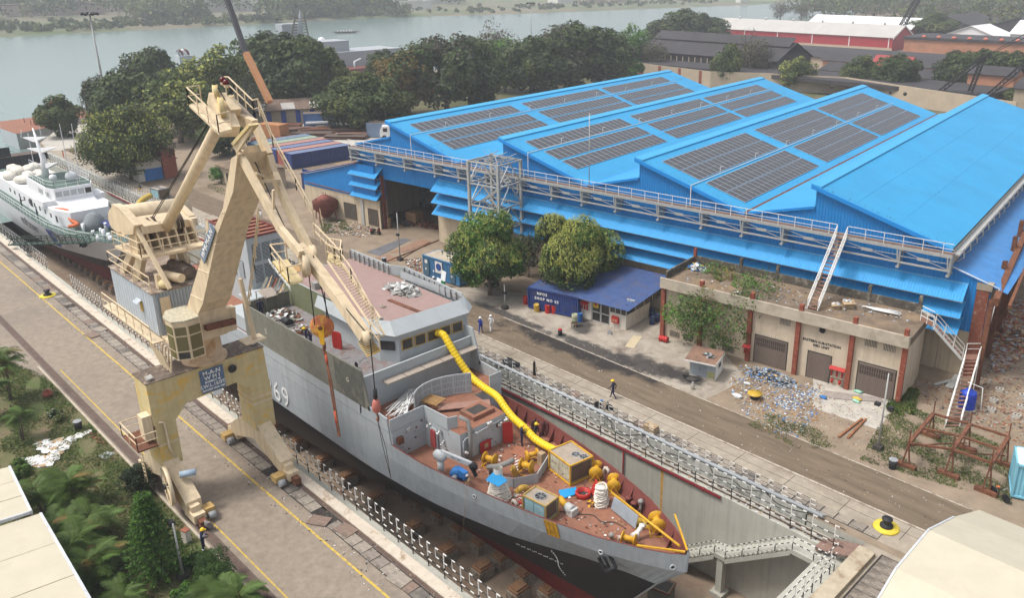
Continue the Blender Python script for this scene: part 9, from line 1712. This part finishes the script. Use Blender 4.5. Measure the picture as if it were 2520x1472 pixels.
person('man in black with white helmet standing before the blue office container',GT(1,1,1750,1385),2.8,'stand',c_bk,c_bk,h_w,True);person('person in white shirt and maroon waistcoat standing in the shed doorway',GT(1,1,1360,712),3.1,'stand',c_mr,c_bk)
person('person in white walking on the yard road beyond the crane jib',GT(1,1,45,700),.4,'walk',c_wh,c_wh);person('worker with yellow helmet and reflective navy coverall at the garden edge',GT(3,0,2005,1020),-.6,'hold',c_nv,c_nv,h_y,True);person('man in grey shirt crouching by the crane rail',GT(3,0,2035,835),.4,'sit',c_gy,c_gy)
person('person in orange boilersuit on the dockside near the gate',GT(1,0,632,92),2.8,'stand',c_or,c_or);person('worker in dark shirt and yellow trousers sitting on the apron edge beyond the white ship',GT(1,0,1390,400),3.3,'sit',c_nv,mat('cloth_yellow',(.6,.4,.05),.8))
person('dark clothed person standing beneath the olive tree near parked bicycles',GT(0,0,1690,1405),.3,'stand',c_bk,c_bk)
person('left of two yellow helmeted workers under the yellow duct on the foredeck',Vector((-39.3,35.3,DKZ)),-.6,'hold',c_nv,c_nv,h_y);person('right of two yellow helmeted workers under the yellow duct, holding a paper',Vector((-38.8,36.2,DKZ)),-1.0,'hold',c_bk,c_bk,h_y)
person('crouching worker in tan clothes and white helmet at the port bulwark',Vector((-37.9,29.3,DKZ)),2.6,'sit',c_tn,c_tn,h_w)
person('worker in yellow helmet leaning at the bulwark under the hook block',Vector((-57.0,28.4,5.6)),2.7,'hold',c_nv,c_nv,h_y);person('bareheaded man in navy next to the red door leaf',Vector((-56.2,28.3,5.6)),3.4,'hold',c_nv,c_nv)
person('worker in blue standing at the after corner of the bridge wing',Vector((-65.4,28.7,5.6)),1.2,'stand',c_nv,c_nv);person('worker with yellow helmet bending over the after bulwark of the bridge wing',Vector((-64.6,28.2,5.4)),3.1,'sit',c_bk,c_bk,h_y);person('worker in blue with yellow helmet near the wooden pallets',Vector((-68.9,32.9,5.8)),2.0,'stand',c_bl,c_nv,h_y)
person('sailor in black with red bag on the side deck of the white ship',Vector((-141.5,28.3,wd)),0,'hold',c_bk,c_bk);person('sailor in dark blue on the side deck of the white ship',Vector((-133.5,28.3,wd)),0,'stand',c_nv,c_nv)
# == far bank
m_fb=mat('far_bank_earth',(.17,.15,.10),.95,var=.2,scale=.03,dirt=(.10,.13,.06),dscale=.01,damt=.7)
b=MB();FBp=[(-2500,-300),(-608,60),(-620,180),(-628,300),(-640,380),(-636,450),(-610,550),(-590,760),(-575,910),(-600,1200),(-780,1600),(-2500,3000)];b.poly([(x,y,-1.5)for x,y in FBp]);[b.quad((*p_,-1.5),(*q_,-1.5),(q_[0]+9,q_[1],-3.3),(p_[0]+9,p_[1],-3.3))for p_,q_ in zip(FBp[1:-2],FBp[2:-1])];b.build('far_bank',m_fb,kind='structure')
def forest(name,label,boxes,seed,ls,mats,w):
 rng=np.random.default_rng(seed);P_,N_,M_=[],[],[]
 for(u0,u1,v0,v1,n,h0,h1)in boxes:
  for _ in range(n):
   x,y=rng.uniform(u0,u1),rng.uniform(v0,v1);R_=rng.uniform(.35,.6)*rng.uniform(h0,h1);zc=R_*rng.uniform(.5,1.2);k=int(70*(R_/6));d=rng.normal(size=(k,3));d[:,2]=np.abs(d[:,2])-.3;d/=np.linalg.norm(d,axis=1,keepdims=True)
   P_.append(np.array((x,y,zc-1.5))+d*R_*(1.15,1.15,1)*rng.uniform(.7,1.1,(k,1)));N_.append(d+rng.normal(scale=.5,size=(k,3)));M_.append(np.where(rng.random(k)<.7,rng.choice(len(mats),p=w),rng.choice(len(mats),k,p=w)))
 P_,N_,M_=map(np.concatenate,(P_,N_,M_));v=leaves(P_,N_,ls,rng,.8);o=link(name,np_mesh(name,v,len(P_),M_,mats));tag(o,label,'trees',kind='stuff')
FM=[G2,G1,G3,G9];FW=[.35,.25,.2,.2]
forest('far_woodland','hazy wooded bank across the river',[(-670,-618,90,330,260,2,4.2),(-735,-670,90,330,90,2,3.6),(-740,-665,242,285,46,10,19),(-700,-645,345,440,120,11,22),(-655,-625,300,460,60,5,9),(-980,-790,100,700,230,16,26),(-700,-640,470,1000,90,2.5,5),(-640,-600,500,900,50,3,5),(-1200,-900,200,1200,160,16,26)],5,2.6,FM,FW)
forest('near_bank_woodland','wooded bank with palms at the upper right beyond the sheds',[(-400,-330,690,900,60,14,22),(-360,-60,620,900,190,13,24),(-240,0,500,640,100,10,18),(-420,-150,900,1150,110,14,24)],6,2.2,[G2,G1,G7,G3],[.35,.25,.2,.2])
forest('riverside_scrub','scrub and low bushes between the storage yard and the river',[(-235,-195,110,215,46,3,7),(-215,-175,190,222,30,3,6)],7,1.0,[G2,G9,G7],[.4,.4,.2])
for i in range(16):
 r_=random.Random(i+50);x,y=((-330+i*17),590+r_.uniform(-30,60));t=thing('coconut_palm',('tall coconut palm, number %s from the left in the far grove'%('one two three four five six seven eight nine ten eleven twelve thirteen fourteen fifteen sixteen'.split()[i])),'palm',(x,y,0),0,'coconut palms in the far grove');h=r_.uniform(15,21);b=MB();b.tube([(0,0,0),(.6,0,h*.5),(1.2,0,h)],.3,5);b.build('trunk',m_bark,t,world=False)
 for k in range(9):o=link('frond',FR[0],t,(1.2,0,h));o.rotation_euler=(0,r_.uniform(-.4,.3),k*.7);o.scale=(2.4,2.4,2.4)
m_fw=mat('far_white_wall',(.62,.60,.56),.9,var=.1,scale=.1);m_fp=mat('far_pink_wall',(.42,.33,.28),.9,var=.12,scale=.1);m_fr=mat('far_brown_roof',(.20,.15,.12),.9,var=.2,scale=.1);m_fd=mat('far_window',(.10,.10,.11),.6)
def block(label,tile,w_,d,h,mw,mrf,rows=0,cols_=0,rz=1.45,z=-1.5,gable=False):
 q=GT(*tile,z);t=thing('riverside_building',label,'building',q,rz);h*=1.3;b=MB();b.box(-w_/2,0,0,w_/2,d,h);b.build('wall',mw,t,world=False);b=MB()
 if gable:n=max(1,int(w_/18));ww=w_/n;[b.prism([(0,0)]*0 or[(-w_/2+i*ww,-1),(-w_/2+(i+1)*ww,-1),(-w_/2+(i+1)*ww,d),(-w_/2+i*ww,d)],h,h+.5)or b.slab([(-w_/2+i*ww,-1,h),(-w_/2+(i+1)*ww,-1,h),(-w_/2+(i+.5)*ww,-1,h+4)],(0,d,0))for i in range(n)]
 else:b.box(-w_/2-.6,-.6,h,w_/2+.6,d+.6,h+1)
 b.build('roof',mrf,t,world=False)
 if rows:
  wm=MB();wm.box(-.9,-.15,0,.9,.0,1.6);me=wm.mesh('window',m_fd)
  for r_ in range(rows):
   for c_ in range(cols_):link('window',me,t,(-w_/2+w_*(c_+.5)/cols_,0,h*(r_+.45)/rows))
for a in(('white four storey block across the river at the top left',(0,0,580,70),34,20,22,m_fw,m_fr,4,5),('pale gabled mill sheds on the far bank above the left scrub',(0,0,920,120),95,30,8,m_fp,m_fp,1,10,1.45,-1.5,True),('low ruined pink walls left on the far bank',(0,0,560,150),75,14,7,m_fp,m_fr,1,8),('brown roofed colonial building on the far bank behind the boom',(0,0,2130,115),100,26,9,m_fw,m_fr,1,14),('white silo like blocks at the far bank landing',(0,1,1460,60),40,22,26,m_fw,m_fw,1,3),('white river wall on the far bank landing',(0,1,1500,95),52,4,6,m_fw,m_fw),('white industrial shed on the far bank, left',(0,2,590,28),48,20,9,m_fw,m_fw,1,6),('brown industrial building on the far bank right of the white shed',(0,2,850,25),46,20,9,m_fp,m_fr,1,6),('red brown works building on the far bank at the top',(0,2,1100,20),55,20,8,m_fp,m_fr,1,7),('tiny white pump house on the far bank at the upper right',(0,2,2270,22),14,8,7,m_fw,m_fw,1,2),('cream houses on the far bank between two woods',(0,1,1850,30),50,18,9,m_fw,m_fr,1,6),('pink house at the far bank left frame edge',(0,0,60,110),30,14,8,m_fp,m_fr,1,4),('pale factory behind the far bank trees',(0,0,1500,50),44,18,10,m_fp,m_fp,1,5)):block(*a)
b=MB();b.box(-2600,-700,-6,300,3300,48);hz=b.build('haze',None,kind='stuff');hz.data.materials.clear();m=bpy.data.materials.new('haze');m.use_nodes=True;N=m.node_tree.nodes;N.remove(N['Principled BSDF']);pv=N.new('ShaderNodeVolumePrincipled');pv.inputs['Color'].default_value=(.92,.95,1,1);pv.inputs['Density'].default_value=.0004;m.node_tree.links.new(pv.outputs[0],N['Material Output'].inputs['Volume']);hz.data.materials.append(m)
